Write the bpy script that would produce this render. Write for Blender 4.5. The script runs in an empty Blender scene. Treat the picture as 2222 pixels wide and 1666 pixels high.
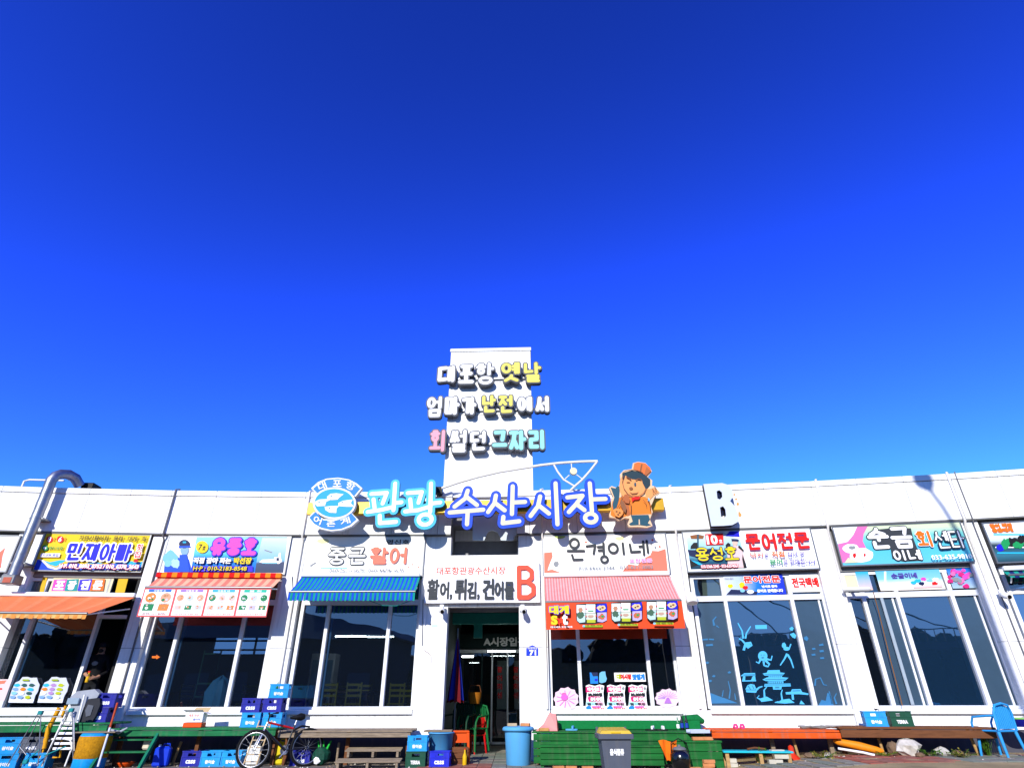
import bpy, math, random
from mathutils import Vector
random.seed(7)
R = math.radians
scene = bpy.context.scene
COL = scene.collection

# ---------------------------------------------------------------- camera
CH = 1.2                      # lens height above the pavement
FPX, PITCH, ROLL = 1248.0, R(28.70), R(0.154)
cd = bpy.data.cameras.new('camera'); cd.sensor_width = 36.0; cd.lens = FPX / 2222.0 * 36.0
cd.clip_end = 3000; cd.clip_start = 0.05
cam = bpy.data.objects.new('camera', cd); COL.objects.link(cam)
cam.location = (0, 0, CH)
from mathutils import Matrix
cam.rotation_euler = (Matrix.Rotation(math.pi / 2 + PITCH, 3, 'X') @ Matrix.Rotation(-ROLL, 3, 'Z')).to_euler()
scene.camera = cam

# ---------------------------------------------------------------- sun, sky, exposure
SUN = Vector((-0.34, -1.0, 0.50)).normalized()          # towards the sun
SUN_EL = math.asin(SUN.z); SUN_AZ = math.atan2(SUN.x, SUN.y)
sl = bpy.data.lights.new('sun', 'SUN'); sl.energy = 4.4; sl.angle = R(0.53); sl.color = (1.0, 0.96, 0.9)
so = bpy.data.objects.new('sun', sl); COL.objects.link(so)
so.rotation_euler = SUN.to_track_quat('Z', 'Y').to_euler(); so.location = (-12, -30, 18)
W = bpy.data.worlds.new('World'); scene.world = W; W.use_nodes = True
wn = W.node_tree; bg = wn.nodes['Background']
sky = wn.nodes.new('ShaderNodeTexSky'); sky.sky_type = 'NISHITA'; sky.sun_disc = False
sky.sun_elevation = SUN_EL; sky.sun_rotation = SUN_AZ % (2 * math.pi)
sky.air_density = 1.0; sky.dust_density = 0.2; sky.ozone_density = 3.0; sky.altitude = 0
# colour grade of the sky (the photograph is strongly saturated): one power curve per channel, the same in every direction
def _m(op, a, b):
    n = wn.nodes.new('ShaderNodeMath'); n.operation = op
    for i, q in enumerate((a, b)):
        if isinstance(q, (int, float)): n.inputs[i].default_value = q
        else: wn.links.new(q, n.inputs[i])
    return n.outputs[0]
sp = wn.nodes.new('ShaderNodeSeparateColor'); cb = wn.nodes.new('ShaderNodeCombineColor')
wn.links.new(sky.outputs[0], sp.inputs[0])
for i, (k, g, top) in enumerate(((1.86, 1.84, 0.22), (3.35, 1.88, 0.50), (16.4, 2.16, 1.15))):
    v = _m('MULTIPLY', sp.outputs[i], 0.1); v = _m('POWER', v, g); v = _m('MULTIPLY', v, k); v = _m('MINIMUM', v, top)
    wn.links.new(_m('MULTIPLY', v, 10.0 / 1.248), cb.inputs[i])
wn.links.new(cb.outputs[0], bg.inputs[0])
bg.inputs[1].default_value = 0.10
vs = scene.view_settings; vs.view_transform = 'Standard'; vs.look = 'None'; vs.gamma = 1; vs.exposure = 0.32
vs.use_curve_mapping = False
scene.cycles.max_bounces = 8; scene.cycles.transparent_max_bounces = 16

# ================================================================ helpers
def lin(c):
    c /= 255.0
    return c / 12.92 if c <= 0.04045 else ((c + 0.055) / 1.055) ** 2.4
MATS = {}
def tone(rgb):
    """paint chip value -> reflectance; coloured and dark paints reflect less than the bright value a sunlit picture shows"""
    c = [lin(q) for q in rgb]; l = .3*c[0]+.59*c[1]+.11*c[2]; sat = max(c)-min(c)
    if sat < .12 and l > .5: return tuple(c)
    k = .74; s = 1.12 if sat > .1 else 1.0
    return tuple(max(.004, (l+(q-l)*s)*k) for q in c)
def M(name, rgb, rough=0.6, metal=0.0, var=0.12, scale=6.0, bump=0.0, coat=0.0, stretch=None, streak=0.0):
    """procedural material: base colour broken up by two noises, optional relief; stretch = grain direction"""
    if name in MATS: return MATS[name]
    m = bpy.data.materials.new(name); m.use_nodes = True
    nt = m.node_tree; b = nt.nodes['Principled BSDF']; L = nt.links
    col = tone(rgb)
    if not metal: b.inputs['Specular IOR Level'].default_value = .5 if coat else .22; rough = rough if coat else max(rough, .55)
    b.inputs['Roughness'].default_value = rough; b.inputs['Metallic'].default_value = metal
    if coat: b.inputs['Coat Weight'].default_value = coat
    tc = nt.nodes.new('ShaderNodeTexCoord'); mp = nt.nodes.new('ShaderNodeMapping')
    L.new(tc.outputs['Object'], mp.inputs[0])
    if stretch: mp.inputs['Scale'].default_value = stretch
    n1 = nt.nodes.new('ShaderNodeTexNoise'); n1.inputs['Scale'].default_value = scale; n1.inputs['Detail'].default_value = 8
    n1.inputs['Roughness'].default_value = 0.65
    L.new(mp.outputs[0], n1.inputs[0])
    cr = nt.nodes.new('ShaderNodeValToRGB')
    cr.color_ramp.elements[0].position = 0.3; cr.color_ramp.elements[1].position = 0.7
    cr.color_ramp.elements[0].color = tuple(c * (1 - var) for c in col) + (1,)
    cr.color_ramp.elements[1].color = tuple(min(1, c * (1 + var * 0.6)) for c in col) + (1,)
    L.new(n1.outputs['Fac'], cr.inputs[0]); out = cr.outputs[0]
    if streak:
        mp2 = nt.nodes.new('ShaderNodeMapping'); mp2.inputs['Scale'].default_value = (7, 7, 0.5)
        L.new(tc.outputs['Object'], mp2.inputs[0])
        n2 = nt.nodes.new('ShaderNodeTexNoise'); n2.inputs['Scale'].default_value = 2.0; n2.inputs['Detail'].default_value = 10
        L.new(mp2.outputs[0], n2.inputs[0])
        r2 = nt.nodes.new('ShaderNodeValToRGB'); r2.color_ramp.elements[0].position = 0.52; r2.color_ramp.elements[1].position = 0.72
        r2.color_ramp.elements[0].color = (0, 0, 0, 1); r2.color_ramp.elements[1].color = (streak, streak, streak, 1)
        L.new(n2.outputs['Fac'], r2.inputs[0])
        mx = nt.nodes.new('ShaderNodeMixRGB'); mx.inputs[2].default_value = (0.20, 0.17, 0.13, 1)
        L.new(r2.outputs[0], mx.inputs[0]); L.new(out, mx.inputs[1]); out = mx.outputs[0]
    L.new(out, b.inputs['Base Color'])
    if bump:
        bp = nt.nodes.new('ShaderNodeBump'); bp.inputs['Strength'].default_value = bump; bp.inputs['Distance'].default_value = 0.01
        L.new(n1.outputs['Fac'], bp.inputs['Height']); L.new(bp.outputs[0], b.inputs['Normal'])
    MATS[name] = m
    return m
def Mgrad(name, stops, axis=2, rough=0.45):
    """print whose ink colour runs from one side of the sheet to the other"""
    m = bpy.data.materials.new(name); m.use_nodes = True
    nt = m.node_tree; b = nt.nodes['Principled BSDF']; L = nt.links; b.inputs['Roughness'].default_value = .6; b.inputs['Specular IOR Level'].default_value = .22
    tc = nt.nodes.new('ShaderNodeTexCoord'); sx = nt.nodes.new('ShaderNodeSeparateXYZ'); cr = nt.nodes.new('ShaderNodeValToRGB')
    nz = nt.nodes.new('ShaderNodeTexNoise'); nz.inputs['Scale'].default_value = 3.0; nz.inputs['Detail'].default_value = 5
    ma = nt.nodes.new('ShaderNodeMath'); ma.operation = 'MULTIPLY_ADD'; ma.inputs[1].default_value = 0.16; 
    L.new(tc.outputs['Generated'], sx.inputs[0]); L.new(tc.outputs['Generated'], nz.inputs[0])
    L.new(nz.outputs['Fac'], ma.inputs[0]); L.new(sx.outputs[axis], ma.inputs[2])
    L.new(ma.outputs[0], cr.inputs[0])
    el = cr.color_ramp.elements
    while len(el) < len(stops): el.new(0.5)
    for e, (p, c) in zip(el, stops): e.position = p; e.color = tone(c) + (1,)
    L.new(cr.outputs[0], b.inputs['Base Color'])
    MATS[name] = m
    return m
def Mglass(name, tint, refl, film=(.010,.018,.032), ff=.5):
    """window glass: tinted transparency with mirror reflection that rises at grazing angles"""
    m = bpy.data.materials.new(name); m.use_nodes = True; nt = m.node_tree; nt.nodes.clear(); L = nt.links
    o = nt.nodes.new('ShaderNodeOutputMaterial'); t = nt.nodes.new('ShaderNodeBsdfTransparent'); g = nt.nodes.new('ShaderNodeBsdfGlossy')
    g.inputs['Roughness'].default_value = 0.01; g.inputs['Color'].default_value = (0.95, 0.98, 1, 1)
    t.inputs['Color'].default_value = tint + (1,)
    f = nt.nodes.new('ShaderNodeFresnel'); f.inputs['IOR'].default_value = 1.5
    a = nt.nodes.new('ShaderNodeMath'); a.operation = 'ADD'; a.inputs[1].default_value = refl; a.use_clamp = True
    mx = nt.nodes.new('ShaderNodeMixShader')
    # slight waviness of the sheet
    tc = nt.nodes.new('ShaderNodeTexCoord'); nz = nt.nodes.new('ShaderNodeTexNoise'); nz.inputs['Scale'].default_value = 0.9
    bp = nt.nodes.new('ShaderNodeBump'); bp.inputs['Strength'].default_value = 0.05; bp.inputs['Distance'].default_value = 0.05
    L.new(tc.outputs['Object'], nz.inputs[0]); L.new(nz.outputs['Fac'], bp.inputs['Height']); L.new(bp.outputs[0], g.inputs['Normal'])
    L.new(f.outputs[0], a.inputs[0]); L.new(a.outputs[0], mx.inputs[0]); L.new(t.outputs[0], mx.inputs[1]); L.new(g.outputs[0], mx.inputs[2])
    df = nt.nodes.new('ShaderNodeBsdfDiffuse'); df.inputs['Color'].default_value = film + (1,); ms = nt.nodes.new('ShaderNodeMixShader'); ms.inputs[0].default_value = ff
    L.new(t.outputs[0], ms.inputs[1]); L.new(df.outputs[0], ms.inputs[2]); L.new(ms.outputs[0], mx.inputs[1])
    L.new(mx.outputs[0], o.inputs[0]); MATS[name] = m
    return m

class MB:
    """collects shapes, builds ONE mesh object"""
    def __init__(s, xf=None): s.v, s.f, s.mi, s.mats, s.smooth, s.xf = [], [], [], [], [], xf
    def _m(s, mat):
        if mat not in s.mats: s.mats.append(mat)
        return s.mats.index(mat)
    def add(s, verts, faces, mat, smooth=False):
        k = len(s.v); s.v += [tuple(v) for v in verts]; i = s._m(mat)
        for f in faces: s.f.append([k + q for q in f]); s.mi.append(i); s.smooth.append(smooth)
        return s
    def box(s, x0, x1, y0, y1, z0, z1, mat, bev=0.0):
        x0, x1 = sorted((x0, x1)); y0, y1 = sorted((y0, y1)); z0, z1 = sorted((z0, z1))
        bev = min(bev, (x1 - x0) * .4, (y1 - y0) * .4, (z1 - z0) * .4)
        if bev <= 0:
            return s.add([(x0,y0,z0),(x1,y0,z0),(x1,y1,z0),(x0,y1,z0),(x0,y0,z1),(x1,y0,z1),(x1,y1,z1),(x0,y1,z1)],
                         [(3,2,1,0),(4,5,6,7),(0,1,5,4),(1,2,6,5),(2,3,7,6),(3,0,4,7)], mat)
        # chamfered box: three vertices per corner
        V = {}; vs = []
        for i, sx in enumerate((x0, x1)):
            for j, sy in enumerate((y0, y1)):
                for k, sz in enumerate((z0, z1)):
                    dx, dy, dz = (bev if i == 0 else -bev), (bev if j == 0 else -bev), (bev if k == 0 else -bev)
                    V[i,j,k] = (len(vs), len(vs)+1, len(vs)+2)
                    vs += [(sx, sy+dy, sz+dz), (sx+dx, sy, sz+dz), (sx+dx, sy+dy, sz)]
        fs = []
        def q(a, ax): return V[a][ax]
        for i in (0,1): fs.append([q(c,0) for c in ((i,0,0),(i,1,0),(i,1,1),(i,0,1))][::(-1 if i == 0 else 1)])
        for j in (0,1): fs.append([q(c,1) for c in ((0,j,0),(1,j,0),(1,j,1),(0,j,1))][::(1 if j == 0 else -1)])
        for k in (0,1): fs.append([q(c,2) for c in ((0,0,k),(1,0,k),(1,1,k),(0,1,k))][::(-1 if k == 0 else 1)])
        for j in (0,1):
            for k in (0,1): fs.append([q((0,j,k),1), q((1,j,k),1), q((1,j,k),2), q((0,j,k),2)])
        for i in (0,1):
            for k in (0,1): fs.append([q((i,0,k),0), q((i,1,k),0), q((i,1,k),2), q((i,0,k),2)])
        for i in (0,1):
            for j in (0,1): fs.append([q((i,j,0),0), q((i,j,1),0), q((i,j,1),1), q((i,j,0),1)])
        for c in V: fs.append(list(V[c]))
        return s.add(vs, fs, mat)
    def prism(s, pts, y0, y1, mat, side=None, smooth=False):
        """polygon in (x,z) extruded from y0 (front) to y1 (back)"""
        n = len(pts)
        ar = sum(pts[i][0]*pts[(i+1)%n][1]-pts[(i+1)%n][0]*pts[i][1] for i in range(n))
        if ar < 0: pts = pts[::-1]
        s.add([(x,y0,z) for x,z in pts], [list(range(n))], mat)
        if y1 is None: return s
        s.add([(x,y1,z) for x,z in pts], [list(range(n))[::-1]], side or mat)
        s.add([(x,y0,z) for x,z in pts]+[(x,y1,z) for x,z in pts], [[(i+1)%n, i, n+i, n+(i+1)%n] for i in range(n)], side or mat, smooth)
        return s
    def quad(s, a, b, c, d, mat): return s.add([a,b,c,d], [(0,1,2,3)], mat)
    def tube(s, pts, r, mat, seg=8, closed=False, cap=True):
        P = [Vector(p) for p in pts]; n = len(P); rs = r if isinstance(r, (list, tuple)) else [r]*n
        vs, fs = [], []; ref = None
        for i, p in enumerate(P):
            if closed: d = (P[(i+1)%n]-P[i-1])
            else: d = (P[min(i+1,n-1)]-P[max(i-1,0)])
            d.normalize()
            if ref is None: ref = Vector((0,0,1)) if abs(d.z) < .9 else Vector((1,0,0))
            u = d.cross(ref)
            if u.length < 1e-4: u = d.cross(Vector((0,1,0)))
            u.normalize(); w = u.cross(d); ref = w
            for k in range(seg):
                a = 2*math.pi*k/seg; vs.append(p+(u*math.cos(a)+w*math.sin(a))*rs[i])
        m = n if closed else n-1
        for i in range(m):
            for k in range(seg):
                a, b = i*seg+k, i*seg+(k+1)%seg; c, d2 = ((i+1)%n)*seg+(k+1)%seg, ((i+1)%n)*seg+k
                fs.append((a,b,c,d2))
        s.add(vs, fs, mat, True)
        if cap and not closed:
            s.add([vs[k] for k in range(seg)], [list(range(seg))[::-1]], mat)
            s.add([vs[(n-1)*seg+k] for k in range(seg)], [list(range(seg))], mat)
        return s
    def lathe(s, prof, mat, cx=0, cy=0, seg=20, sx=1, sy=1, cap=True):
        vs, fs = [], []; n = len(prof)
        for r, z in prof:
            for k in range(seg):
                a = 2*math.pi*k/seg; vs.append((cx+r*sx*math.cos(a), cy+r*sy*math.sin(a), z))
        for i in range(n-1):
            for k in range(seg): fs.append((i*seg+k, i*seg+(k+1)%seg, (i+1)*seg+(k+1)%seg, (i+1)*seg+k))
        s.add(vs, fs, mat, True)
        if cap:
            s.add([vs[k] for k in range(seg)], [list(range(seg))[::-1]], mat); s.add([vs[(n-1)*seg+k] for k in range(seg)], [list(range(seg))], mat)
        return s
    def rock(s, cx, cy, cz, rx, ry, rz, mat, seed=0, seg=9):
        rr = random.Random(seed); vs, fs = [], []; rings = 5
        for i in range(rings+1):
            ph = math.pi*i/rings
            for k in range(seg):
                a = 2*math.pi*k/seg; j = rr.uniform(.72, 1.15) if 0 < i < rings else 1
                vs.append((cx+rx*math.sin(ph)*math.cos(a)*j, cy+ry*math.sin(ph)*math.sin(a)*j, cz+rz*math.cos(ph)*rr.uniform(.85,1.05)))
        for i in range(rings):
            for k in range(seg): fs.append((i*seg+k, (i+1)*seg+k, (i+1)*seg+(k+1)%seg, i*seg+(k+1)%seg))
        return s.add(vs, fs, mat)

INFO = {}
def tag(o, label=None, cat=None, group=None, kind=None):
    if label: o['label'] = label
    if cat: o['category'] = cat
    if group: o['group'] = group
    if kind: o['kind'] = kind
    return o
def thing(name, label, cat, loc=(0,0,0), rz=0.0, group=None, kind=None):
    o = bpy.data.objects.new(name, None); COL.objects.link(o); o.empty_display_size = 0.1
    o.location = loc; o.rotation_euler = (0,0,rz); INFO[o.name] = (Vector(loc), rz)
    return tag(o, label, cat, group, kind)
def build(name, mb, parent=None, root=None, wloc=None):
    """mb -> ONE mesh object. If mb.xf is set its points are facade points (s, -n, z) and become world points first."""
    root = root or parent
    vs = mb.v
    if mb.xf:
        vs = [mb.xf(v) for v in vs]
        if root is not None:
            o0, rz = INFO[root.name]; c, sn = math.cos(-rz), math.sin(-rz); q = []
            for v in vs:
                x, y, z = v[0]-o0.x, v[1]-o0.y, v[2]-o0.z; q.append((x*c-y*sn, x*sn+y*c, z))
            vs = q
    me = bpy.data.meshes.new(name); me.from_pydata(vs, [], mb.f)
    for m in mb.mats: me.materials.append(m)
    me.polygons.foreach_set('material_index', mb.mi); me.polygons.foreach_set('use_smooth', mb.smooth)
    me.update()
    o = bpy.data.objects.new(name, me); COL.objects.link(o)
    if parent is not None: o.parent = parent
    if root is not None and parent is not None: INFO[o.name] = INFO[root.name] if root.name in INFO else INFO.get(parent.name)
    return o
def solo(name, mb, label, cat, loc=(0,0,0), rz=0.0, group=None, kind=None):
    """a thing that is one mesh, built round its own origin"""
    INFO['_t'] = (Vector(loc), rz)
    class _R: name = '_t'
    o = build(name, mb, None, _R if mb.xf else None)
    o.location = loc; o.rotation_euler = (0,0,rz); INFO[o.name] = (Vector(loc), rz)
    return tag(o, label, cat, group, kind)
def kids(o): return [c for c in bpy.data.objects if c.parent == o]
def dup(o, loc, rz=0.0, label=None, group=None, kidmap=None):
    ks = kidmap if kidmap is not None else kids(o)
    r = o.copy(); COL.objects.link(r); r.location = loc; r.rotation_euler = (0,0,rz); INFO[r.name] = (Vector(loc), rz)
    if label: r['label'] = label
    if group: r['group'] = group
    for c in ks:
        d = c.copy(); COL.objects.link(d); d.parent = r
        for g in kids(c): e = g.copy(); COL.objects.link(e); e.parent = d
    return r

# ---------------------------------------------------------------- sight lines of the surveyed photograph -> metres on the facade
def ray(px, py):
    u, v = px-1111.0, 833.0-py
    c, s = math.cos(ROLL), math.sin(ROLL); u, v = u*c+v*s, -u*s+v*c
    F = FPX*math.cos(PITCH)-v*math.sin(PITCH); U = FPX*math.sin(PITCH)+v*math.cos(PITCH)
    return u/F, U/F
D0 = 15.0
def arc(X): x = X/D0; return D0*(1-0.043*x-(0.092 if x < 0 else 0.10)*x*x)      # the market hall is gently curved
def vertex_at(px, py=1155):
    rx, rz = ray(px, py); Y = D0
    for _ in range(30): Y = arc(rx*Y)
    return Vector((rx*Y, Y))
PX = [-250, 70, 349, 650, 949, 1149, 1466, 1786, 2108, 2440]
VX = [vertex_at(p) for p in PX]
class Bay:
    def __init__(s, a, b):
        s.O = a; d = (b-a); s.L = d.length; s.S = d.normalized(); s.N = Vector((s.S.y, -s.S.x)); s.a = math.atan2(s.S.y, s.S.x)
        s.c = s.O.dot(s.N)
    def at(s, px, py, n=0.0):
        rx, rz = ray(px, py); t = (n+s.c)/(rx*s.N.x+s.N.y)
        return (t*rx-s.O.x)*s.S.x+(t-s.O.y)*s.S.y, CH+t*rz
    def xf(s, v): return (s.O.x+v[0]*s.S.x-v[1]*s.N.x, s.O.y+v[0]*s.S.y-v[1]*s.N.y, v[2])     # (s, -n, z) -> world
    def w(s, sx, n, z=0.0): return Vector(s.xf((sx, -n, z)))
    def span(s, x0, x1, y, n=0.0): return s.at(x0, y, n)[0], s.at(x1, y, n)[0]
    def spot(s, px, py, n, z=0.0): return s.w(s.at(px, py, n)[0], n, z)
BAY = {}
for k, nm in enumerate((0, 1, 2, 3, 'E', 4, 5, 6, 7)): BAY[nm] = Bay(VX[k], VX[k+1])
def gn(b, py, z=0.0):
    """how far in front of the facade something standing at height z has its foot when the foot shows at row py in mid bay"""
    B = BAY[b]; mid = B.w(B.L/2, 0); rx, rz = ray(1111, py); Y = (z-CH)/rz; return (mid.y-Y)

# ---------------------------------------------------------------- lettering
TXT = {}
def text_raw(s, bold=0.015):
    k = (s, bold)
    if k not in TXT:
        c = bpy.data.curves.new('lettering', 'FONT'); c.body = s; c.offset = bold; c.resolution_u = 3
        o = bpy.data.objects.new('lettering', c); COL.objects.link(o)
        me = bpy.data.meshes.new_from_object(o.evaluated_get(bpy.context.evaluated_depsgraph_get()))
        TXT[k] = ([tuple(v.co) for v in me.vertices], [tuple(p.vertices) for p in me.polygons])
        bpy.data.objects.remove(o); bpy.data.curves.remove(c); bpy.data.meshes.remove(me)
    return TXT[k]
def put_text(mb, s, x0, x1, z0, z1, y, mat, bold=0.015, ring=0.0, ringmat=None, shear=0.0, fat=0.0):
    vs, fs = text_raw(s, bold)
    if not vs: return
    ax, bx = min(v[0] for v in vs), max(v[0] for v in vs); ay, by = min(v[1] for v in vs), max(v[1] for v in vs)
    sx, sz = (x1-x0)/(bx-ax), (z1-z0)/(by-ay); zm = (z0+z1)/2
    def lay(dx, dz, yy, mt):
        mb.add([(x0+(v[0]-ax)*sx+dx+shear*((z0+(v[1]-ay)*sz)-zm), yy, z0+(v[1]-ay)*sz+dz) for v in vs], fs, mt)
    if ring:
        for k in range(8): lay(ring*math.cos(k*math.pi/4+.2), ring*math.sin(k*math.pi/4+.2), y+.0002*k, ringmat)
        y -= .0025
    if fat:
        for k in range(4): lay(fat*math.cos(k*math.pi/2+.7), fat*math.sin(k*math.pi/2+.7), y-.0002*k, mat)
        y -= .001
    lay(0, 0, y, mat)
# Hangul written stroke by stroke, for fat sign letters
CHO = "ㄱㄲㄴㄷㄸㄹㅁㅂㅃㅅㅆㅇㅈㅉㅊㅋㅌㅍㅎ"; JUNG = "ㅏㅐㅑㅒㅓㅔㅕㅖㅗㅘㅙㅚㅛㅜㅝㅞㅟㅠㅡㅢㅣ"
JONG = " ㄱㄲㄳㄴㄵㄶㄷㄹㄺㄻㄼㄽㄾㄿㅀㅁㅂㅄㅅㅆㅇㅈㅊㅋㅌㅍㅎ"
JS = {'ㄱ':[[(0,.05),(.95,0),(.8,1)]], 'ㄴ':[[(.05,0),(.05,.95),(1,.9)]], 'ㄷ':[[(.95,0),(.05,.05),(.05,1),(1,.95)]],
 'ㄹ':[[(0,0),(.95,0),(.95,.48),(.05,.52),(.05,1),(1,1)]], 'ㅁ':[[(0,0),(1,0),(.95,1),(.05,1),(0,0)]],
 'ㅂ':[[(0,0),(0,1),(1,1),(1,0)],[(0,.5),(1,.5)]], 'ㅅ':[[(.52,0),(.42,.45),(0,1)],[(.45,.45),(1,.98)]],
 'ㅇ':['o',(.5,.5,.5,.5)], 'ㅈ':[[(0,0),(1,0)],[(.6,0),(.42,.5),(0,1)],[(.45,.5),(1,1)]],
 'ㅌ':[[(1,0),(0,0),(0,1),(1,1)],[(0,.5),(.9,.5)]], 'ㅋ':[[(0,0),(1,0),(.85,1)],[(.1,.5),(.9,.45)]],
 'ㅍ':[[(0,.03),(1,0)],[(.3,0),(.33,1)],[(.7,0),(.67,1)],[(0,1),(1,.97)]],
 'ㅎ':[[(.3,0),(.7,0)],[(0,.27),(1,.25)],'o',(.5,.72,.33,.27)],
 'ㅊ':[[(.35,0),(.65,0)],[(0,.25),(1,.25)],[(.55,.25),(.42,.6),(0,1)],[(.45,.6),(1,1)]]}
JS['ㅆ'] = [[(.25,0),(.2,.45),(0,1)],[(.22,.5),(.45,.9)],[(.75,0),(.7,.45),(.5,1)],[(.72,.5),(1,.95)]]
JS['ㅃ'] = [[(0,0),(0,1),(.42,1),(.42,0)],[(0,.5),(.42,.5)],[(.58,0),(.58,1),(1,1),(1,0)],[(.58,.5),(1,.5)]]
VV = {'ㅏ':[[(.3,0),(.3,1)],[(.3,.45),(1,.45)]], 'ㅐ':[[(.1,.05),(.1,.95)],[(.1,.48),(.8,.48)],[(.8,0),(.8,1)]], 'ㅓ':[[(.8,0),(.8,1)],[(.8,.45),(.05,.45)]],
 'ㅔ':[[(.5,.05),(.5,.95)],[(.5,.45),(0,.45)],[(.95,0),(.95,1)]], 'ㅕ':[[(.8,0),(.8,1)],[(.8,.3),(.05,.3)],[(.8,.65),(.05,.65)]],
 'ㅑ':[[(.2,0),(.2,1)],[(.2,.3),(1,.3)],[(.2,.6),(1,.6)]], 'ㅣ':[[(.5,0),(.5,1)]], 'ㅖ':[[(.5,0),(.5,1)],[(.5,.3),(0,.3)],[(.5,.65),(0,.65)],[(.95,0),(.95,1)]]}
VH = {'ㅗ':[[(.5,0),(.5,.9)],[(0,.95),(1,.95)]], 'ㅜ':[[(0,.1),(1,.1)],[(.5,.1),(.5,1)]], 'ㅡ':[[(0,.5),(1,.5)]], 'ㅠ':[[(0,.1),(1,.1)],[(.33,.1),(.3,1)],[(.67,.1),(.7,1)]], 'ㅛ':[[(.33,0),(.33,.9)],[(.67,0),(.67,.9)],[(0,.95),(1,.95)]]}
CV = {'ㅘ':('ㅗ','ㅏ'), 'ㅚ':('ㅗ','ㅣ'), 'ㅝ':('ㅜ','ㅓ'), 'ㅟ':('ㅜ','ㅣ'), 'ㅢ':('ㅡ','ㅣ')}
def strokes(ch):
    """strokes of one syllable in a unit box, y down; ('o',cx,cy,rx,ry) is a ring"""
    if ch == 'B': return [[(0,0),(0,1)],[(0,0),(.55,0),(.85,.12),(.85,.36),(.55,.48),(0,.48)],[(.55,.48),(.95,.62),(.95,.88),(.6,1),(0,1)]]
    c = ord(ch)-0xAC00; a, b, d = CHO[c//588], JUNG[(c%588)//28], JONG[c%28]; out = []
    def lay(src, x0, x1, y0, y1):
        i = 0
        while i < len(src):
            if src[i] == 'o': cx, cy, rx, ry = src[i+1]; out.append(('o', x0+cx*(x1-x0), y0+cy*(y1-y0), rx*(x1-x0), ry*(y1-y0))); i += 2
            else: out.append([(x0+p[0]*(x1-x0), y0+p[1]*(y1-y0)) for p in src[i]]); i += 1
    fin = d != ' '
    if b in VV: lay(JS[a], 0, .46, .04, .5 if fin else .95); lay(VV[b], .66, 1, 0, .55 if fin else 1)
    elif b in VH:
        if fin: lay(JS[a], .12, .88, 0, .3); lay(VH[b], 0, 1, .4, .6)
        else: lay(JS[a], .12, .88, 0, .48); lay(VH[b], 0, 1, .6, 1)
    else:
        h, v = CV[b]; lay(JS[a], .02, .5, 0, .3 if fin else .48); lay(VH[h], 0, .6, .38 if fin else .58, .58 if fin else .9); lay(VV[v], .7, 1, 0, .6 if fin else 1)
    if fin: lay(JS[d], .18, .9, .72, 1)
    return out
def capsule(a, b, r, seg=6):
    ang = math.atan2(b[1]-a[1], b[0]-a[0]); pts = []
    for k in range(seg+1): t = ang-math.pi/2+math.pi*k/seg; pts.append((b[0]+r*math.cos(t), b[1]+r*math.sin(t)))
    for k in range(seg+1): t = ang+math.pi/2+math.pi*k/seg; pts.append((a[0]+r*math.cos(t), a[1]+r*math.sin(t)))
    return pts
def put_strokes(mb, st, r, y0, depth, mat, side=None, step=0.0006):
    """strokes in (x,z) metres; every piece a hair prouder than the last so that none share a plane"""
    k = 0
    for q in st:
        if q[0] == 'o':
            _, cx, cz, rx, rz = q; n = 20; y = y0-k*step; k += 1
            ou = [(cx+(rx+r)*math.cos(2*math.pi*i/n), cz+(rz+r)*math.sin(2*math.pi*i/n)) for i in range(n)]
            ri, rj = rx-r, rz-r
            if ri < .12*r or rj < .12*r: mb.prism(ou, y, None if depth == 0 else y0+depth, mat, side); continue
            inn = [(cx+ri*math.cos(2*math.pi*i/n), cz+rj*math.sin(2*math.pi*i/n)) for i in range(n)]
            mb.add([(x,y,z) for x,z in ou]+[(x,y,z) for x,z in inn], [[i,(i+1)%n,n+(i+1)%n,n+i] for i in range(n)], mat)
            if depth:
                yb = y0+depth
                for lp, rv in ((ou, 0), (inn, 1)):
                    mb.add([(x,y,z) for x,z in lp]+[(x,yb,z) for x,z in lp], [([(i+1)%n,i,n+i,n+(i+1)%n] if not rv else [i,(i+1)%n,n+(i+1)%n,n+i]) for i in range(n)], side or mat)
        else:
            for a, b in zip(q, q[1:]):
                mb.prism(capsule(a, b, r), y0-k*step, None if depth == 0 else y0+depth, mat, side); k += 1
def fit_strokes(ch, x0, x1, z0, z1, r):
    out = []
    for q in strokes(ch):
        if q[0] == 'o': out.append(('o', x0+r+q[1]*(x1-x0-2*r), z1-r-q[2]*(z1-z0-2*r), q[3]*(x1-x0-2*r), q[4]*(z1-z0-2*r)))
        else: out.append([(x0+r+p[0]*(x1-x0-2*r), z1-r-p[1]*(z1-z0-2*r)) for p in q])
    return out

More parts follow.
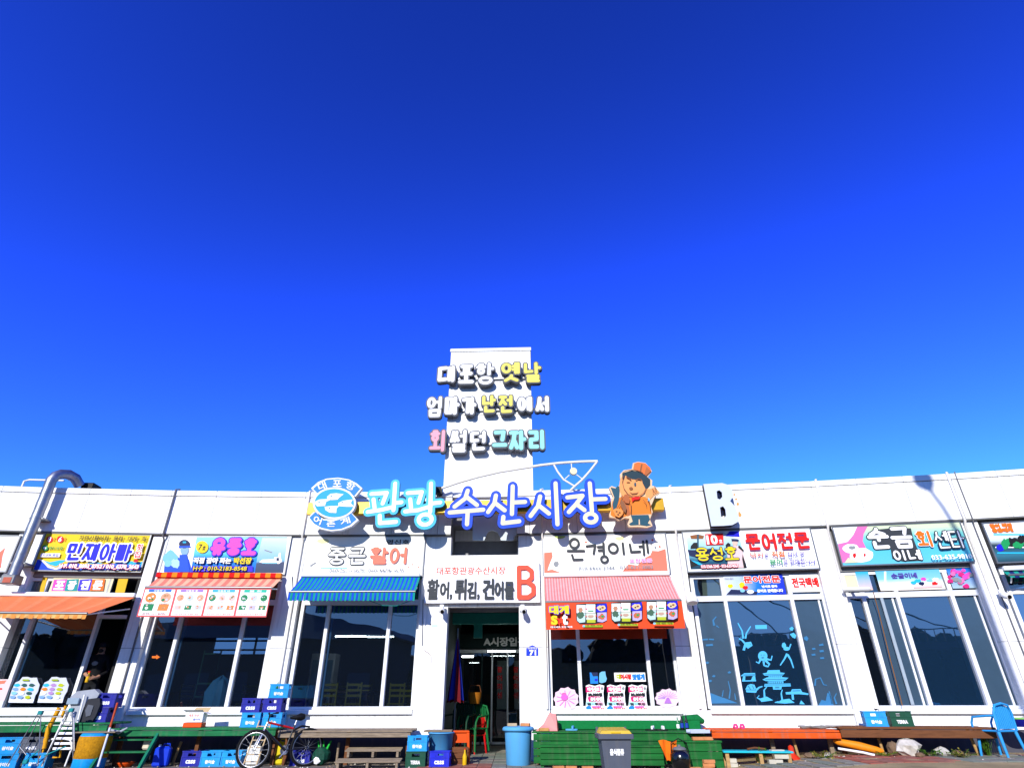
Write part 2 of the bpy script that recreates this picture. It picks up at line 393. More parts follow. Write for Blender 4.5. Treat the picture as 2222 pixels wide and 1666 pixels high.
class Board:
    """a sign, banner or poster on bay b whose face lies n metres in front of the facade line; coordinates are photo pixels"""
    def __init__(s, name, label, cat, b, box, n, mat, depth=0.05, frame=None, fw=0.03, group=None, shape=None, parent=None, cv=(1,0,0)):
        cf = lambda x, y: (cv[1]+cv[0]*x, cv[2]+cv[0]*y); s.cv = cf
        box = cf(box[0], box[1])+cf(box[2], box[3]); shape = [cf(*q) for q in shape] if shape else None
        s.B = BAY[b]; s.n = n; s.k = 0; x0, y0, x1, y1 = box; ym, xm = (y0+y1)/2, (x0+x1)/2
        s0, s1 = s.B.span(x0, x1, ym, n); z1 = s.B.at(xm, y0, n)[1]; z0 = s.B.at(xm, y1, n)[1]; s.rect_m = (s0, s1, z0, z1)
        if parent is None:
            w = s.B.w((s0+s1)/2, n, z0); s.root = thing(name, label, cat, w, s.B.a, group)
            s.own = s.root
            mb = MB(s.B.xf)
            if shape is None: mb.box(s0, s1, -n, -n+depth, z0, z1, mat)
            else: mb.prism([s.B.at(px, py, n) for px, py in shape], -n, -n+depth, mat)
            build('board', mb, s.root)
        else: s.root = parent; s.own = parent
        if frame:
            mb = MB(s.B.xf); f = -n-.012
            mb.box(s0-fw, s1+fw, f, -n+depth, z1, z1+fw, frame); mb.box(s0-fw, s1+fw, f, -n+depth, z0-fw, z0, frame)
            mb.box(s0-fw, s0, f, -n+depth, z0, z1, frame); mb.box(s1, s1+fw, f, -n+depth, z0, z1, frame)
            build('frame', mb, s.root)
        s.mb = None
    def P(s, x, y): x, y = s.cv(x, y); return s.B.at(x, y, s.n)
    def _n(s): s.k += 1; return -s.n-.0018*s.k
    def _mb(s):
        if s.mb is None: s.mb = MB(s.B.xf)
        return s.mb
    def rect(s, x0, y0, x1, y1, mat): s._mb().prism([s.P(x0,y1), s.P(x1,y1), s.P(x1,y0), s.P(x0,y0)], s._n(), None, mat); return s
    def poly(s, pts, mat): s._mb().prism([s.P(*p) for p in pts], s._n(), None, mat); return s
    def ell(s, cx, cy, rx, ry, mat, n=16, wob=0.0, seed=0):
        rr = random.Random(seed)
        return s.poly([(cx+rx*math.cos(2*math.pi*i/n)*(1+rr.uniform(-wob,wob)), cy+ry*math.sin(2*math.pi*i/n)*(1+rr.uniform(-wob,wob))) for i in range(n)], mat)
    def flush(s, name='print'):
        if s.mb: build(name, s.mb, s.root, s.root); s.mb = None
    def text(s, t, x0, y0, x1, y1, mat, ring=0, ringmat=None, bold=0.018, shear=0.0, fat=0.0, sep=True):
        ym, xm = (y0+y1)/2, (x0+x1)/2
        s0, s1 = s.P(x0, ym)[0], s.P(x1, ym)[0]; z1, z0 = s.P(xm, y0)[1], s.P(xm, y1)[1]
        if sep:
            mb = MB(s.B.xf); put_text(mb, t, s0, s1, z0, z1, s._n()-.002, mat, bold, ring, ringmat, shear, fat); s.k += 3 if ring or fat else 1
            build('lettering', mb, s.root, s.root)
        else: put_text(s._mb(), t, s0, s1, z0, z1, s._n()-.001, mat, bold, ring, ringmat, shear, fat); s.k += 2
        return s
    def fat(s, t, x0, y0, x1, y1, r, mat, ring=0, ringmat=None, gap=.06, core=0, coremat=None):
        """whole line written in round strokes of half-width r metres"""
        ym, xm = (y0+y1)/2, (x0+x1)/2
        s0, s1 = s.P(x0, ym)[0], s.P(x1, ym)[0]; z1, z0 = s.P(xm, y0)[1], s.P(xm, y1)[1]
        mb = MB(s.B.xf); wd = (s1-s0)/len(t); f0 = s._n(); s.k += 8
        for i, ch in enumerate(t):
            if ch == ' ': continue
            st = fit_strokes(ch, s0+i*wd+gap*wd/2, s0+(i+1)*wd-gap*wd/2, z0, z1, r)
            if ring: put_strokes(mb, st, r+ring, f0, 0, ringmat, step=.0003)
            put_strokes(mb, st, r, f0-.006, 0, mat, step=.0003)
            if core: put_strokes(mb, st, core, f0-.012, 0, coremat, step=.0003)
        build('lettering', mb, s.root, s.root); return s

# ================================================================ materials
WHITE = M('white_panel', (238,238,236), .45, var=.05, scale=1.2, streak=.20)
WHITE2 = M('white_paint', (236,236,234), .5, var=.06, scale=3, streak=.26)
COPING = M('white_coping', (228,229,229), .4, var=.03)
JOINT = M('joint_sealant', (120,120,116), .8)
ALU = M('white_aluminium', (226,228,230), .35, var=.03)
STEEL = M('grey_steel', (140,142,145), .35, .7, var=.1)
GREYW = M('grey_render', (150,150,150), .8, var=.08, scale=2, streak=.3)
PLINTH = M('grey_plinth', (88,88,96), .85, var=.15, scale=3, streak=.2)
DARKW = M('dark_render', (62,62,64), .85, var=.2)
BLACK = M('black_plastic', (18,18,20), .45, var=.2)
RUBBER = M('black_rubber', (22,22,24), .8, var=.2)
CHROME = M('galvanised_steel', (168,172,180), .42, .9, var=.2, scale=9, bump=.2)
GREEN = M('green_painted_wood', (40,124,76), .7, var=.5, scale=1.8, bump=.4, stretch=(.7,7,7), streak=.15)
GREEN2 = M('deep_green_painted_wood', (36,112,52), .7, var=.5, scale=1.6, bump=.4, stretch=(.7,7,7), streak=.15)
OLDW = M('weathered_wood', (158,142,122), .85, var=.4, scale=4, bump=.6, stretch=(1,8,8))
WOOD = M('raw_wood', (196,160,112), .75, var=.25, scale=5, bump=.3, stretch=(1,6,6))
ORNW = M('orange_painted_wood', (238,104,52), .65, var=.3, scale=2, bump=.3, stretch=(.8,7,7), streak=.3)
BRNW = M('brown_wood', (120,78,52), .75, var=.3, scale=4, bump=.4, stretch=(1,7,7))
PAVE = M('pavement_concrete', (138,128,116), .9, var=.25, scale=3, bump=.3)
PAVR = M('red_paver', (172,104,88), .9, var=.25, scale=9, bump=.3)
PAVG = M('grey_green_paver', (136,144,128), .9, var=.2, scale=9, bump=.3)
ASPH = M('asphalt', (70,70,70), .95, var=.2, scale=20, bump=.3)
BLUEC = M('light_blue_plastic', (44,166,236), .4, var=.2, scale=9, streak=.14)
DBLUEC = M('deep_blue_plastic', (26,44,200), .4, var=.2, scale=9, streak=.1)
NAVY = M('navy_plastic', (30,38,156), .4, var=.2, streak=.1)
GREENC = M('bottle_green_plastic', (8,84,62), .4, var=.1)
TUBB = M('sky_blue_plastic', (108,182,232), .35, var=.06, scale=3, streak=.10)
ORANGE = M('orange_plastic', (240,100,48), .45, var=.08)
YELLOW = M('yellow_plastic', (238,196,48), .45, var=.1)
REDP = M('red_plastic', (216,44,36), .4, var=.08)
TEAL = M('teal_plastic', (24,150,150), .4)
GREYP = M('grey_plastic', (98,104,116), .5, var=.1, streak=.1)
WPL = M('white_plastic', (232,232,230), .4, var=.05)
INK = lambda name, rgb: M('ink_'+name, rgb, .42, var=.02)
iW, iK, iR, iB = INK('white',(246,246,246)), INK('black',(20,22,26)), INK('red',(226,34,34)), INK('blue',(34,38,214))
iY, iO, iP, iC = INK('yellow',(252,226,56)), INK('orange',(248,128,56)), INK('pink',(246,96,196)), INK('cyan',(70,196,240))
iG, iDG, iS, iN = INK('green',(28,160,96)), INK('slate',(58,64,70)), INK('salmon',(250,140,118)), INK('navy',(18,36,84))
iGr, iLb, iBr, iCr = INK('grey',(150,154,158)), INK('light_blue',(150,214,246)), INK('brown',(150,96,60)), INK('cream',(250,240,200))
GLASS = Mglass('shop_glass', (.44,.55,.64), .17, (.010,.016,.026), .35)
GLASS2 = Mglass('blue_glass', (.16,.28,.40), .26, (.010,.034,.075), .7)
CLEAR = Mglass('clear_glass', (.85,.92,.92), .02, (.02,.03,.03), .1)
FILM = M('grey_blue_film', (58,84,104), .35, var=.1)
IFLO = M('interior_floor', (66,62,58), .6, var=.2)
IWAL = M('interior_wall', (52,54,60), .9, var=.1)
TEALB = M('teal_painted_beam', (90,210,196), .6, var=.1)

# ================================================================ ground
mb = MB(); mb.box(-400, 400, -120, 700, -.4, -.004, ASPH); gr = build('ground', mb); tag(gr, kind='structure')
mb = MB(); mb.box(-24, 26, 10.6, 20, -.3, 0, PAVE); pv = build('pavement', mb); tag(pv, kind='structure')
def gz(x):
    u = min(1, max(0, (x-3.4)/3.6)); return .21*u*u*(3-2*u)
mb = MB(); xs_ = [3.4+.4*i for i in range(30)]+[26]
for a_, c_ in zip(xs_, xs_[1:]): mb.add([(a_,10.6,gz(a_)+.004),(c_,10.6,gz(c_)+.004),(c_,16.2,gz(c_)+.004),(a_,16.2,gz(a_)+.004)], [(0,1,2,3)], M('sandy_paving', (178,158,120), .95, var=.4, scale=2.2, bump=.4))
sg = build('rising_ground', mb); tag(sg, kind='structure')
INFO['pavement'] = (Vector((0,0,0)), 0.0)
# pavers that show: a strip before the decks and the way into the hall
rp = random.Random(3)
def paver_mesh(w, d, mat):
    m = MB(); m.box(-w/2, w/2, -d/2, d/2, -.05, .012, mat, .008); me = bpy.data.meshes.new('paver')
    me.from_pydata(m.v, [], m.f); me.materials.append(mat); return me
pm = {k: [paver_mesh(.29, .29, c) for c in cs] for k, cs in {'r': (PAVR, M('red_paver_worn', (160,112,98), .9, var=.3, scale=9)), 'g': (PAVG, M('grey_paver', (150,146,132), .9, var=.3, scale=9))}.items()}
for ix in range(-4, 5):
    for iy in range(20):
        x = ix*.3+.12-.7; y = 12.9+iy*.3
        o = bpy.data.objects.new('paver', rp.choice(pm['g' if x > -.55 or y > 14.6 else 'r'])); COL.objects.link(o); o.parent = pv
        o.location = (x, y, rp.uniform(-.003, .006)); o.rotation_euler = (rp.uniform(-.01,.01), rp.uniform(-.01,.01), rp.uniform(-.01,.01))
for ix in range(26):
    for iy in range(5):
        x = 4.6+ix*.3; y = 12.15+iy*.3
        if (ix*7+iy*3) % 11 == 0: continue
        o = bpy.data.objects.new('paver', rp.choice(pm['r' if (ix//6) % 2 == 1 else 'g'])); COL.objects.link(o); o.parent = pv
        o.location = (x, y, gz(x)+rp.uniform(-.003, .008)); o.rotation_euler = (rp.uniform(-.012,.012), rp.uniform(-.012,.012), rp.uniform(-.01,.01))

# ================================================================ market hall
HB = thing('market_hall', 'long curved white single storey market hall with a square sign tower over its entrance', 'building', (0, D0+.3, 0))
Z_SILL, Z_BAR0, Z_BAR1, Z_SGN, Z_C, Z_R = 1.0, 3.28, 3.40, 3.93, 4.98, 6.12
# fascia, coping
for bn in (0,1,2,3,'E',4,5,6,7):
    B = BAY[bn]; npan = 2 if bn == 'E' else 3
    if bn == 'E':
        g0, g1 = B.at(978, 1160)[0], B.at(1121, 1160)[0]; segs = [(0, g0), (g1, B.L)]
    else: segs = [(i*B.L/npan, (i+1)*B.L/npan) for i in range(npan)]
    for a, c in segs:
        mb = MB(B.xf); mb.box(a+.005, c-.005, 0, .05, Z_C, Z_R-.16, WHITE, .004); build('fascia_panel', mb, HB)
        mb = MB(B.xf); mb.box(a+.004, c-.004, -.02, .32, Z_R-.145, Z_R, COPING, .006); build('coping', mb, HB)
        mb = MB(B.xf); mb.box(a, c, .055, .30, Z_C+.02, Z_R-.15, JOINT); build('fascia_backing', mb, HB)
        mb = MB(B.xf); mb.box(a, c, .0, .30, Z_C-.035, Z_C-.003, JOINT); build('soffit', mb, HB)
    if bn == 'E':
        mb = MB(B.xf); mb.box(g0-.1, g1+.1, .04, .30, Z_R-.14, Z_R-.01, COPING); build('top_beam', mb, HB)
        zl = B.at(1050, 1203, -.04)[1]
        mb = MB(B.xf); mb.box(g0-.05, g1+.05, .09, .32, 3.2, zl, WHITE2); build('lintel', mb, HB)
        for gx in (g0, g1):
            mb = MB(B.xf); mb.box(gx-(.06 if gx == g0 else -.0), gx+(.0 if gx == g0 else .06), .31, .95, zl-.2, Z_R-.02, GREYW); build('recess_cheek', mb, HB)
# wall behind the signs
for bn in (0,1,2,3,4,5,6,7):
    B = BAY[bn]; mb = MB(B.xf); mb.box(0, B.L, .17, .40, Z_SGN-.04, Z_C-.04, GREYW); build('wall_band', mb, HB)
    mb = MB(B.xf); mb.box(0, B.L, .20, .42, .62, .97, WHITE2); build('low_wall', mb, HB)
    mb = MB(B.xf); mb.box(0, B.L, .19, .42, 0, .615, PLINTH); build('plinth', mb, HB)
# pilasters: (bay left, px, bay right, px, row)
for bl, pl, br, pr, row in ((0,42,1,100,1160),(1,252,2,296,1440),(2,578,3,624,1440),(3,903,'E',966,1440),('E',1127,4,1190,1440),(4,1470,5,1520,1440),(5,1828,6,1872,1440),(6,2190,7,2242,1440)):
    A, C = BAY[bl], BAY[br]; sa = A.at(pl, row, -.08)[0]; sc = C.at(pr, row, -.08)[0]
    f = .08; dpt = .40; big = 1.2 if bl == 'E' or br == 'E' else 0
    def w3(B, s_, y, z): q = B.xf((s_, y, z)); return q
    zs = [(0, 2.28), (2.29, Z_C-.04)]
    mb = MB()
    for z0, z1 in ([(.62, 2.28), zs[1]] if 'E' not in (bl, br) else zs):
        pts = [w3(A, sa, f, 0), w3(A, A.L, f, 0), w3(C, sc, f, 0), w3(C, sc, dpt, 0), w3(A, sa, dpt, 0)]
        vs = [(p[0], p[1], z0) for p in pts]+[(p[0], p[1], z1) for p in pts]
        mb.add(vs, [(0,1,6,5),(1,2,7,6),(2,3,8,7),(3,4,9,8),(4,0,5,9),(4,3,2,1,0),(5,6,7,8,9)], WHITE2)
    mb.xf = lambda v: v
    build('pilaster', mb, HB)
    if 'E' not in (bl, br):
        mb = MB(); pts = [w3(A, sa, f, 0), w3(A, A.L, f, 0), w3(C, sc, f, 0), w3(C, sc, dpt, 0), w3(A, sa, dpt, 0)]
        mb.add([(q[0], q[1], 0) for q in pts]+[(q[0], q[1], .615) for q in pts], [(0,1,6,5),(1,2,7,6),(2,3,8,7),(3,4,9,8),(4,0,5,9)], PLINTH); mb.xf = lambda v: v; build('plinth', mb, HB)
    mb = MB(); pts = [w3(A, sa+.01, f+.012, 0), w3(A, A.L, f+.012, 0), w3(C, sc-.01, f+.012, 0)]
    mb.add([(p[0],p[1],2.27) for p in pts]+[(p[0],p[1],2.30) for p in pts], [(0,1,4,3),(1,2,5,4)], JOINT); mb.xf = lambda v: v
    build('joint', mb, HB)
# windows
REFLB = M('blue_reflection', (150,200,250), .4, var=.05)  # added inner edge strips; the blue reflection beside mullions is put into colour
def window(bn, x0, x1, mulls, row=1440, sash=(), panes=None, transom=True, z0=Z_SILL):
    B = BAY[bn]; yf = .24; yg = .29
    S0, S1 = B.at(x0, row, -yf)[0], B.at(x1, row, -yf)[0]; ms = [B.at(m, row, -yf)[0] for m in mulls]
    mb = MB(B.xf)
    mb.box(S0-.08, S0, yf-.02, yf+.10, z0, Z_SGN-.05, ALU); mb.box(S1, S1+.08, yf-.02, yf+.10, z0, Z_SGN-.05, ALU)
    mb.box(S0, S1, yf-.02, yf+.10, Z_BAR0, Z_BAR1, ALU); mb.box(S0, S1, yf-.02, yf+.10, z0, z0+.06, ALU)
    mb.box(S0, S1, yf-.018, yf+.10, Z_SGN-.12, Z_SGN-.05, ALU)
    w = build('window', mb, HB)
    mb = MB(B.xf); mb.box(S0-.05, S1+.05, .12, .24, z0-.10, z0-.005, ALU, .01); build('sill', mb, w, HB)
    for m in ms:
        mb = MB(B.xf); mb.box(m-.042, m+.042, yf-.035, yf+.08, z0+.062, Z_BAR0-.002, ALU, .008); build('mullion', mb, w, HB)
        mb = MB(B.xf); mb.box(m-.05, m+.05, yf-.03, yf+.08, Z_BAR1+.002, Z_SGN-.122, ALU, .008); build('mullion', mb, w, HB)
    ed = [S0]+ms+[S1]
    for i in range(len(ed)-1):
        gm_ = (panes[i] if panes else GLASS)
        a, c = ed[i]+(.042 if i else 0), ed[i+1]-(.042 if i < len(ed)-2 else 0)
        mb = MB(B.xf); mb.quad((a,yg,z0+.06),(c,yg,z0+.06),(c,yg,Z_BAR0),(a,yg,Z_BAR0), gm_); build('pane', mb, w, HB)
        mb = MB(B.xf); mb.quad((a,yg,Z_BAR1),(c,yg,Z_BAR1),(c,yg,Z_SGN-.12),(a,yg,Z_SGN-.12), GLASS); build('pane', mb, w, HB)
        if i == 1 and bn in (1, 2, 3):
            mb = MB(B.xf); mb.box(a+.03, a+.075, yg+.03, yg+.08, z0+.065, Z_BAR0-.005, REFLB); build('reflection_strip', mb, w, HB)
        if i == 2 and bn == 6:
            mb = MB(B.xf); mb.box(c-.09, c-.03, yg+.03, yg+.08, z0+.065, Z_BAR0-.005, REFLB); build('reflection_strip', mb, w, HB)
        if i in sash:      # sliding sash edge
            mb = MB(B.xf); mb.box(c-.09, c-.05, yg-.03, yg+.02, z0+.065, Z_BAR0-.005, ALU); build('sash', mb, w, HB)
    return w, ed
FG = M('grey_blue_window_film', (64,88,108), .22, var=.06, coat=.6)
W0, e0 = window(0, -420, -60, (-300, -180))
W1, e1 = window(1, -22, 178, (36,))
W2, e2 = window(2, 312, 572, (368, 510))
W3, e3 = window(3, 641, 898, (697, 836))
W4, e4 = window(4, 1197, 1462, (1257, 1407))
W5, e5 = window(5, 1531, 1818, (1597, 1749), panes=(FG, GLASS2, FG), sash=(2,))
W6, e6 = window(6, 1882, 2178, (1914, 1992, 2117), panes=(GLASS, FG, GLASS2, FG), sash=(1, 3))
W7, e7 = window(7, 2256, 2560, (2330, 2470))
# open doorway beside window 1
B = BAY[1]; da, dbb = B.at(184, 1440, -.24)[0], B.at(250, 1440, -.24)[0]
mb = MB(B.xf); mb.box(da-.03, da+.02, .2, .34, .7, Z_SGN-.05, ALU); mb.box(dbb-.03, dbb+.03, .2, .34, .7, Z_SGN-.05, BLACK); mb.box(da+.02, dbb-.03, .2, .34, 2.95, 3.03, ALU)
build('door_frame', mb, HB)
# tower
B = BAY['E']; tn = -.9
ts0 = B.at(962, 1060, tn)[0]; ts1 = B.at(1157, 1060, tn)[0]; tz = B.at(1058, 756, tn)[1]
tw = thing('unused', 'x', 'x'); bpy.data.objects.remove(tw)
jz = [B.at(1060, 1173, tn)[1]] + [B.at(1060, y, tn)[1] for y in (1120, 976, 900, 829)] + [tz-.12]
for a, c in zip(jz, jz[1:]):
    mb = MB(B.xf); mb.box(ts0, ts1, .9, 3.3, a+.006, c-.006, WHITE, .006); build('tower_panel', mb, HB)
mb = MB(B.xf); mb.box(ts0+.02, ts1-.02, .92, 3.28, jz[0]+.01, tz-.1, JOINT); build('tower_core', mb, HB)
mb = MB(B.xf); mb.box(ts0-.025, ts1+.025, .87, 3.33, tz-.12, tz, COPING, .01); build('tower_coping', mb, HB)
mb = MB(B.xf); mb.box(ts0, ts1, 1.0, 1.1, 3.2, jz[0]+.1, M('recess_grey',(170,172,176),.6)); build('recess_panel', mb, HB)
mb = MB(B.xf); mb.prism([B.at(900+.21093*x, 980+.21093*y, -.12) for x, y in ((595,560),(595,910),(715,910),(738,850),(760,815),(800,806),(850,826),(876,870),(885,910),(1012,910),(1022,870),(1052,850),(1052,560))], .12, .16, M('sunlit_patch_pale',(226,238,242),.5,var=.03)); build('sunlit_patch_plate', mb, HB)  # added plate cut to the sunlit patch's outline, letter shadows as its notches
# roof deck, interior shell
def slab(name, z0, z1, y0, y1, mat):
    vs = []; n = len(VX)
    fr = [VX[i] for i in range(n)]
    mb = MB(); 
    for i in range(n-1):
        a, c = fr[i], fr[i+1]; k = len(mb.v)
        mb.add([(a.x, a.y+y0, z0),(c.x, c.y+y0, z0),(c.x, c.y+y1, z0),(a.x, a.y+y1, z0),(a.x, a.y+y0, z1),(c.x, c.y+y0, z1),(c.x, c.y+y1, z1),(a.x, a.y+y1, z1)],
               [(3,2,1,0),(4,5,6,7),(0,1,5,4),(2,3,7,6)], mat)
    mb.xf = lambda v: v; build(name, mb, HB)
slab('roof', 5.3, 5.5, .35, 10.2, GREYW)
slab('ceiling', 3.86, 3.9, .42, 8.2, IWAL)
# floors of the shops, left and right of the passage
def shop(i0, i1, x0, x1, hole=None, hz=(2.55,3.25)):
    ya, yb = .45, 8.2; mb = MB(); a, c = VX[i0], VX[i1]
    pts = [VX[i] for i in range(i0, i1+1)]
    poly = [(p.x, p.y+ya) for p in pts]
    if x1 is not None: poly[-1] = (x1, poly[-1][1])
    if x0 is not None: poly[0] = (x0, poly[0][1])
    back = [(poly[-1][0], 23.0), (poly[0][0], 23.0)]
    P = poly+back; n = len(P)
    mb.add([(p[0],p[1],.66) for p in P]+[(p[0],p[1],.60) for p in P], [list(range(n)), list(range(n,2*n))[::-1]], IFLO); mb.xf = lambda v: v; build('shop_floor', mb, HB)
    X0, X1 = P[0][0], poly[-1][0]; mb = MB(); mb.xf = lambda v: v
    cuts = [X0]+([hole[0], hole[1]] if hole else [])+[X1]
    for k in range(len(cuts)-1):
        if hole and k == 1:
            mb.box(cuts[k], cuts[k+1], 22.9, 23.05, .6, hz[0], IWAL); mb.box(cuts[k], cuts[k+1], 22.9, 23.05, hz[1], 5.3, IWAL)
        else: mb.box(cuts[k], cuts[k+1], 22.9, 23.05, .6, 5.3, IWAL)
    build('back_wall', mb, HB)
    if hole:
        mb = MB(); mb.xf = lambda v: v
        for x in (hole[0]-.04, hole[0]+(hole[1]-hole[0])*.66, hole[1]): mb.box(x, x+.06, 22.86, 22.92, hz[0]-.05, hz[1]+.05, BLACK)
        for f_ in (0, .28, .78, 1): mb.box(hole[0], hole[1], 22.87, 22.91, hz[0]+(hz[1]-hz[0])*f_-.03, hz[0]+(hz[1]-hz[0])*f_+.03, BLACK)
        build('rear_window', mb, HB)
shop(0, 4, None, -1.75, hole=(-10.9, -8.6), hz=(2.62, 3.22)); shop(5, 9, .55, None)
for i in (1, 2, 3, 6, 7, 8):
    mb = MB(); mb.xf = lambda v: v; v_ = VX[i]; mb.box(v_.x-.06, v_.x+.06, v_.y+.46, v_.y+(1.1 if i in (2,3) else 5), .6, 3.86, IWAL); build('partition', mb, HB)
# passage walls
PW = M('passage_wall', (120,130,128), .8, var=.1)
mb = MB(); mb.xf = lambda v: v; mb.box(-1.86, -1.74, 15.38, 23, 0, 3.86, PW); build('passage_wall', mb, HB)
mb = MB(); mb.xf = lambda v: v; mb.box(.52, .64, 15.38, 23, 0, 3.86, PW); build('passage_wall', mb, HB)

# ================================================================ signs
cA, cB, cC, cD = (.1688,0,1000), (.2387,0,1270), (.18083,280,1040), (.22063,280,1300)
cE, cF, cG, cH = (.18087,600,1020), (.22067,600,1300), (.18683,860,730), (.21093,900,980)
cI, cJ, cK, cL = (.22069,900,1300), (.17179,1140,1130), (.19048,1140,1350), (.16275,1280,980)
cN, cO, cP, cQ = (.18083,1460,1130), (.2327,1480,1280), (.19982,1780,1010), (.23264,1820,1280)
SG = 'shop signs in a row under the fascia'
# --- sign 0, cut by the frame
s = Board('shop_sign', 'white shop sign with a coral wave, cut off at the far left', 'sign', 0, (-260,1160,28,1236), -.03, iW, .1, STEEL, group=SG)
s.poly([(-40,1232),(2,1232),(6,1205),(12,1187),(-10,1205),(-40,1212)], iS).flush()
# --- sign 1
s = Board('shop_sign', 'yellow and blue shop sign with big blue lettering and red number discs', 'sign', 1, (505,942,1870,1408), -.03, M('yellow_vinyl',(252,222,52),.45,var=.03), .1, STEEL, group=SG, cv=cA)
wave = Mgrad('blue_wave', [(0,(10,60,200)),(1,(30,130,240))], 0)
s.poly([(430,1392),(482,1262),(560,1275),(640,1340),(720,1370),(800,1330),(900,1300),(1100,1330),(1350,1325),(1600,1300),(1830,1300),(1806,1404),(500,1400)], wave)
s.poly([(560,1275),(640,1300),(760,1275),(860,1270),(800,1310),(720,1352),(640,1330)], iC)
s.poly([(1100,1312),(1200,1290),(1330,1312),(1250,1325)], iC).poly([(1570,1318),(1700,1285),(1740,1315),(1830,1290),(1822,1335),(1700,1335)], iC)
s.poly([(500,1258),(560,1275),(640,1345),(720,1375),(800,1345),(880,1310),(800,1372),(720,1396),(620,1370),(545,1290)], iW)
for cx, t in ((640,'8'),(780,'6')):
    s.ell(cx, 1008, 44, 44, iR); s.text(t, cx-20, 975, cx+20, 1040, iW, sep=False)
s.text('호', 692, 985, 720, 1030, iO, sep=False).text('호', 830, 985, 858, 1030, iO, sep=False)
s.ell(588, 1120, 40, 36, iG).ell(588, 1120, 20, 16, iW); s.text('밴드모집', 640, 1100, 820, 1142, iG, sep=False)
s.poly([(526,1238),(776,1238),(790,1190),(545,1190)], iW); s.text('오션뷰 횟집', 560, 1196, 765, 1230, iB, sep=False)
s.flush()
s.text('자연산활어회 · 물회 · 대게 · 회', 1032, 968, 1890, 1034, iK, bold=.01)
s.fat('민재아빠', 868, 1062, 1722, 1292, .036, iB, .035, iW)
s.text('횟', 1775, 1075, 1850, 1155, iR, .014, iW); s.text('집', 1745, 1170, 1828, 1250, iR, .014, iW); s.ell(1768, 1288, 32, 20, iR).flush()
s.text('H·P. 010_8093_8752 / 010_6370_2643', 785, 1336, 1805, 1394, iW, .014, iR, fat=.004)
# transom posters of bay 1
s = Board('transom_poster', 'pale yellow poster with four coloured letter tiles above the orange awning', 'poster', 1, (655,1492,1440,1690), -.20, iCr, .01, cv=cA)
for x0, x1, mt, ch in ((695,865,iP,'포'),(865,1015,M('ink_teal',(20,160,160),.42,var=.02),'장'),(1035,1190,INK('indigo',(70,60,220)),'전'),(1195,1360,iO,'문')):
    s.poly([(x0,1525),(x1,1515),(x1-25,1668),(x0-35,1668)], mt); s.flush(); s.text(ch, x0+15, 1540, x1-38, 1650, iW, fat=.012)
for x0, x1, y0, lab in ((505,600,1490,'left'),(1480,1640,1500,'right')):
    mb = MB(BAY[1].xf); q = [BAY[1].at(.1688*x, 1000+.1688*y, -.2) for x, y in ((x0,1690),(x1-40,1690),(x1+10,y0),(x0+45,y0))]; mb.prism(q, .2, .21, YELLOW)
    solo('yellow_sheet', mb, 'plain yellow panel '+('beside the exhaust duct' if lab == 'left' else 'right of the four letter tiles'), 'panel')
# --- sign 2
sea = Mgrad('sea_print', [(0,(24,92,214)),(.45,(40,150,235)),(.6,(120,220,245)),(1,(170,236,248))], 2)
s = Board('shop_sign', 'blue sea photo shop sign with fat pink lettering and a fisherman', 'sign', 2, (428,684,1898,1124), -.03, iW, .1, STEEL, group=SG, cv=cC)
s.poly([(740,1116),(1520,1116),(1900,690),(812,690)], sea)
s.poly([(1510,1118),(1540,930),(1600,700),(1902,700),(1850,1118)], Mgrad('harbour_print', [(0,(60,72,100)),(.36,(78,90,118)),(.42,(150,205,235)),(1,(225,240,250))], 2))
s.poly([(1560,990),(1600,960),(1740,955),(1745,930),(1790,930),(1800,880),(1820,880),(1820,930),(1836,985),(1800,1010),(1640,1010)], iW)
s.poly([(1630,840),(1720,870),(1715,882),(1625,852)], iGr).rect(1770, 940, 1800, 975, iN).rect(1600, 1000, 1780, 1008, iC)
s.poly([(420,1110),(430,980),(480,900),(560,890),(620,960),(660,900),(720,960),(760,1110)], INK('royal',(30,90,220)))
s.ell(500, 940, 85, 88, INK('fish',(140,208,232)), wob=.14, seed=2).ell(560, 1010, 60, 55, INK('fish2',(190,230,240)), wob=.2, seed=4).ell(470, 1010, 50, 40, iLb, wob=.2, seed=8)
s.ell(668, 850, 50, 62, INK('face',(150,190,215))).ell(668, 775, 66, 52, iN, 14).poly([(600,800),(735,795),(745,815),(600,822)], INK('royal',(30,90,220))).rect(650,745,690,765,iC)
s.poly([(610,905),(700,900),(735,1110),(610,1110)], INK('royal',(30,90,220)))
s.ell(882, 812, 74, 74, iY).flush(); s.text('7', 842, 780, 880, 850, iK); s.text('호', 888, 800, 925, 848, iK)
s.rect(760, 1040, 1490, 1108, INK('violet',(70,50,230))).flush()
s.fat('유풍호', 985, 706, 1550, 915, .052, iP, .028, INK('violet',(70,50,230)))
s.text('직접 잡아 파는', 785, 942, 1235, 1012, iW, .016, iN, fat=.006); s.text('박선장', 1270, 942, 1480, 1018, iY, .016, iN, fat=.006)
s.text('H·P : 010-2183-8548', 785, 1048, 1425, 1098, iY, .010, iN)
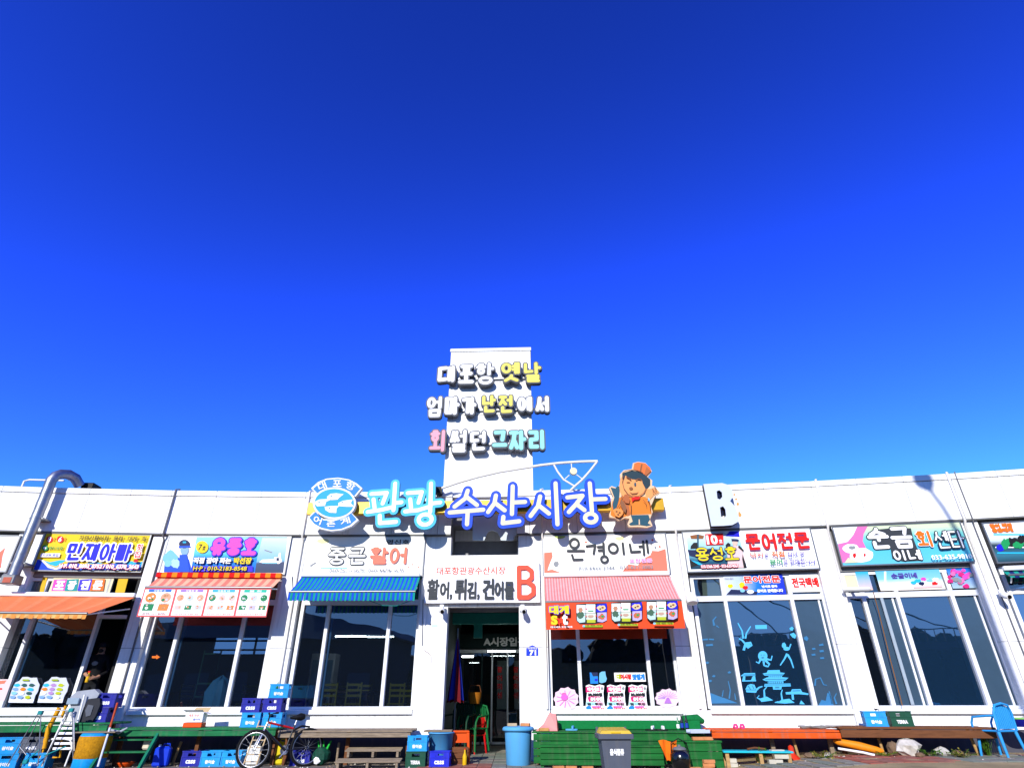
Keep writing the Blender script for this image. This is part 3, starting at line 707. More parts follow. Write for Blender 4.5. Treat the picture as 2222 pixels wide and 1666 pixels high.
# --- sign 3
s = Board('shop_sign', 'white shop sign with outlined grey and salmon pink lettering', 'sign', 3, (344,800,1756,1262), -.03, M('cream_vinyl',(246,243,232),.45,var=.03), .1, STEEL, group=SG, cv=cE)
s.ell(560, 850, 70, 30, INK('pale_yellow',(250,246,190)), wob=.1).ell(1665, 1000, 65, 75, INK('pale_grey',(222,220,208)), wob=.15, seed=3)
s.rect(528, 1168, 850, 1180, iLb).poly([(400,1140),(470,1100),(480,1110),(410,1160)], iGr)
for q in ((1630,1130),(1705,1160),(1580,1158)): s.ell(q[0], q[1], 10, 7, iS)
s.flush()
s.text('영신호', 1320, 832, 1595, 892, iDG, bold=.02)
s.fat('중근', 605, 918, 1090, 1146, .052, iDG, 0, None, core=.026, coremat=iW)
s.fat('활어', 1118, 925, 1585, 1130, .036, iS)
s.text('010-2611-1675', 640, 1182, 1060, 1232, iGr); s.text('010-4474-1675', 1105, 1182, 1535, 1232, iGr)
# --- entrance sign
s = Board('entrance_sign', 'white entrance sign with black goods list and large red letter B', 'sign', 'E', (110,1130,1285,1550), .06, iW, .12, None, cv=cH)
TOM = INK('tomato',(255,104,84)); s.text('대포항관광수산시장', 225, 1182, 935, 1262, TOM, bold=.02)
s.text('활', 132, 1312, 250, 1520, iDG, fat=.012); s.text('어,', 262, 1340, 385, 1520, iDG, fat=.012)
s.text('튀', 415, 1310, 530, 1520, iDG, fat=.012); s.text('김,', 542, 1340, 665, 1520, iDG, fat=.012)
s.text('건', 700, 1310, 815, 1515, iDG, fat=.012); s.text('어물', 825, 1335, 1020, 1515, iDG, fat=.012)
mb = MB(s.B.xf); x0, x1 = s.P(1050,1350)[0], s.P(1250,1350)[0]; z1, z0 = s.P(1150,1170)[1], s.P(1150,1522)[1]
put_strokes(mb, fit_strokes('B', x0, x1, z0, z1, .055), .055, s._n(), 0, TOM, step=.0003); build('lettering', mb, s.root)
# --- sign 4
s = Board('shop_sign', 'white shop sign with black rounded lettering and coral corners', 'sign', 4, (228,178,1792,660), -.03, M('ivory_vinyl',(248,246,238),.45,var=.03), .1, STEEL, group=SG, cv=cJ)
s.poly([(236,402),(335,390),(345,450),(300,560),(280,625),(340,612),(465,656),(240,656)], iS)
s.poly([(1770,350),(1800,640),(1225,640),(1300,545),(1420,560),(1500,470),(1580,430),(1600,375),(1680,380)], iS)
s.poly([(300,620),(350,480),(430,440),(510,460),(440,560),(360,600)], INK('pale_grey',(222,220,208))).ell(390, 545, 30, 35, iGr, wob=.2)
s.ell(440, 200, 60, 24, INK('leaf',(190,210,120)), wob=.2).ell(1190, 220, 50, 22, INK('pale_yellow',(250,246,190)), wob=.2).ell(765, 265, 16, 10, iS)
for q in ((1605,240),(1660,265),(1590,290),(1640,335),(1695,325)): s.ell(q[0], q[1], 13, 13, iS if q[0] % 2 else iGr)
s.flush()
st = [('o',615,285,.0,.0)]
def traced(s, segs, r, mat, ring=0, ringmat=None, rings=(), name='lettering'):
    q = [[s.P(*p) for p in g] for g in segs]
    for cx, cy, rx, ry in rings:
        a, b_ = s.P(cx-rx, cy), s.P(cx+rx, cy); c, d = s.P(cx, cy-ry), s.P(cx, cy+ry); q.append(('o', (a[0]+b_[0])/2, (c[1]+d[1])/2, (b_[0]-a[0])/2, (c[1]-d[1])/2))
    mb = MB(s.B.xf); f0 = s._n(); s.k += 6
    if ring: put_strokes(mb, q, r+ring, f0, 0, ringmat, step=.0003)
    put_strokes(mb, q, r, f0-.006, 0, mat, step=.0003); build(name, mb, s.root, s.root)
traced(s, [[(535,380),(740,380)],[(590,432),(608,492),(720,488)], [(775,322),(880,308),(862,415)],[(985,285),(990,420)],[(915,330),(985,328)],[(925,375),(988,372)],
           [(1228,285),(1242,418)], [(1318,300),(1335,395),(1445,388)],[(1485,262),(1498,428)],[(1440,325),(1490,322)],[(1530,255),(1548,400)]], .030, iDG, rings=[(618,285,55,58),(998,487,42,40),(1108,348,56,58)])
s.text('포장전문', 1310, 478, 1600, 530, iP, .006, iW); s.text('010-6455-2344', 670, 575, 1125, 620, iGr); s.text('033-631-3003', 1190, 563, 1610, 608, iGr)
# --- sign 5
s = Board('shop_sign', 'white shop sign with red brush lettering beside a boat photo', 'sign', 5, (150,110,1700,585), -.03, iW, .1, STEEL, group=SG, cv=cN)
s.poly([(165,200),(385,130),(600,130),(810,230),(890,565),(215,580),(180,345)], Mgrad('boat_print', [(0,(16,30,44)),(.3,(20,90,120)),(.55,(150,215,230)),(1,(235,246,250))], 2))
s.poly([(175,345),(330,350),(450,330),(600,350),(640,400),(500,470),(330,450),(200,420)], iN).poly([(200,460),(330,520),(215,560)], iK).poly([(215,470),(300,490),(420,560),(300,520)], iC)
s.poly([(205,175),(300,160),(375,180),(360,215),(220,215)], iBr).rect(290, 160, 310, 330, INK('mast',(40,90,110))).poly([(215,300),(250,260),(290,260),(300,330),(210,335)], iK)
s.poly([(630,180),(680,125),(790,122),(800,190)], iB).ell(745, 260, 32, 42, INK('skin',(240,205,190))).poly([(700,215),(790,220),(785,250),(705,245)], iN)
s.poly([(650,360),(720,300),(800,300),(850,400),(880,560),(660,560)], INK('pale_pink',(246,216,214))).poly([(835,400),(885,560),(850,565),(830,460)], iK).poly([(790,290),(850,350),(845,375),(780,320)], iK).poly([(630,290),(660,260),(690,280),(680,330),(640,340)], iK)
s.poly([(385,160),(600,150),(608,285),(398,292)], iR).flush()
s.text('10', 405, 175, 530, 280, iW, fat=.008); s.text('호', 550, 225, 592, 268, iW)
s.fat('용성호', 262, 318, 785, 478, .020, iY, .018, iN)
s.text('010-5366-2345 · 033-635-4567', 335, 528, 780, 566, iW, .010, iR)
s.fat('문어전문', 855, 148, 1640, 350, .034, iR)
s.text('낚시', 920, 385, 1070, 442, iS, fat=.003); s.text('로', 1085, 395, 1135, 440, INK('violet2',(90,70,170))); s.text('직접', 1175, 375, 1325, 440, iO, fat=.003); s.text('잡아 온', 1358, 378, 1570, 435, INK('violet2',(90,70,170)))
s.text('문어', 1150, 470, 1300, 530, iG, fat=.003); s.text('로 판매합니다', 1310, 468, 1695, 528, INK('violet2',(90,70,170)))
# transoms of bay 5
s = Board('transom_poster', 'blue poster with red and white lettering above the octopus window', 'poster', 5, (620,640,1340,885), -.2, Mgrad('blue_poster', [(0,(235,240,250)),(.35,(200,220,248)),(.6,(40,130,240)),(1,(16,60,210))], 0), .01, cv=cN)
s.poly([(640,885),(700,820),(900,830),(1020,850),(1005,882)], iN).ell(690, 780, 30, 25, iY, wob=.2).ell(830, 770, 36, 40, iY, wob=.2, seed=1).ell(870, 800, 30, 24, iR, wob=.2).ell(835, 835, 28, 20, iLb).ell(930, 850, 40, 22, iW, wob=.1).flush()
s.text('문어전문', 845, 660, 1285, 742, iR, .014, iW, fat=.005); s.text('낚시로 잡아', 1065, 770, 1250, 800, iW, fat=.003); s.text('문어로 판매합니다', 1010, 818, 1318, 856, iW, fat=.003); s.text('자연산 활어', 615, 680, 720, 698, iGr)
s = Board('transom_poster', 'small white poster with crowded red lettering at the right of the blue poster', 'poster', 5, (1415,640,1760,850), -.2, iW, .01, cv=cN)
s.text('전국택배', 1430, 680, 1745, 795, iR, fat=.008)
mb = MB(BAY[5].xf); q = [BAY[5].at(1460+.18083*x, 1130+.18083*y, -.36) for x, y in ((360,895),(578,895),(535,690),(345,690))]; mb.prism(q, .36, .38, iCr)
solo('window_blind', mb, 'cream blind behind the left transom pane beside the blue poster', 'blind')
# --- sign 6
s = Board('shop_sign', 'turquoise shop sign with brush lettering and pink petals', 'sign', 6, (185,640,1595,1060), -.03, Mgrad('turquoise_print', [(0,(120,208,230)),(.5,(104,204,232)),(.8,(140,220,215)),(1,(225,240,205))], 2), .1, STEEL, group=SG, cv=cP)
s.poly([(115,665),(400,660),(350,760),(290,830),(190,850)], iW)
s.poly([(190,850),(300,825),(360,750),(400,660),(515,655),(470,740),(460,820),(500,900),(380,900),(300,1040),(240,1055)], INK('petal',(248,130,190)))
s.ell(330, 900, 85, 50, iW, wob=.1).ell(440, 970, 130, 80, iW, wob=.08, seed=5).ell(345, 890, 35, 20, iGr, wob=.2).ell(370, 975, 16, 28, iR, wob=.3).ell(480, 970, 12, 18, iR).poly([(300,1000),(420,1050),(260,1058)], iCr)
s.poly([(560,700),(760,680),(980,680),(1010,800),(1050,900),(1100,1030),(900,1040),(780,1010),(760,900),(600,880),(640,800)], iDG).flush()
s.fat('순금', 500, 668, 1005, 905, .040, iW, .024, iDG)
s.fat('이네', 780, 915, 1095, 1030, .022, iW, .018, iDG)
s.fat('회', 1035, 712, 1215, 890, .030, iO, .012, iW, gap=0)
s.fat('센타', 1222, 712, 1555, 905, .017, iW, .024, iDG)
s.text('033-635-9810', 1188, 970, 1630, 1022, iW, bold=.02)
s = Board('transom_poster', 'pale blue seaside poster with violet lettering under the turquoise sign', 'poster', 6, (620,1115,1325,1350), -.2, Mgrad('seaside_poster', [(0,(250,236,220)),(.35,(240,236,236)),(.6,(150,214,240)),(1,(120,200,235))], 2), .01, cv=cP)
for i, q in enumerate(((1060,1250),(1120,1230),(1190,1245),(1250,1235),(1100,1280),(1180,1285),(1240,1280),(1010,1270))): s.ell(q[0], q[1], 32, 20, (iC,iP,iLb,iW,iN,iW,iR,iC)[i], wob=.25, seed=i)
s.poly([(1010,1310),(1320,1290),(1325,1318),(1010,1330)], INK('pale_pink',(246,196,194))).rect(690,1150,712,1300,iW).flush()
s.text('순금이네', 765, 1165, 1045, 1222, INK('violet2',(90,70,170)), fat=.003)
s = Board('transom_poster', 'poster of pink blossom on blue sky at the right of the seaside poster', 'poster', 6, (1400,1105,1700,1330), -.2, Mgrad('blossom_poster', [(0,(190,214,220)),(1,(40,130,230))], 2), .01, cv=cP)
for i in range(22): s.ell(1395+random.random()*290, 1125+random.random()*190, 26+random.random()*14, 18+random.random()*10, (iP, INK('petal',(248,130,190)), INK('rose',(220,60,130)), iGr)[i % 4], 9, .3, i)
s.flush()
s = Board('transom_poster', 'narrow poster of a dawn sky left of the seaside poster', 'poster', 6, (405,1145,545,1352), -.2, Mgrad('dawn_poster', [(0,(250,210,170)),(.4,(206,206,240)),(1,(80,190,236))], 2), .01, cv=cP)
mb = MB(BAY[6].xf); q = [BAY[6].at(1780+.19982*x, 1010+.19982*y, -.24) for x, y in ((265,1340),(440,1370),(400,1180),(225,1180))]; mb.prism(q, .24, .26, iCr)
solo('window_blind', mb, 'cream blind beside the dawn sky poster under the turquoise sign', 'blind')
# --- sign 7
s = Board('shop_sign', 'shop sign of a boat crew photo with orange lettering cut off by the right edge', 'sign', 7, (1835,590,3400,1020), -.03, Mgrad('crew_print', [(0,(20,30,44)),(.25,(60,120,140)),(.5,(30,60,80)),(.62,(220,236,240)),(1,(242,248,250))], 2), .1, STEEL, group=SG, cv=cP)
s.rect(1880, 740, 2500, 756, iC).rect(1900,880,2500,892,iW).rect(1920,940,2500,955,iC).ell(1960, 890, 45, 40, iB, wob=.2).ell(2080, 830, 60, 50, iK, wob=.3).ell(2010, 850, 40, 60, iG, wob=.3).ell(2150, 860, 60, 40, iG, wob=.3, seed=3).ell(2180,800,40,46,iK,wob=.2).flush()
s.text('활어 직판', 1835, 632, 2080, 672, iO, fat=.012); s.text('용궁대게', 1860, 680, 2085, 722, iO, fat=.012)

# ================================================================ big sign on the golden beam
pl, pr_ = BAY[3].spot(668, 1100, 0), BAY[4].spot(1441, 1095, 0)
BAY['S'] = Bay(Vector((pl.x, pl.y)), Vector((pr_.x, pr_.y))); BS = BAY['S']
GOLD = M('gold_paint', (226,178,58), .4, .25, var=.08)
z1 = BS.at(1050, 1085, .32)[1]; z0 = BS.at(1050, 1111, .32)[1]; sa, sb = BS.at(668, 1100, .32)[0], BS.at(1441, 1095, .32)[0]
bt = thing('sign_beam', 'long golden box beam carrying the big blue market letters across the fascia', 'beam', BS.w((sa+sb)/2, .3, z0), BS.a)
mb = MB(BS.xf); mb.box(sa, sb, -.32, -.12, z0, z1, GOLD, .01); build('box_section', mb, bt)
for k in range(7):
    x = sa+.3+k*(sb-sa-.6)/6
    if abs(k-3) < 1: continue
    mb = MB(BS.xf); mb.box(x-.04, x+.04, -.12, .09, z0+.05, z0+.13, STEEL); build('bracket', mb, bt)
def big_letters(name, label, cv, segs, rings, mat, ring, ringmat, side, r, nf=.47, dp=.10):
    s_ = Board(name, label, 'sign', 'S', (0,0,1,1), nf, mat, parent=thing('x','x','x'))
    k, ox, oy = cv; P = lambda x, y: BS.at(ox+k*x, oy+k*y, nf)
    q = [[P(*p) for p in g] for g in segs]
    for cx, cy, rx, ry in rings:
        a, b_ = P(cx-rx, cy), P(cx+rx, cy); c, d = P(cx, cy-ry), P(cx, cy+ry); q.append(('o', (a[0]+b_[0])/2, (c[1]+d[1])/2, (b_[0]-a[0])/2, (c[1]-d[1])/2))
    xs = [p[0] for g in q if g[0] != 'o' for p in g]; zs = [p[1] for g in q if g[0] != 'o' for p in g]
    bpy.data.objects.remove(s_.root)
    t = thing(name, label, 'sign', BS.w((min(xs)+max(xs))/2, nf, min(zs)), BS.a, 'big market name letters on the golden beam')
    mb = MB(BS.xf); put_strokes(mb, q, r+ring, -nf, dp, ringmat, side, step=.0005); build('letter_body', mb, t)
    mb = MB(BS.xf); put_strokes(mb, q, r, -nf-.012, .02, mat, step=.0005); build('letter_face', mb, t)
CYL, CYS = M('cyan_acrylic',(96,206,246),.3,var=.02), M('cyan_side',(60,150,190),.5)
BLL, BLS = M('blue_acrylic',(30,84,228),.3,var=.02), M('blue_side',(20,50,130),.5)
CRM = M('cream_acrylic',(246,240,206),.3,var=.02)
lab = 'big {} acrylic letter syllable {}'
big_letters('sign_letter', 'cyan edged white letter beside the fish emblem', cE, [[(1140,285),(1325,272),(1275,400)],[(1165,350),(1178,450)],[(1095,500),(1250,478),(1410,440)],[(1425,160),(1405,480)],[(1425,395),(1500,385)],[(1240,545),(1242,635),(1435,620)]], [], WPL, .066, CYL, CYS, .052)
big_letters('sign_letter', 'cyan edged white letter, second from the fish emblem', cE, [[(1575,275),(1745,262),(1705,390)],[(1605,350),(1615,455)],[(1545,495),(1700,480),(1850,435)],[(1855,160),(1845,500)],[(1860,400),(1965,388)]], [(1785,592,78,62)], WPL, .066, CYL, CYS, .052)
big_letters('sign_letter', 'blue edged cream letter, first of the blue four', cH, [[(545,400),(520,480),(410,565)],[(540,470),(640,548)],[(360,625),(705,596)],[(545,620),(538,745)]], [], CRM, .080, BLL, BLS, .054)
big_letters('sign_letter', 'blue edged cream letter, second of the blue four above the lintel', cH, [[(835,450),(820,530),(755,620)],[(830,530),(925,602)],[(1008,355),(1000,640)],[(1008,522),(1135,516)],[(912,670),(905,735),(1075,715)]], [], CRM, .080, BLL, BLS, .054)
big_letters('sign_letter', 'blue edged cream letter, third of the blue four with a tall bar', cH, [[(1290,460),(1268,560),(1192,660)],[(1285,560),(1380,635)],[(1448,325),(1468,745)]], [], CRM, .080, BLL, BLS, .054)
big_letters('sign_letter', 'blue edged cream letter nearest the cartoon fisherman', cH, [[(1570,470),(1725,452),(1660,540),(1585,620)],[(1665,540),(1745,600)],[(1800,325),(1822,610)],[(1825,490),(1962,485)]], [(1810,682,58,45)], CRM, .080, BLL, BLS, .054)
# fish emblem
EMB, EMS = M('emblem_blue',(58,140,228),.3,var=.02), M('emblem_sky',(56,176,236),.3,var=.02)
eb = thing('fish_emblem', 'round blue emblem of four white fish between two lettered scroll bands', 'sign', BS.spot(725,1095,.5,5.1), BS.a)
NE = .5
def pe(x, y): return BS.at(600+.18087*x, 1020+.18087*y, NE)
top = [(415,215),(500,140),(600,100),(740,88),(870,110),(960,155),(1030,215),(945,318),(880,265),(740,215),(600,225),(500,285),(485,290)]
bot = [(370,575),(445,500),(480,540),(570,585),(700,588),(810,560),(890,500),(985,595),(900,670),(780,715),(650,728),(520,700),(430,650)]
for nm, pts, ins in (('upper_band', top, .86), ('lower_band', bot, .86)):
    mb = MB(BS.xf); mb.prism([pe(*p) for p in pts], -NE, -NE+.12, WPL); o = build(nm, mb, eb)
    cx = sum(p[0] for p in pts)/len(pts); cy = sum(p[1] for p in pts)/len(pts)
    rc, rr0 = (700, 395), 0
    q = []
    for x, y in pts:
        dx, dy = x-rc[0], y-rc[1]; d = math.hypot(dx, dy*1.0); ang = math.atan2(dy, dx)
        out_ = d > 235
        q.append((x-dx/d*(14 if out_ else -16)+(12 if x < rc[0]-170 else -12 if x > rc[0]+170 else 0), y-dy/d*(14 if out_ else -16)))
    mb = MB(BS.xf); mb.prism([pe(*p) for p in q], -NE-.004, None, EMB); build('band_face', mb, o, eb)
mb = MB(BS.xf)
ring_ = lambda cx, cy, rx, ry, n=28: [pe(cx+rx*math.cos(2*math.pi*i/n), cy+ry*math.sin(2*math.pi*i/n)) for i in range(n)]
mb.prism(ring_(695,395,258,190), -NE-.012, -NE+.12, WPL); build('disc', mb, eb)
mb = MB(BS.xf); mb.prism(ring_(695,395,236,170), -NE-.018, None, EMS); build('disc_face', mb, eb)
for f_, eye in (([(610,320),(650,285),(720,278),(810,290),(770,320),(735,355),(655,360),(610,345)],(660,313)), ([(470,375),(520,352),(620,348),(665,352),(600,380),(585,430),(490,435),(462,405)],(515,385)),
          ([(745,395),(800,368),(920,352),(895,395),(930,440),(850,440),(745,432)],(792,388)), ([(580,440),(640,432),(760,428),(725,460),(720,515),(640,510),(590,480)],(640,455))):
    mb = MB(BS.xf); mb.prism([pe(*p) for p in f_], -NE-.024, None, WPL); mb.prism(ring_(eye[0],eye[1],9,8,10), -NE-.027, None, EMB); build('fish', mb, eb)
for t, x, y, w, h, a in (('대',550,190,100,95,-22),('포',730,160,105,80,0),('항',890,190,110,90,22),('어',495,600,100,90,22),('촌',655,640,105,75,0),('계',825,610,120,80,-18)):
    vs, fs = text_raw(t, .018); ax, bx = min(v[0] for v in vs), max(v[0] for v in vs); ay, by = min(v[1] for v in vs), max(v[1] for v in vs)
    c_, s_ = math.cos(R(-a)), math.sin(R(-a)); q = []
    for v in vs:
        u, v2 = ((v[0]-ax)/(bx-ax)-.5)*w, ((v[1]-ay)/(by-ay)-.5)*h
        X, Z = pe(x+u*c_-v2*s_, y-(u*s_+v2*c_)); q.append((X, -NE-.016, Z))
    mb = MB(BS.xf); mb.add(q, fs, WPL); build('lettering', mb, eb)
# cartoon fisherman board (plain generic figure)
SK, JK, TR, HT = INK('skin_orange',(255,176,116)), INK('smock_orange',(240,142,70)), INK('trouser',(44,88,104)), INK('hat_orange',(232,128,78))
NM = .52; cl = lambda x, y: BS.at(1280+.16275*x, 980+.16275*y, NM)
fig = thing('figure_board', 'cut-out board of a cartoon fisherman in an orange smock and cap', 'sign', BS.spot(1378,1140,NM,5.2), BS.a)
outl = [(400,300),(450,245),(560,228),(575,150),(640,132),(740,148),(800,210),(828,262),(770,335),(832,380),(826,450),(870,460),(940,545),(870,590),(830,690),(812,720),(838,800),(800,900),(836,985),(760,1010),(660,1000),(520,1000),(500,960),(530,890),(470,880),(385,915),(330,880),(262,870),(258,830),(290,760),(280,640),(310,600),(255,480),(290,455),(360,480),(415,420)]
mb = MB(BS.xf); mb.prism([cl(*p) for p in outl], -NM, -NM+.10, M('board_edge',(248,214,176),.5,var=.02)); build('board', mb, fig)
kk = [0]
def fp(pts, m_, nm):
    kk[0] += 1; mb = MB(BS.xf); mb.prism([cl(*p) for p in pts], -NM-.003*kk[0], None, m_); build(nm, mb, fig)
el_ = lambda cx, cy, rx, ry, n=18: [(cx+rx*math.cos(2*math.pi*i/n), cy+ry*math.sin(2*math.pi*i/n)) for i in range(n)]
fp([(300,660),(440,590),(780,600),(815,720),(822,830),(540,840),(480,860),(385,895),(300,860),(275,840)], JK, 'smock')
fp([(420,600),(500,620),(540,840),(500,860),(470,720)], INK('smock_shade',(190,112,72)), 'smock_fold')
fp([(545,845),(780,840),(800,900),(770,950),(815,975),(760,990),(660,975),(540,982),(520,960),(570,930)], TR, 'trousers')
fp([(650,900),(662,900),(668,970),(650,970)], INK('board_edge2',(248,214,176)), 'trouser_gap')
fp([(275,475),(340,490),(370,455),(400,470),(385,640),(350,760),(310,770),(300,700),(325,610)], TR, 'gloved_arm')
fp([(740,480),(780,500),(860,480),(920,540),(850,580),(800,640),(740,620)], SK, 'raised_hand')
fp([(780,610),(800,640),(790,665),(765,655)], iLb, 'cuff')
fp(el_(590,450,175,165), SK, 'face'); fp(el_(470,460,80,150,14), SK, 'cheek')
fp([(430,290),(560,250),(700,290),(800,370),(800,440),(745,510),(700,420),(690,380),(560,370),(470,320),(455,380),(430,370)], INK('hair',(34,62,74)), 'hair')
fp([(575,235),(590,160),(640,145),(735,158),(800,215),(815,262),(750,325),(690,285)], HT, 'cap')
fp([(680,170),(700,168),(680,280),(660,272)], iBr, 'cap_seam'); fp([(750,205),(810,262),(750,320),(725,300)], INK('smock_shade',(190,112,72)), 'cap_side')
for q in (el_(510,415,26,9,10), el_(600,440,14,26,10), el_(545,495,26,20,10)): fp(q, iBr if q[0][1] > 470 or q[0][0] < 540 else TR, 'eye' if q[0][1] < 470 else 'nose')
fp([(520,540),(560,560),(620,555),(650,535),(620,570),(560,575)], iBr, 'mouth')
fp([(550,620),(600,605),(670,605),(650,645),(590,650),(560,680)], iR, 'neckerchief')
fp([(455,580),(500,570),(530,640),(520,700),(470,690),(440,640)], INK('smock_shade',(190,112,72)), 'shoulder_bag')
OUTL = INK('contour',(120,74,52))
def ln(pts, w, m_=None):
    L_, R_ = [], []
    for i, q_ in enumerate(pts):
        a = pts[max(i-1,0)]; c = pts[min(i+1,len(pts)-1)]; dx, dy = c[0]-a[0], c[1]-a[1]; d = math.hypot(dx,dy) or 1; L_.append((q_[0]-dy/d*w, q_[1]+dx/d*w)); R_.append((q_[0]+dy/d*w, q_[1]-dx/d*w))
    fp(L_+R_[::-1], m_ or OUTL, 'contour')
for q_, w in (([(430,290),(480,262),(560,250),(640,262),(700,290)],4), ([(445,330),(430,420),(450,500),(500,570),(560,600),(640,602),(710,560),(745,500)],4), ([(480,345),(520,365),(545,385)],8), ([(600,385),(640,372),(680,380)],7), ([(540,700),(545,780),(540,840)],4), ([(820,500),(850,530),(830,560)],4), ([(850,470),(880,510),(860,545)],4), ([(420,600),(400,700),(350,780)],4), ([(760,640),(790,700),(800,800)],4), ([(700,650),(740,690),(745,740)],3)): ln(q_, w)
fp([(300,790),(340,765),(400,775),(440,800),(430,850),(385,890),(330,865)], INK('catch_tan',(238,160,96)), 'catch'); fp([(410,640),(450,690),(480,760),(470,830),(440,800),(400,720)], INK('rope_brown',(150,100,70)), 'rope')
for cx, cy in ((350,810),(390,825),(370,850)): fp(el_(cx,cy,14,10,8), OUTL, 'catch_mark')
# --- letter B on the fascia
NB = .32; q = lambda x, y: BAY[5].at(1280+.16275*x, 980+.16275*y, NB)
tb = thing('letter_sign', 'thick white capital B standing off the fascia with dark sides', 'sign', BAY[5].spot(1566,1140,NB,5.1), BAY[5].a)
def Bshape():
    o_ = [(1512,430),(1760,415),(1850,440),(1895,500),(1915,590),(1870,655),(1930,720),(1985,850),(1980,930),(1900,975),(1780,985),(1620,990)]
    return o_
mb = MB(BAY[5].xf); o_ = [q(*p) for p in Bshape()]
h1 = [q(*p) for p in ((1690,525),(1725,510),(1760,540),(1765,600),(1735,635),(1700,620))]; h2 = [q(*p) for p in ((1735,740),(1775,725),(1805,765),(1815,850),(1785,885),(1750,870))]
# face with two holes, cut through by strips from each hole to the outline
def face(y, flip):
    vs = [(x,y,z) for x,z in o_]; fcs = []
    h1_ = [(x,y,z) for x,z in h1]; h2_ = [(x,y,z) for x,z in h2]; V = vs+h1_+h2_; a = 12; b_ = 18
    L_ = [[0,1,2,a+2,a+1,a+0],[2,3,4,a+3,a+2],[4,5,6,b_+2,b_+1,a+4,a+3],[6,7,8,b_+3,b_+2],[8,9,10,b_+4,b_+3],[10,11,b_+5,b_+4],[11,0,a+0,a+5,b_+0,b_+5],[a+5,a+4,b_+1,b_+0]]
    return V, [f[::-1] if not flip else f for f in L_]
V, L_ = face(-NB, False); PLT = M('pale_letter_face',(222,230,244),.5,var=.03); mb.add(V, L_, PLT); V, L_ = face(-NB+.20, True); mb.add(V, L_, BLACK)
BSD = M('dark_return',(16,18,24),.6)
for lp, rv in ((o_,0),(h1,1),(h2,1)):
    n = len(lp); mb.add([(x,-NB,z) for x,z in lp]+[(x,-NB+.20,z) for x,z in lp], [([(i+1)%n,i,n+i,n+(i+1)%n])[::(1 if rv else -1)] for i in range(n)], BSD)
build('letter_body', mb, tb)
mb = MB(BAY[5].xf)
for x, y, r_ in ((1925,570,12),(1950,630,14),(1972,695,18),(2000,840,24),(1990,810,12)): mb.prism([BAY[5].at(1280+.16275*(x+r_*math.cos(k)), 980+.16275*(y+r_*1.2*math.sin(k)), .004) for k in [i*math.pi/4 for i in range(8)]], -.004, None, M('rust_stain',(236,176,110),.8))
build('rust_marks', mb, HB)
# --- tower rows
WL, YL, PKL, MTL = M('white_letter',(236,236,234),.3,var=.02), M('yellow_letter',(254,240,130),.3,var=.03), M('pink_letter',(255,176,190),.3,var=.03), M('mint_letter',(170,250,244),.3,var=.03)
RET = M('letter_return',(96,100,108),.45)
rows = [
 [('대',470,335,700,540,WL),('포',715,320,912,560,WL),('항',912,295,1150,570,WL),('옛',1205,290,1450,540,YL),('날',1465,290,1695,545,YL)],
 [('엄',345,690,545,945,WL),('마',552,690,745,920,WL),('가',752,695,940,915,WL),('난',980,670,1170,900,YL),('전',1175,670,1372,905,YL),('에',1395,690,1590,880,WL),('서',1605,685,1790,885,WL)],
 [('회',375,1075,600,1350,PKL),('썰',612,1075,835,1355,WL),('던',840,1085,1060,1340,WL),('그',1105,1080,1300,1330,MTL),('자',1300,1080,1520,1330,MTL),('리',1525,1075,1755,1320,MTL)]]
names = ['first', 'second', 'third']
for ri, row in enumerate(rows):
    NT = -.66; BE = BAY['E']; T = lambda x, y: BE.at(860+.18683*x, 730+.18683*y, NT)
    xs = (min(r_[1] for r_ in row), max(r_[3] for r_ in row)); yb = max(r_[4] for r_ in row)
    a, c = T(xs[0], yb), T(xs[1], yb)
    root = thing('tower_lettering', ('top row of five fat white and yellow raised letters on the tower','middle row of seven fat white and yellow raised letters on the tower','bottom row of six pink, white and mint raised letters on the tower')[ri], 'sign', BE.w((a[0]+c[0])/2, NT, a[1]), BE.a, 'raised letter rows on the tower')
    zr = T(1050, (row[0][2]+yb)/2)[1]
    mb = MB(BE.xf); mb.box(a[0]+.3, c[0]-.3, -NT+.17, -NT+.235, zr-.04, zr+.02, STEEL); build('rail', mb, root)
    for ch, x0, y0, x1, y1, mt in row:
        ym, xm = (y0+y1)/2, (x0+x1)/2; s0, s1 = T(x0,ym)[0], T(x1,ym)[0]; zt, zb = T(xm,y0)[1], T(xm,y1)[1]
        st = fit_strokes(ch, s0, s1, zb, zt, .085 if ch not in '썰엄' else .075); rr_ = .050 if ch in '옛날난전엄썰항던회' else .060
        mb = MB(BE.xf); put_strokes(mb, st, rr_+.040, -NT, .16, RET, RET, step=.0005); o = build('letter', mb, root)
        mb = MB(BE.xf); put_strokes(mb, st, rr_, -NT-.014, .02, mt, step=.0005); build('letter_face', mb, o, root)
# --- curved boom with lamp
BM = thing('mast_boom', 'white curved pipe boom with a triangular end and a round lamp over the market name', 'boom', BS.spot(952,1062,.15,6.1), BS.a)
nb_ = .12; hb = lambda x, y, n=nb_: (lambda p: (p[0], -n, p[1]))(BS.at(900+.21093*x, 980+.21093*y, n))
PIP = M('white_pipe',(226,222,214),.4,var=.1)
mb = MB(BS.xf); mb.tube([hb(*p) for p in ((245,385),(450,315),(650,258),(880,205),(1100,170),(1300,138),(1500,115),(1700,102),(1880,97))], .038, PIP); build('main_pipe', mb, BM)
mb = MB(BS.xf); mb.tube([hb(*p) for p in ((1430,130),(1470,205),(1530,285),(1640,352))], .026, PIP); build('curved_brace', mb, BM)
mb = MB(BS.xf); mb.tube([hb(*p) for p in ((1880,97),(1800,200),(1720,290),(1640,360),(1600,400))], .03, PIP); build('end_brace', mb, BM)
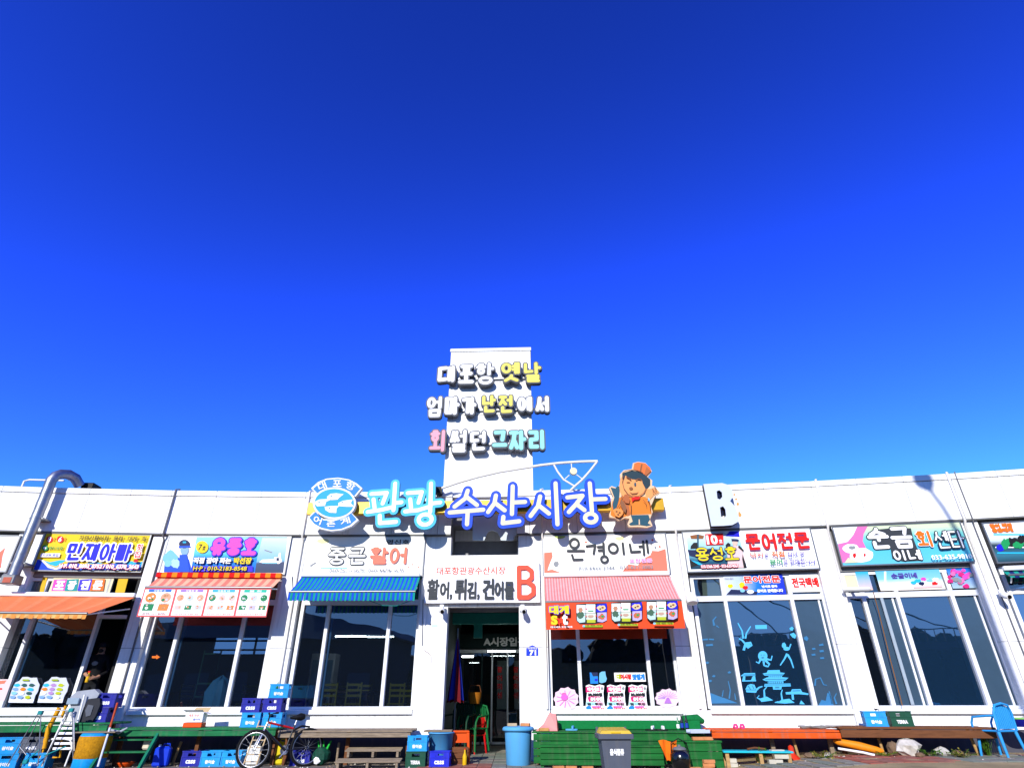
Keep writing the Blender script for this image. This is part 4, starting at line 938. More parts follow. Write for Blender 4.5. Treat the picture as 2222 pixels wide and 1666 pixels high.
for a_, c_ in (((1610,110),(1615,170)),((1590,240),(1545,280)),((1665,235),(1725,280))):
    mb = MB(BS.xf); mb.tube([hb(*a_), hb(*c_)], .014, PIP); build('lamp_stay', mb, BM)
mb = MB(BS.xf); c0 = BS.at(900+.21093*1632, 980+.21093*203, nb_); n = 18
mb.prism([(c0[0]+.095*math.cos(2*math.pi*i/n), c0[1]+.095*math.sin(2*math.pi*i/n)) for i in range(n)], -nb_-.05, -nb_+.05, iCr); build('lamp', mb, BM)
mb = MB(BS.xf); mb.box(hb(245,385)[0]-.08, hb(245,385)[0]+.08, -nb_-.05, .1, hb(245,385)[2]-.12, hb(245,385)[2]+.06, BLACK, .01); build('foot', mb, BM)

# ================================================================ awnings
def awning(b, label, ax0, ax1, ay, p, fy, vy, mats, ns, box=True, fx0=None, fx1=None, val=True, sag=.03, n0=.04, boxmat=None, group='awnings over the shop windows', vmats=None):
    B = BAY[b]; s0, s1 = B.at(ax0, ay, n0)[0], B.at(ax1, ay, n0)[0]; zt = B.at((ax0+ax1)/2, ay, n0)[1]
    zf = B.at((ax0+ax1)/2, fy, p)[1]; zv = B.at((ax0+ax1)/2, vy, p)[1]
    f0 = B.at(fx0, fy, p)[0] if fx0 is not None else s0; f1 = B.at(fx1, fy, p)[0] if fx1 is not None else s1
    t = thing('awning', label, 'awning', B.w((s0+s1)/2, n0, zt), B.a, group); mb = MB(B.xf); K = 6
    def pt(u, v): a = s0+(s1-s0)*u; c = f0+(f1-f0)*u; return (a+(c-a)*v, -(n0+(p-n0)*v), zt+(zf-zt)*v-sag*math.sin(math.pi*v)*(1+.5*math.sin(u*9+1))+.007*math.sin(u*37)+.010*math.sin(u*13+v*4)*v)
    for i in range(ns):
        for k in range(K):
            u0, u1, v0, v1 = i/ns, (i+1)/ns, k/K, (k+1)/K
            mb.quad(pt(u0,v1), pt(u1,v1), pt(u1,v0), pt(u0,v0), mats[i % len(mats)])
    build('canopy', mb, t)
    mb = MB(B.xf); mb.tube([(f0,-p,zf),(f1,-p,zf)], .028, STEEL); build('front_bar', mb, t)
    if val:
        mb = MB(B.xf); m = ns
        for i in range(m):
            x0, x1 = f0+(f1-f0)*i/m, f0+(f1-f0)*(i+1)/m; w_ = .012*math.sin(i*1.7)
            mb.quad((x0,-p-.012-w_,zv-.012*(i%2)),(x1,-p-.012+w_,zv-.012*(i%2)),(x1,-p-.012,zf-.02),(x0,-p-.012,zf-.02), (vmats or mats)[i % len(vmats or mats)])
        build('valance', mb, t)
    if box:
        mb = MB(B.xf)
        if boxmat:
            for i in range(24): mb.box(s0+(s1-s0)*i/24, s0+(s1-s0)*(i+1)/24, -.16, -.03, zt-.02, zt+.09, boxmat[i % 2])
        else: mb.box(s0, s1, -.14, -.03, zt-.02, zt+.08, ALU, .02)
        build('roller_box', mb, t)
    for x, f_ in ((s0+.06, f0+.06), (s1-.06, f1-.06)):
        mb = MB(B.xf); mb.tube([(x,-.06,zt-.28),(f_,-p+.02,zf-.02)], .016, ALU); build('arm', mb, t)
    return t, (f0, f1, zf, zv)
CO = lambda n, c: M(n, c, .8, var=.14, scale=4, bump=.25, stretch=(1,3,.6))
cor, cre, redc, orc = CO('coral_canvas',(252,146,128)), CO('peach_canvas',(255,196,164)), CO('red_canvas',(222,44,30)), CO('orange_canvas',(250,150,70))
blu, tea = CO('blue_canvas',(34,88,210)), CO('teal_canvas',(6,160,146)); pk1, pk2 = CO('pink_canvas',(246,146,142)), CO('pale_pink_canvas',(246,190,186))
org, org2 = M('orange_awning', (255,146,100), .8, var=.10, scale=2), CO('amber_canvas',(250,176,96))
awning(1, 'open orange awning with a plain canopy and pale striped valance', -30, 296, 1293, 1.45, 1330, 1341, [org, org, CO('light_orange_canvas',(255,158,112)), org], 26, fx0=-60, fx1=190, sag=.02, boxmat=None, vmats=[CO('peach_valance',(252,196,130)), CO('pale_orange_valance',(250,170,100))])
t2, g2 = awning(2, 'coral striped awning with a hanging menu banner of four panels', 343, 612, 1252, .60, 1274, 1280, [cor, cre], 28, val=False, boxmat=(redc, orc), fx0=315, fx1=590)
t3, g3 = awning(3, 'blue and teal striped awning with a short striped valance', 655, 912, 1250, .80, 1283, 1302, [blu, tea], 56, fx0=627, fx1=901)
t4, g4 = awning(4, 'pink finely striped awning with a red picture banner', 1181, 1453, 1249, .95, 1304, 1310, [pk1, pk2], 90, val=False, fx0=1184, fx1=1479)
awning(7, 'rolled up dark green awning under the crew photo sign', 2172, 2600, 1229, .22, 1240, 1246, [tea, CO('navy_canvas',(24,40,110))], 40)
# menu banner of bay 2
PB = INK('banner_red',(244,110,110))
x0s = (118, 425, 825, 1225); B = BAY[2]; nn = .61
s = Board('x', 'x', 'x', 2, (0,0,1,1), nn, iW, parent=t2, cv=cC)
f0, f1, zf, _ = g2; zb = B.at(440, 1338, nn)[1]
mb = MB(B.xf); mb.box(f0, f1, -nn, -nn+.012, zb, zf-.02, PB); build('banner', mb, t2)
pw = (f1-f0)/4
hdr = (INK('hdr_blue',(70,120,240)), INK('hdr_violet',(180,140,250)), INK('hdr_sky',(90,190,250)), INK('hdr_mint',(60,200,170)))
def msz(z): return zf-.03-(zf-.03-zb)*z
mb = MB(B.xf)
rp = random.Random(5); yy = -nn-.002
fcol = (iW, INK('p1',(214,206,238)), INK('p2',(196,150,110)), INK('p3',(40,140,90)), INK('p4',(246,180,150)), INK('p5',(246,150,90)), INK('p6',(250,214,206)), INK('p7',(190,196,200)))
for i in range(4):
    a = f0+pw*i+.03; c = f0+pw*(i+1)-.02; w_ = c-a
    mb.prism([(a,msz(.95)),(c,msz(.95)),(c,msz(.04)),(a,msz(.04))], yy, None, iW)
    mb.prism([(a+w_*.12,msz(.13)),(c-w_*.12,msz(.13)),(c-w_*.12,msz(.03)),(a+w_*.12,msz(.03))], yy-.002, None, hdr[i])
    put_text(mb, ('모둠회 소','모둠회 중','모둠회 대','물 회')[i], a+w_*.3, c-w_*.3, msz(.12), msz(.045), yy-.004, iW)
    nc = 2 if i == 0 else 3
    for rr_ in range(2):
        for k in range(nc):
            cx = a+w_*(k+.5)/nc; cz = msz(.33+.34*rr_); rx = w_/nc*.36; n = 12
            base = fcol[rp.randrange(1, 8)]
            if rr_ == 0: mb.prism([(cx+rx*math.cos(2*math.pi*q_/n), cz+rx*.9*math.sin(2*math.pi*q_/n)) for q_ in range(n)], yy-.002, None, base)
            else: mb.prism([(cx-rx,cz-rx*.6),(cx+rx*.9,cz-rx*.6),(cx+rx,cz+rx*.6),(cx-rx*.9,cz+rx*.6)], yy-.002, None, base)
            for j in range(4):
                ex, ez = cx+rp.uniform(-.5,.5)*rx, cz+rp.uniform(-.4,.4)*rx; e = rx*rp.uniform(.15,.35)
                mb.prism([(ex+e*math.cos(2*math.pi*q_/7), ez+e*.8*math.sin(2*math.pi*q_/7)) for q_ in range(7)], yy-.0035-.0004*j, None, rp.choice(fcol))
            put_text(mb, ('회','밥','탕','게')[(k+i+rr_) % 4]+'세트', cx-rx*.6, cx+rx*.6, cz-rx*1.25, cz-rx*.95, yy-.003, iGr)
    put_text(mb, '포장 판매 전문 회 물회 덮밥', a+w_*.1, c-w_*.1, msz(.93), msz(.88), yy-.003, iS)
build('print', mb, t2)
# picture banner of bay 4
B = BAY[4]; nn = .97; f0, f1, zf, _ = g4; zb = B.at(1335, 1364, nn)[1]
RB = INK('banner_orange_red',(250,92,60)); mb = MB(B.xf); mb.box(f0, f1, -nn, -nn+.012, zb, zf-.02, RB); build('banner', mb, t4)
s = Board('x', 'x', 'x', 4, (0,0,1,1), nn+.002, iW, parent=t4, cv=cJ)
for i, x in enumerate((625, 1065, 1508)):
    y = 1040-i*14
    s.poly([(x+15,y+10),(x+120,y),(x+400,y-6),(x+412,y+40),(x+408,y+200),(x+380,y+238),(x+230,y+262),(x+60,y+262),(x+18,y+215)], iK)
    s.rect(x+22, y+18, x+135, y+120, INK('pg',(236,236,232))).poly([(x+25,y+125),(x+135,y+125),(x+130,y+235),(x+60,y+245),(x+28,y+215)], INK('pm',(206,236,232))).ell(x+72, y+150, 42, 44, INK('dk',(70,110,84)), wob=.3, seed=i).ell(x+72, y+82, 26, 30, INK('br',(200,150,120)), wob=.2)
    s.rect(x+142, y+12, x+258, y+120, INK('pg',(236,236,232))).rect(x+142, y+125, x+265, y+205, INK('pg2',(226,232,214))).rect(x+152, y+205, x+260, y+245, INK('lime',(196,206,80))).ell(x+200,y+165,34,18,INK('pl',(206,170,150)),wob=.2).rect(x+165,y+88,x+235,y+102,iG)
    s.poly([(x+275,y+14),(x+400,y+2),(x+405,y+105),(x+270,y+112)], iB).ell(x+335, y+60, 50, 36, INK('egg',(240,214,170)), wob=.2).ell(x+350,y+55,16,12,iBr).ell(x+320,y+70,12,9,iK)
    s.poly([(x+282,y+118),(x+400,y+112),(x+402,y+215),(x+350,y+240),(x+285,y+232)], INK('lav',(206,190,240))).ell(x+340, y+170, 42, 38, INK('rb',(206,120,80)), wob=.25, seed=i+2).ell(x+350,y+165,16,14,iG,wob=.3)
    for dx, dy in ((140,70),(262,60),(140,165),(268,160)): s.ell(x+dx, y+dy, 9, 9, iR)
    s.rect(x+100, y+275, x+350, y+302, INK('lime2',(170,190,40))); s.ell(x+112, y+288, 16, 14, iLb)
s.flush(); 
s.text('대게', 305, 1080, 545, 1180, iY, .022, iB, fat=.012); s.text('S', 330, 1208, 402, 1312, iY, fat=.014); s.text('t', 470, 1190, 530, 1312, iW, fat=.012); s.text('E', 415, 1245, 460, 1300, iR)
s.text('대게세트 포장 택배', 320, 1335, 590, 1358, iW)
for i, x in enumerate((625, 1065, 1508)): s.text(('1호 세트 가격','2호 세트 가격','3호 세트 가격')[i], x+135, 1040-i*14+278, x+330, 1040-i*14+300, iK)

# ================================================================ the passage into the hall
DG = M('dark_teal_metal', (24,52,52), .6)
hx0, hx1 = -1.74, .52
def hbox(name, x0, x1, y0, y1, z0, z1, mat, par=None, bev=0):
    mb = MB(); mb.xf = lambda v: v; mb.box(x0, x1, y0, y1, z0, z1, mat, bev); return build(name, mb, par or HB, HB)
hbox('teal_beam', hx0, hx1, 17.9, 18.2, 3.12, 3.40, TEALB); hbox('teal_post', hx0+.62, hx0+.86, 17.95, 18.15, 2.75, 3.12, TEALB); hbox('inner_soffit', hx0, hx1, 15.5, 22.9, 3.42, 3.46, DG)
idr = hbox('inner_door', hx0, hx1, 20.6, 20.7, 2.52, 2.62, ALU)
for x in (hx0+.02, hx0+.72, hx0+1.05, hx0+1.55, hx1-.06): hbox('door_post', x, x+.05, 20.6, 20.7, 0, 2.52, ALU if x > -1 else DG, idr)
hbox('threshold', hx0, hx1, 20.6, 20.7, 0, .06, ALU, idr); hbox('transom', hx0, hx1, 20.58, 20.66, 2.66, 3.1, DG, idr)
mb = MB(); mb.xf = lambda v: v; mb.quad((hx0,20.65,.06),(hx1,20.65,.06),(hx1,20.65,2.52),(hx0,20.65,2.52), CLEAR); build('pane', mb, idr, HB)
hbox('end_wall', hx0, hx1, 22.9, 23.0, 0, 3.9, IWAL)
for x in (-.55, .05): hbox('lit_display', x, x+.34, 22.6, 22.8, .9, 2.4, M('display_white',(196,206,206),.4), HB)
mb = MB(); mb.xf = lambda v: v; put_text(mb, 'A시장입구', -.95, .45, 2.72, 2.98, 20.55, WPL, fat=.01); build('lettering', mb, HB)
for x in (-.5, .02):
    for k in range(4):
        mb = MB(); mb.xf = lambda v: v; put_text(mb, '활어회센'[k], x, x+.16, 1.95-k*.24, 2.12-k*.24, 20.56, iR); build('lettering', mb, HB)
# tube lights seen through the glass (lit)
LT = bpy.data.materials.new('lit_tube'); LT.use_nodes = True; pb = LT.node_tree.nodes['Principled BSDF']; pb.inputs['Emission Color'].default_value = (.9,1,1,1); pb.inputs['Emission Strength'].default_value = 14
def tube_light(x, y, z, l, lab):
    t = thing('tube_light', lab, 'light', (x, y, z), 0, 'tube lights inside the hall'); mb = MB(); mb.box(-l/2, l/2, -.05, .05, .02, .07, WPL); build('housing', mb, t)
    mb = MB(); mb.box(-l/2+.03, l/2-.03, -.02, .02, -.02, .018, LT); build('tube', mb, t)
tube_light(-.35, 19.6, 2.50, .9, 'lit white tube light over the inner doors of the entrance passage')
tube_light(-1.35, 19.0, 2.32, .4, 'short lit tube light at the left of the entrance passage')
B3 = BAY[3]
for px, py, yy, l, lb in ((766,1380,20.2,1.2,'left of a pair in the blue awning shop'), (826,1381,20.2,.9,'right of a pair in the blue awning shop')):
    rx, rz = ray(px, py); tube_light(rx*yy, yy, CH+rz*yy, l, 'lit tube light, '+lb)

# ================================================================ decks along the front
def ext(b, x0, y0, x1, y1, n):
    B = BAY[b]; s0, s1 = B.span(x0, x1, (y0+y1)/2, n); return s0, s1, B.at((x0+x1)/2, y1, n)[1], B.at((x0+x1)/2, y0, n)[1]
def deck(name, label, b, x0, x1, ytop, ybot, n, mat, nb=7, posts=3, row=1585, front=1, drop=.0, b1=None):
    B = BAY[b]; s0, s1 = B.span(x0, x1, row, n); zt = B.at((x0+x1)/2, ytop, n)[1]; zb = B.at((x0+x1)/2, ybot, n)[1]
    t = thing(name, label, 'deck', B.w((s0+s1)/2, n, 0), B.a, 'wooden decks along the shop fronts'); w = (n-.02)/nb
    for k in range(nb):
        mb = MB(B.xf); j = rp.uniform(-.004,.004); mb.box(s0+rp.uniform(-.03,.02), s1+rp.uniform(-.02,.03), -(n-k*w)+.004, -(n-(k+1)*w)-.004, zt-.035, zt+j, mat, .006); build('deck_board', mb, t)
    fh = (zt-.04-zb)/front
    for k in range(front):
        mb = MB(B.xf); mb.box(s0, s1+rp.uniform(-.02,.02), -n+.01, -n+.045, zb+fh*k+.005, zb+fh*(k+1)-.005, mat, .006); build('front_board', mb, t)
    for k in range(posts):
        x = s0+.1+k*(s1-s0-.2)/(posts-1)
        for nn_ in (n-.35,):
            mb = MB(B.xf); mb.box(x-.04, x+.04, -nn_, -nn_+.08, 0, zt-.036, OLDW if mat is ORNW else BRNW, .006); build('post', mb, t)
    return t, s0, s1, zt
rp = random.Random(11)
dk1, a1, b1_, z1d = deck('wooden_deck', 'green painted deck under the orange awning shop, mostly behind the carts', 1, -110, 232, 1568, 1589, 1.02, GREEN)
dk2, a2, b2_, z2d = deck('wooden_deck', 'green painted deck under the menu banner window with crates below it', 2, 236, 600, 1579, 1597, 1.05, GREEN)
dk3, a3, b3_, z3d = deck('wooden_deck', 'bare weathered grey deck under the blue awning window', 3, 604, 892, 1584, 1600, 1.05, OLDW)
dk4, a4, b4_, z4d = deck('wooden_deck', 'tall dark green boarded deck in front of the pink awning window', 4, 1157, 1532, 1586, 1657, 1.10, GREEN2, front=4)
dk5, a5, b5_, z5d = deck('wooden_deck', 'bright orange painted deck under the octopus window', 5, 1544, 1822, 1583, 1602, 1.0, ORNW)
dk6, a6, b6_, z6d = deck('wooden_deck', 'brown deck under the right windows with an orange left end', 6, 1824, 2160, 1577, 1601, .98, BRNW)
B = BAY[4]; s0, s1, zb, zt = ext(4, 1192, 1560, 1520, 1581, .42)
t = thing('deck_step', 'upper green step laid with green carpet under the price boards', 'step', B.w((s0+s1)/2, .42, z4d), B.a)
mb = MB(B.xf); mb.box(s0, s1, -.42, -.13, z4d+.004, z4d+.17, M('green_carpet',(24,128,70),.95,var=.2,scale=20,bump=.3), .015); build('step', mb, t)
mb = MB(B.xf); mb.tube([(s1-.35,-.38,z4d+.20),(s1-.02,-.30,z4d+.20),(s1+.10,-.24,z4d+.15)], [.07,.09,.05], M('green_carpet',(24,128,70))); build('rolled_end', mb, t)
s0, s1, zb, zt = ext(4, 1172, 1616, 1440, 1657, 1.36)
t = thing('deck_step', 'low green boarded step pushed against the dark green deck', 'step', B.w((s0+s1)/2, 1.36, 0), B.a)
for k in range(3):
    mb = MB(B.xf); mb.box(s0, s1, -1.36, -1.33, .05+k*(zt-.09)/3+.004, .05+(k+1)*(zt-.09)/3-.004, GREEN2, .005); build('front_board', mb, t)
for k in range(2):
    mb = MB(B.xf); mb.box(s0, s1, -1.37+.12*k, -1.26+.12*k, zt-.035, zt, GREEN2, .005); build('top_board', mb, t)
for x in (s0+.04, s1-.04):
    mb = MB(B.xf); mb.box(x-.03, x+.03, -1.325, -1.13, 0, zt-.037, GREEN2); build('end_board', mb, t)
# side box right of the bin
s0, s1, zb, zt = ext(4, 1492, 1606, 1568, 1662, 1.34)
t = thing('wooden_box', 'dark green wooden box at the end of the green deck with bricks on it', 'box', B.w((s0+s1)/2, 1.34, 0), B.a)
for k in range(3):
    mb = MB(B.xf); mb.box(s0, s1, -1.34, -1.31, .01+k*(zt-.05)/3+.004, .01+(k+1)*(zt-.05)/3-.004, GREEN2, .005); build('front_board', mb, t)
mb = MB(B.xf); mb.box(s0-.02, s1+.02, -1.36, -1.13, zt-.035, zt, GREEN2, .006); build('lid', mb, t)
for x in (s0+.015, s1-.015):
    mb = MB(B.xf); mb.box(x-.015, x+.015, -1.308, -1.13, 0, zt-.037, GREEN2); build('side_board', mb, t)

def at_spot(b, px, py, n, z=0.0):
    p = BAY[b].spot(px, py, n, z); return (p[0], p[1], p[2]+(gz(p[0]) if z == 0 and b != 4 else 0))
def ang(b): return BAY[b].a
# ================================================================ crates
def crate(name, label, mat, word, loc, rz, w=.40, d=.34, h=.27, group=None):
    t = thing(name, label, 'crate', loc, rz, group); mb = MB(); e = .012
    for y0, y1 in ((-d/2, -d/2+e), (d/2-e, d/2)):
        mb.box(-w/2, w/2, y0, y1, 0, h*.66, mat); mb.box(-w/2, -w*.2, y0, y1, h*.66, h*.86, mat); mb.box(w*.2, w/2, y0, y1, h*.66, h*.86, mat); mb.box(-w/2, w/2, y0, y1, h*.86, h, mat)
    for x0 in (-w/2, w/2-e):
        mb.box(x0, x0+e, -d/2+e, d/2-e, 0, h*.66, mat); mb.box(x0, x0+e, -d/2+e, -d*.2, h*.66, h*.86, mat); mb.box(x0, x0+e, d*.2, d/2-e, h*.66, h*.86, mat); mb.box(x0, x0+e, -d/2+e, d/2-e, h*.86, h, mat)
    mb.box(-w/2+e, w/2-e, -d/2+e, d/2-e, .005, .02, mat)
    build('shell', mb, t)
    mb = MB()
    for z0, z1 in ((h*.94, h+.004), (0, .025), (h*.60, h*.64)):
        mb.box(-w/2-.008, w/2+.008, -d/2-.008, -d/2, z0, z1, mat); mb.box(-w/2-.008, -w/2, -d/2, d/2, z0, z1, mat); mb.box(w/2, w/2+.008, -d/2, d/2, z0, z1, mat)
    for x in (-w/2, w/2-.02): mb.box(x, x+.02, -d/2-.008, -d/2, .026, h*.59, mat)
    build('rim', mb, t)
    mb = MB()
    for k in range(1, 4): mb.box(-w/2+k*w/4-.004, -w/2+k*w/4+.004, -d/2+e, d/2-e, .02, h*.55, mat)
    for k in range(1, 4): mb.box(-w/2+e, w/2-e, -d/2+k*d/4-.004, -d/2+k*d/4+.004, .02, h*.553, mat)
    build('divider', mb, t)
    mb = MB(); put_text(mb, word, -w*.24, w*.24, h*.2, h*.42, -d/2-.003, WPL, fat=.003); build('lettering', mb, t)
    return t
CG = 'drinks crates'
cr_b = crate('drinks_crate', 'light blue crate under the green deck, left of a matching pair', BLUEC, '참이슬', at_spot(2, 461, 1658, .72), ang(2), group=CG)
cr_n = crate('drinks_crate', 'navy crate under the green deck beside the light blue pair', NAVY, 'cass', at_spot(2, 420, 1655, .66), ang(2), group=CG)
cr_g = crate('drinks_crate', 'dark green crate with white print under the light blue crate near the entrance', GREENC, 'TERRA', at_spot(3, 903, 1662, 1.0), ang(3), group=CG)
cr_d = crate('drinks_crate', 'bright deep blue crate on the ground beside the dark green crate at the entrance', DBLUEC, 'cass', at_spot('E', 955, 1662, 1.0), ang('E'), group=CG)
K2 = lambda o, b, px, py, n, z, lab, da=0.0: dup(o, at_spot(b, px, py, n, z), ang(b)+da, lab, CG)
K2(cr_b, 2, 505, 1658, .72, 0, 'light blue crate under the green deck, right of a matching pair')
K2(cr_b, 2, 549, 1562, .55, z2d, 'light blue crate at the bottom left of the stack on the green deck end')
K2(cr_b, 2, 595, 1562, .55, z2d, 'light blue crate at the bottom right of the stack behind the bicycle')
K2(cr_n, 2, 550, 1530, .55, z2d+.275, 'navy crate on the left of the stack behind the bicycle handlebar')
K2(cr_n, 2, 596, 1530, .55, z2d+.275, 'navy crate under the topmost light blue crate of the deck stack')
cr_top = K2(cr_b, 2, 608, 1500, .55, z2d+.55, 'light blue crate, topmost of the stack with a green bottle in it', .12)
K2(cr_b, 3, 908, 1608, 1.0, .275, 'light blue crate standing on the dark green crate near the entrance')
K2(cr_b, 6, 1897, 1560, .62, z6d, 'light blue crate on the brown deck at the right', -.15)
K2(cr_g, 6, 1950, 1556, .52, z6d, 'dark green crate on the brown deck beside a light blue crate', -.1)
K2(cr_n, 1, 224, 1532, .55, z1d, 'navy crate on the deck by the open shop door, lower of two', .05)
K2(cr_n, 1, 226, 1560, .55, z1d+.275, 'navy crate on another navy crate by the open shop door', .0)
K2(cr_b, 1, 20, 1640, .95, 0, 'light blue crate on the ground at the far left edge', .3)
K2(cr_b, 1, 25, 1618, .95, .275, 'light blue crate stacked at the far left edge beside the cart', .25)
K2(cr_n, 2, 655, 1650, .70, 0, 'navy crate behind the rear wheel of the bicycle', .0)
K2(cr_b, 1, 88, 1640, .9, 0, 'dull light blue crate on the ground behind the folding metal cart', .1)
cr_gy = crate('drinks_crate', 'grey crate on top of another behind the folding metal cart', GREYP, '속초', at_spot(1, 84, 1600, .9, .275), ang(1)+.1, group=CG)
# bottles
def bottle(label, mat, capm, loc, h=.26, r=.034, group=None, lab=None, rz=0):
    t = thing('bottle', label, 'bottle', loc, rz, group); mb = MB(); mb.lathe([(r*.9,0),(r,.01),(r,h*.55),(r*.42,h*.75),(r*.36,h*.95)], mat, seg=14); build('body', mb, t)
    mb = MB(); mb.lathe([(r*.42,h*.93),(r*.42,h)], capm, seg=10); build('cap', mb, t)
    if lab: mb = MB(); mb.lathe([(r*1.02,h*.15),(r*1.02,h*.45)], lab, seg=14, cap=False); build('label', mb, t)
    return t
BOT = M('brown_bottle_glass',(28,14,10),.12,coat=.5,var=.02); GBOT = M('green_bottle_glass',(16,130,70),.15,coat=.5,var=.02)
bottle('brown beer bottle with blue label, left of two on the green step', BOT, iGr, at_spot(4, 1480, 1572, .50, z4d), .29, .036, None, INK('bottle_blue',(40,70,170)))
bottle('brown beer bottle with blue label, right of two on the green step', BOT, iGr, at_spot(4, 1490, 1572, .50, z4d), .29, .036, None, INK('bottle_blue',(40,70,170)))
bottle('green bottle with white label left of the brown beer bottles', GBOT, iGr, at_spot(4, 1471, 1572, .50, z4d), .24, .033, None, iW)
bottle('green bottle standing in the topmost crate of the deck stack', GBOT, iG, at_spot(2, 600, 1500, .55, z2d+.58), .28, .03)
for k, px in enumerate((681, 690, 699)): pass
# ================================================================ bicycle
def bicycle():
    t = thing('bicycle', 'black and red mountain bike with its front wheel turned, parked before the crates', 'bicycle', at_spot(2, 604, 1664, 1.28), ang(2)+math.pi+R(33))
    TY = M('tyre_rubber',(18,18,20),.8,var=.2); RIM = M('alloy_rim',(190,192,196),.3,.8); FR = M('bike_black',(20,20,24),.35,coat=.4); FRR = M('bike_red',(210,40,30),.35,coat=.4); FRS = M('bike_silver',(200,200,204),.3,.7)
    r = .325
    def wheel(cx, st, nm):
        c, s = math.cos(st), math.sin(st)
        f = lambda u, z, o=0: (cx+u*c-o*s, u*s+o*c, z)
        mb = MB(); n = 28; mb.tube([f(r*math.cos(2*math.pi*i/n), r+.01+r*math.sin(2*math.pi*i/n)) for i in range(n)], .026, TY, 8, True); w = build('wheel', mb, t)
        mb = MB(); mb.tube([f((r-.033)*math.cos(2*math.pi*i/n), r+.01+(r-.033)*math.sin(2*math.pi*i/n)) for i in range(n)], .011, RIM, 6, True); build('rim', mb, w, t)
        mb = MB(); mb.tube([f(0,r+.01,-.05), f(0,r+.01,.05)], .022, RIM, 8)
        for i in range(16): a = 2*math.pi*i/16; mb.tube([f(.02*math.cos(a+.5), r+.01+.02*math.sin(a+.5), .03*(-1)**i), f((r-.035)*math.cos(a), r+.01+(r-.035)*math.sin(a))], .0022, RIM, 4, cap=False)
        build('spoke', mb, w, t); return w
    wheel(-.52, 0, 'rear'); wheel(.54, R(-33), 'front')
    hub_f, hub_r, bb, seat, head, hb_ = (.54,0,.335), (-.52,0,.335), (-.08,0,.30), (-.20,0,.74), (.36,0,.80), (.40,0,.68)
    for nm, a, c, rr_, m in (('down_tube', hb_, bb, .024, FR), ('top_tube', head, (-.18,0,.68), .020, FRR), ('seat_tube', bb, seat, .018, FR), ('head_tube', head, hb_, .024, FRS)):
        mb = MB(); mb.tube([a, c], rr_, m, 8); build(nm, mb, t)
    for s_ in (-1, 1):
        mb = MB(); mb.tube([(-.18,0,.68),(-.34,s_*.05,.5),(hub_r[0],s_*.06,hub_r[2])], .010, FR, 6); build('seat_stay', mb, t)
        mb = MB(); mb.tube([bb,(-.3,s_*.05,.31),(hub_r[0],s_*.06,hub_r[2])], .011, FR, 6); build('chain_stay', mb, t)
        mb = MB(); mb.tube([hb_,(.43,s_*.06,.62),(hub_f[0],s_*.06,hub_f[2])], .016, FRS, 8); build('fork_blade', mb, t)
        mb = MB(); mb.tube([(-.08,s_*.07,.30),(-.08+s_*.12,s_*.08,.30-s_*.12)], .010, FRS, 6); mb.box(-.12+s_*.12,-.04+s_*.12,s_*.09-.03,s_*.09+.05,.285-s_*.12,.305-s_*.12,BLACK); build('crank', mb, t)
        c_, s2 = math.cos(R(-33)), math.sin(R(-33)); hx = lambda u, o, z: (.34+u*c_-o*s2, u*s2+o*c_, z)
        mb = MB(); mb.tube([hx(0,0,.93),hx(-.02,s_*.14,.95),hx(-.06,s_*.28,.96)], .012, BLACK, 8); mb.tube([hx(-.05,s_*.22,.96),hx(-.07,s_*.30,.96)], .018, RUBBER, 8); build('handlebar', mb, t)
        mb = MB(); mb.tube([hx(.02,s_*.15,.94),hx(.06,s_*.22,.90)], .006, FRS, 5); build('brake_lever', mb, t)
    mb = MB(); mb.tube([(.36,0,.8),(.34,0,.93)], .014, BLACK, 8); build('stem', mb, t)
    mb = MB(); mb.tube([(-.20,0,.74),(-.235,0,.86)], .014, FRS, 8); build('seat_post', mb, t)
    mb = MB(); mb.tube([(-.38,0,.89),(-.30,0,.885),(-.2,0,.875),(-.08,0,.87)], [.05,.075,.045,.018], BLACK, 10); build('saddle', mb, t)
    mb = MB(); n = 18; mb.prism([(bb[0]+.085*math.cos(2*math.pi*i/n), bb[2]+.085*math.sin(2*math.pi*i/n)) for i in range(n)], -.055, -.05, FRS); mb.tube([(bb[0],-.05,bb[2]+.085),(hub_r[0],-.05,hub_r[2]+.04)], .005, BLACK, 4); mb.tube([(bb[0],-.05,bb[2]-.085),(hub_r[0],-.05,hub_r[2]-.04)], .005, BLACK, 4); build('chainring', mb, t)
    mb = MB(); mb.tube([(-.52,0,.70),(-.35,0,.72),(-.22,0,.66)], .02, BLACK, 6); build('mudguard', mb, t)
bicycle()

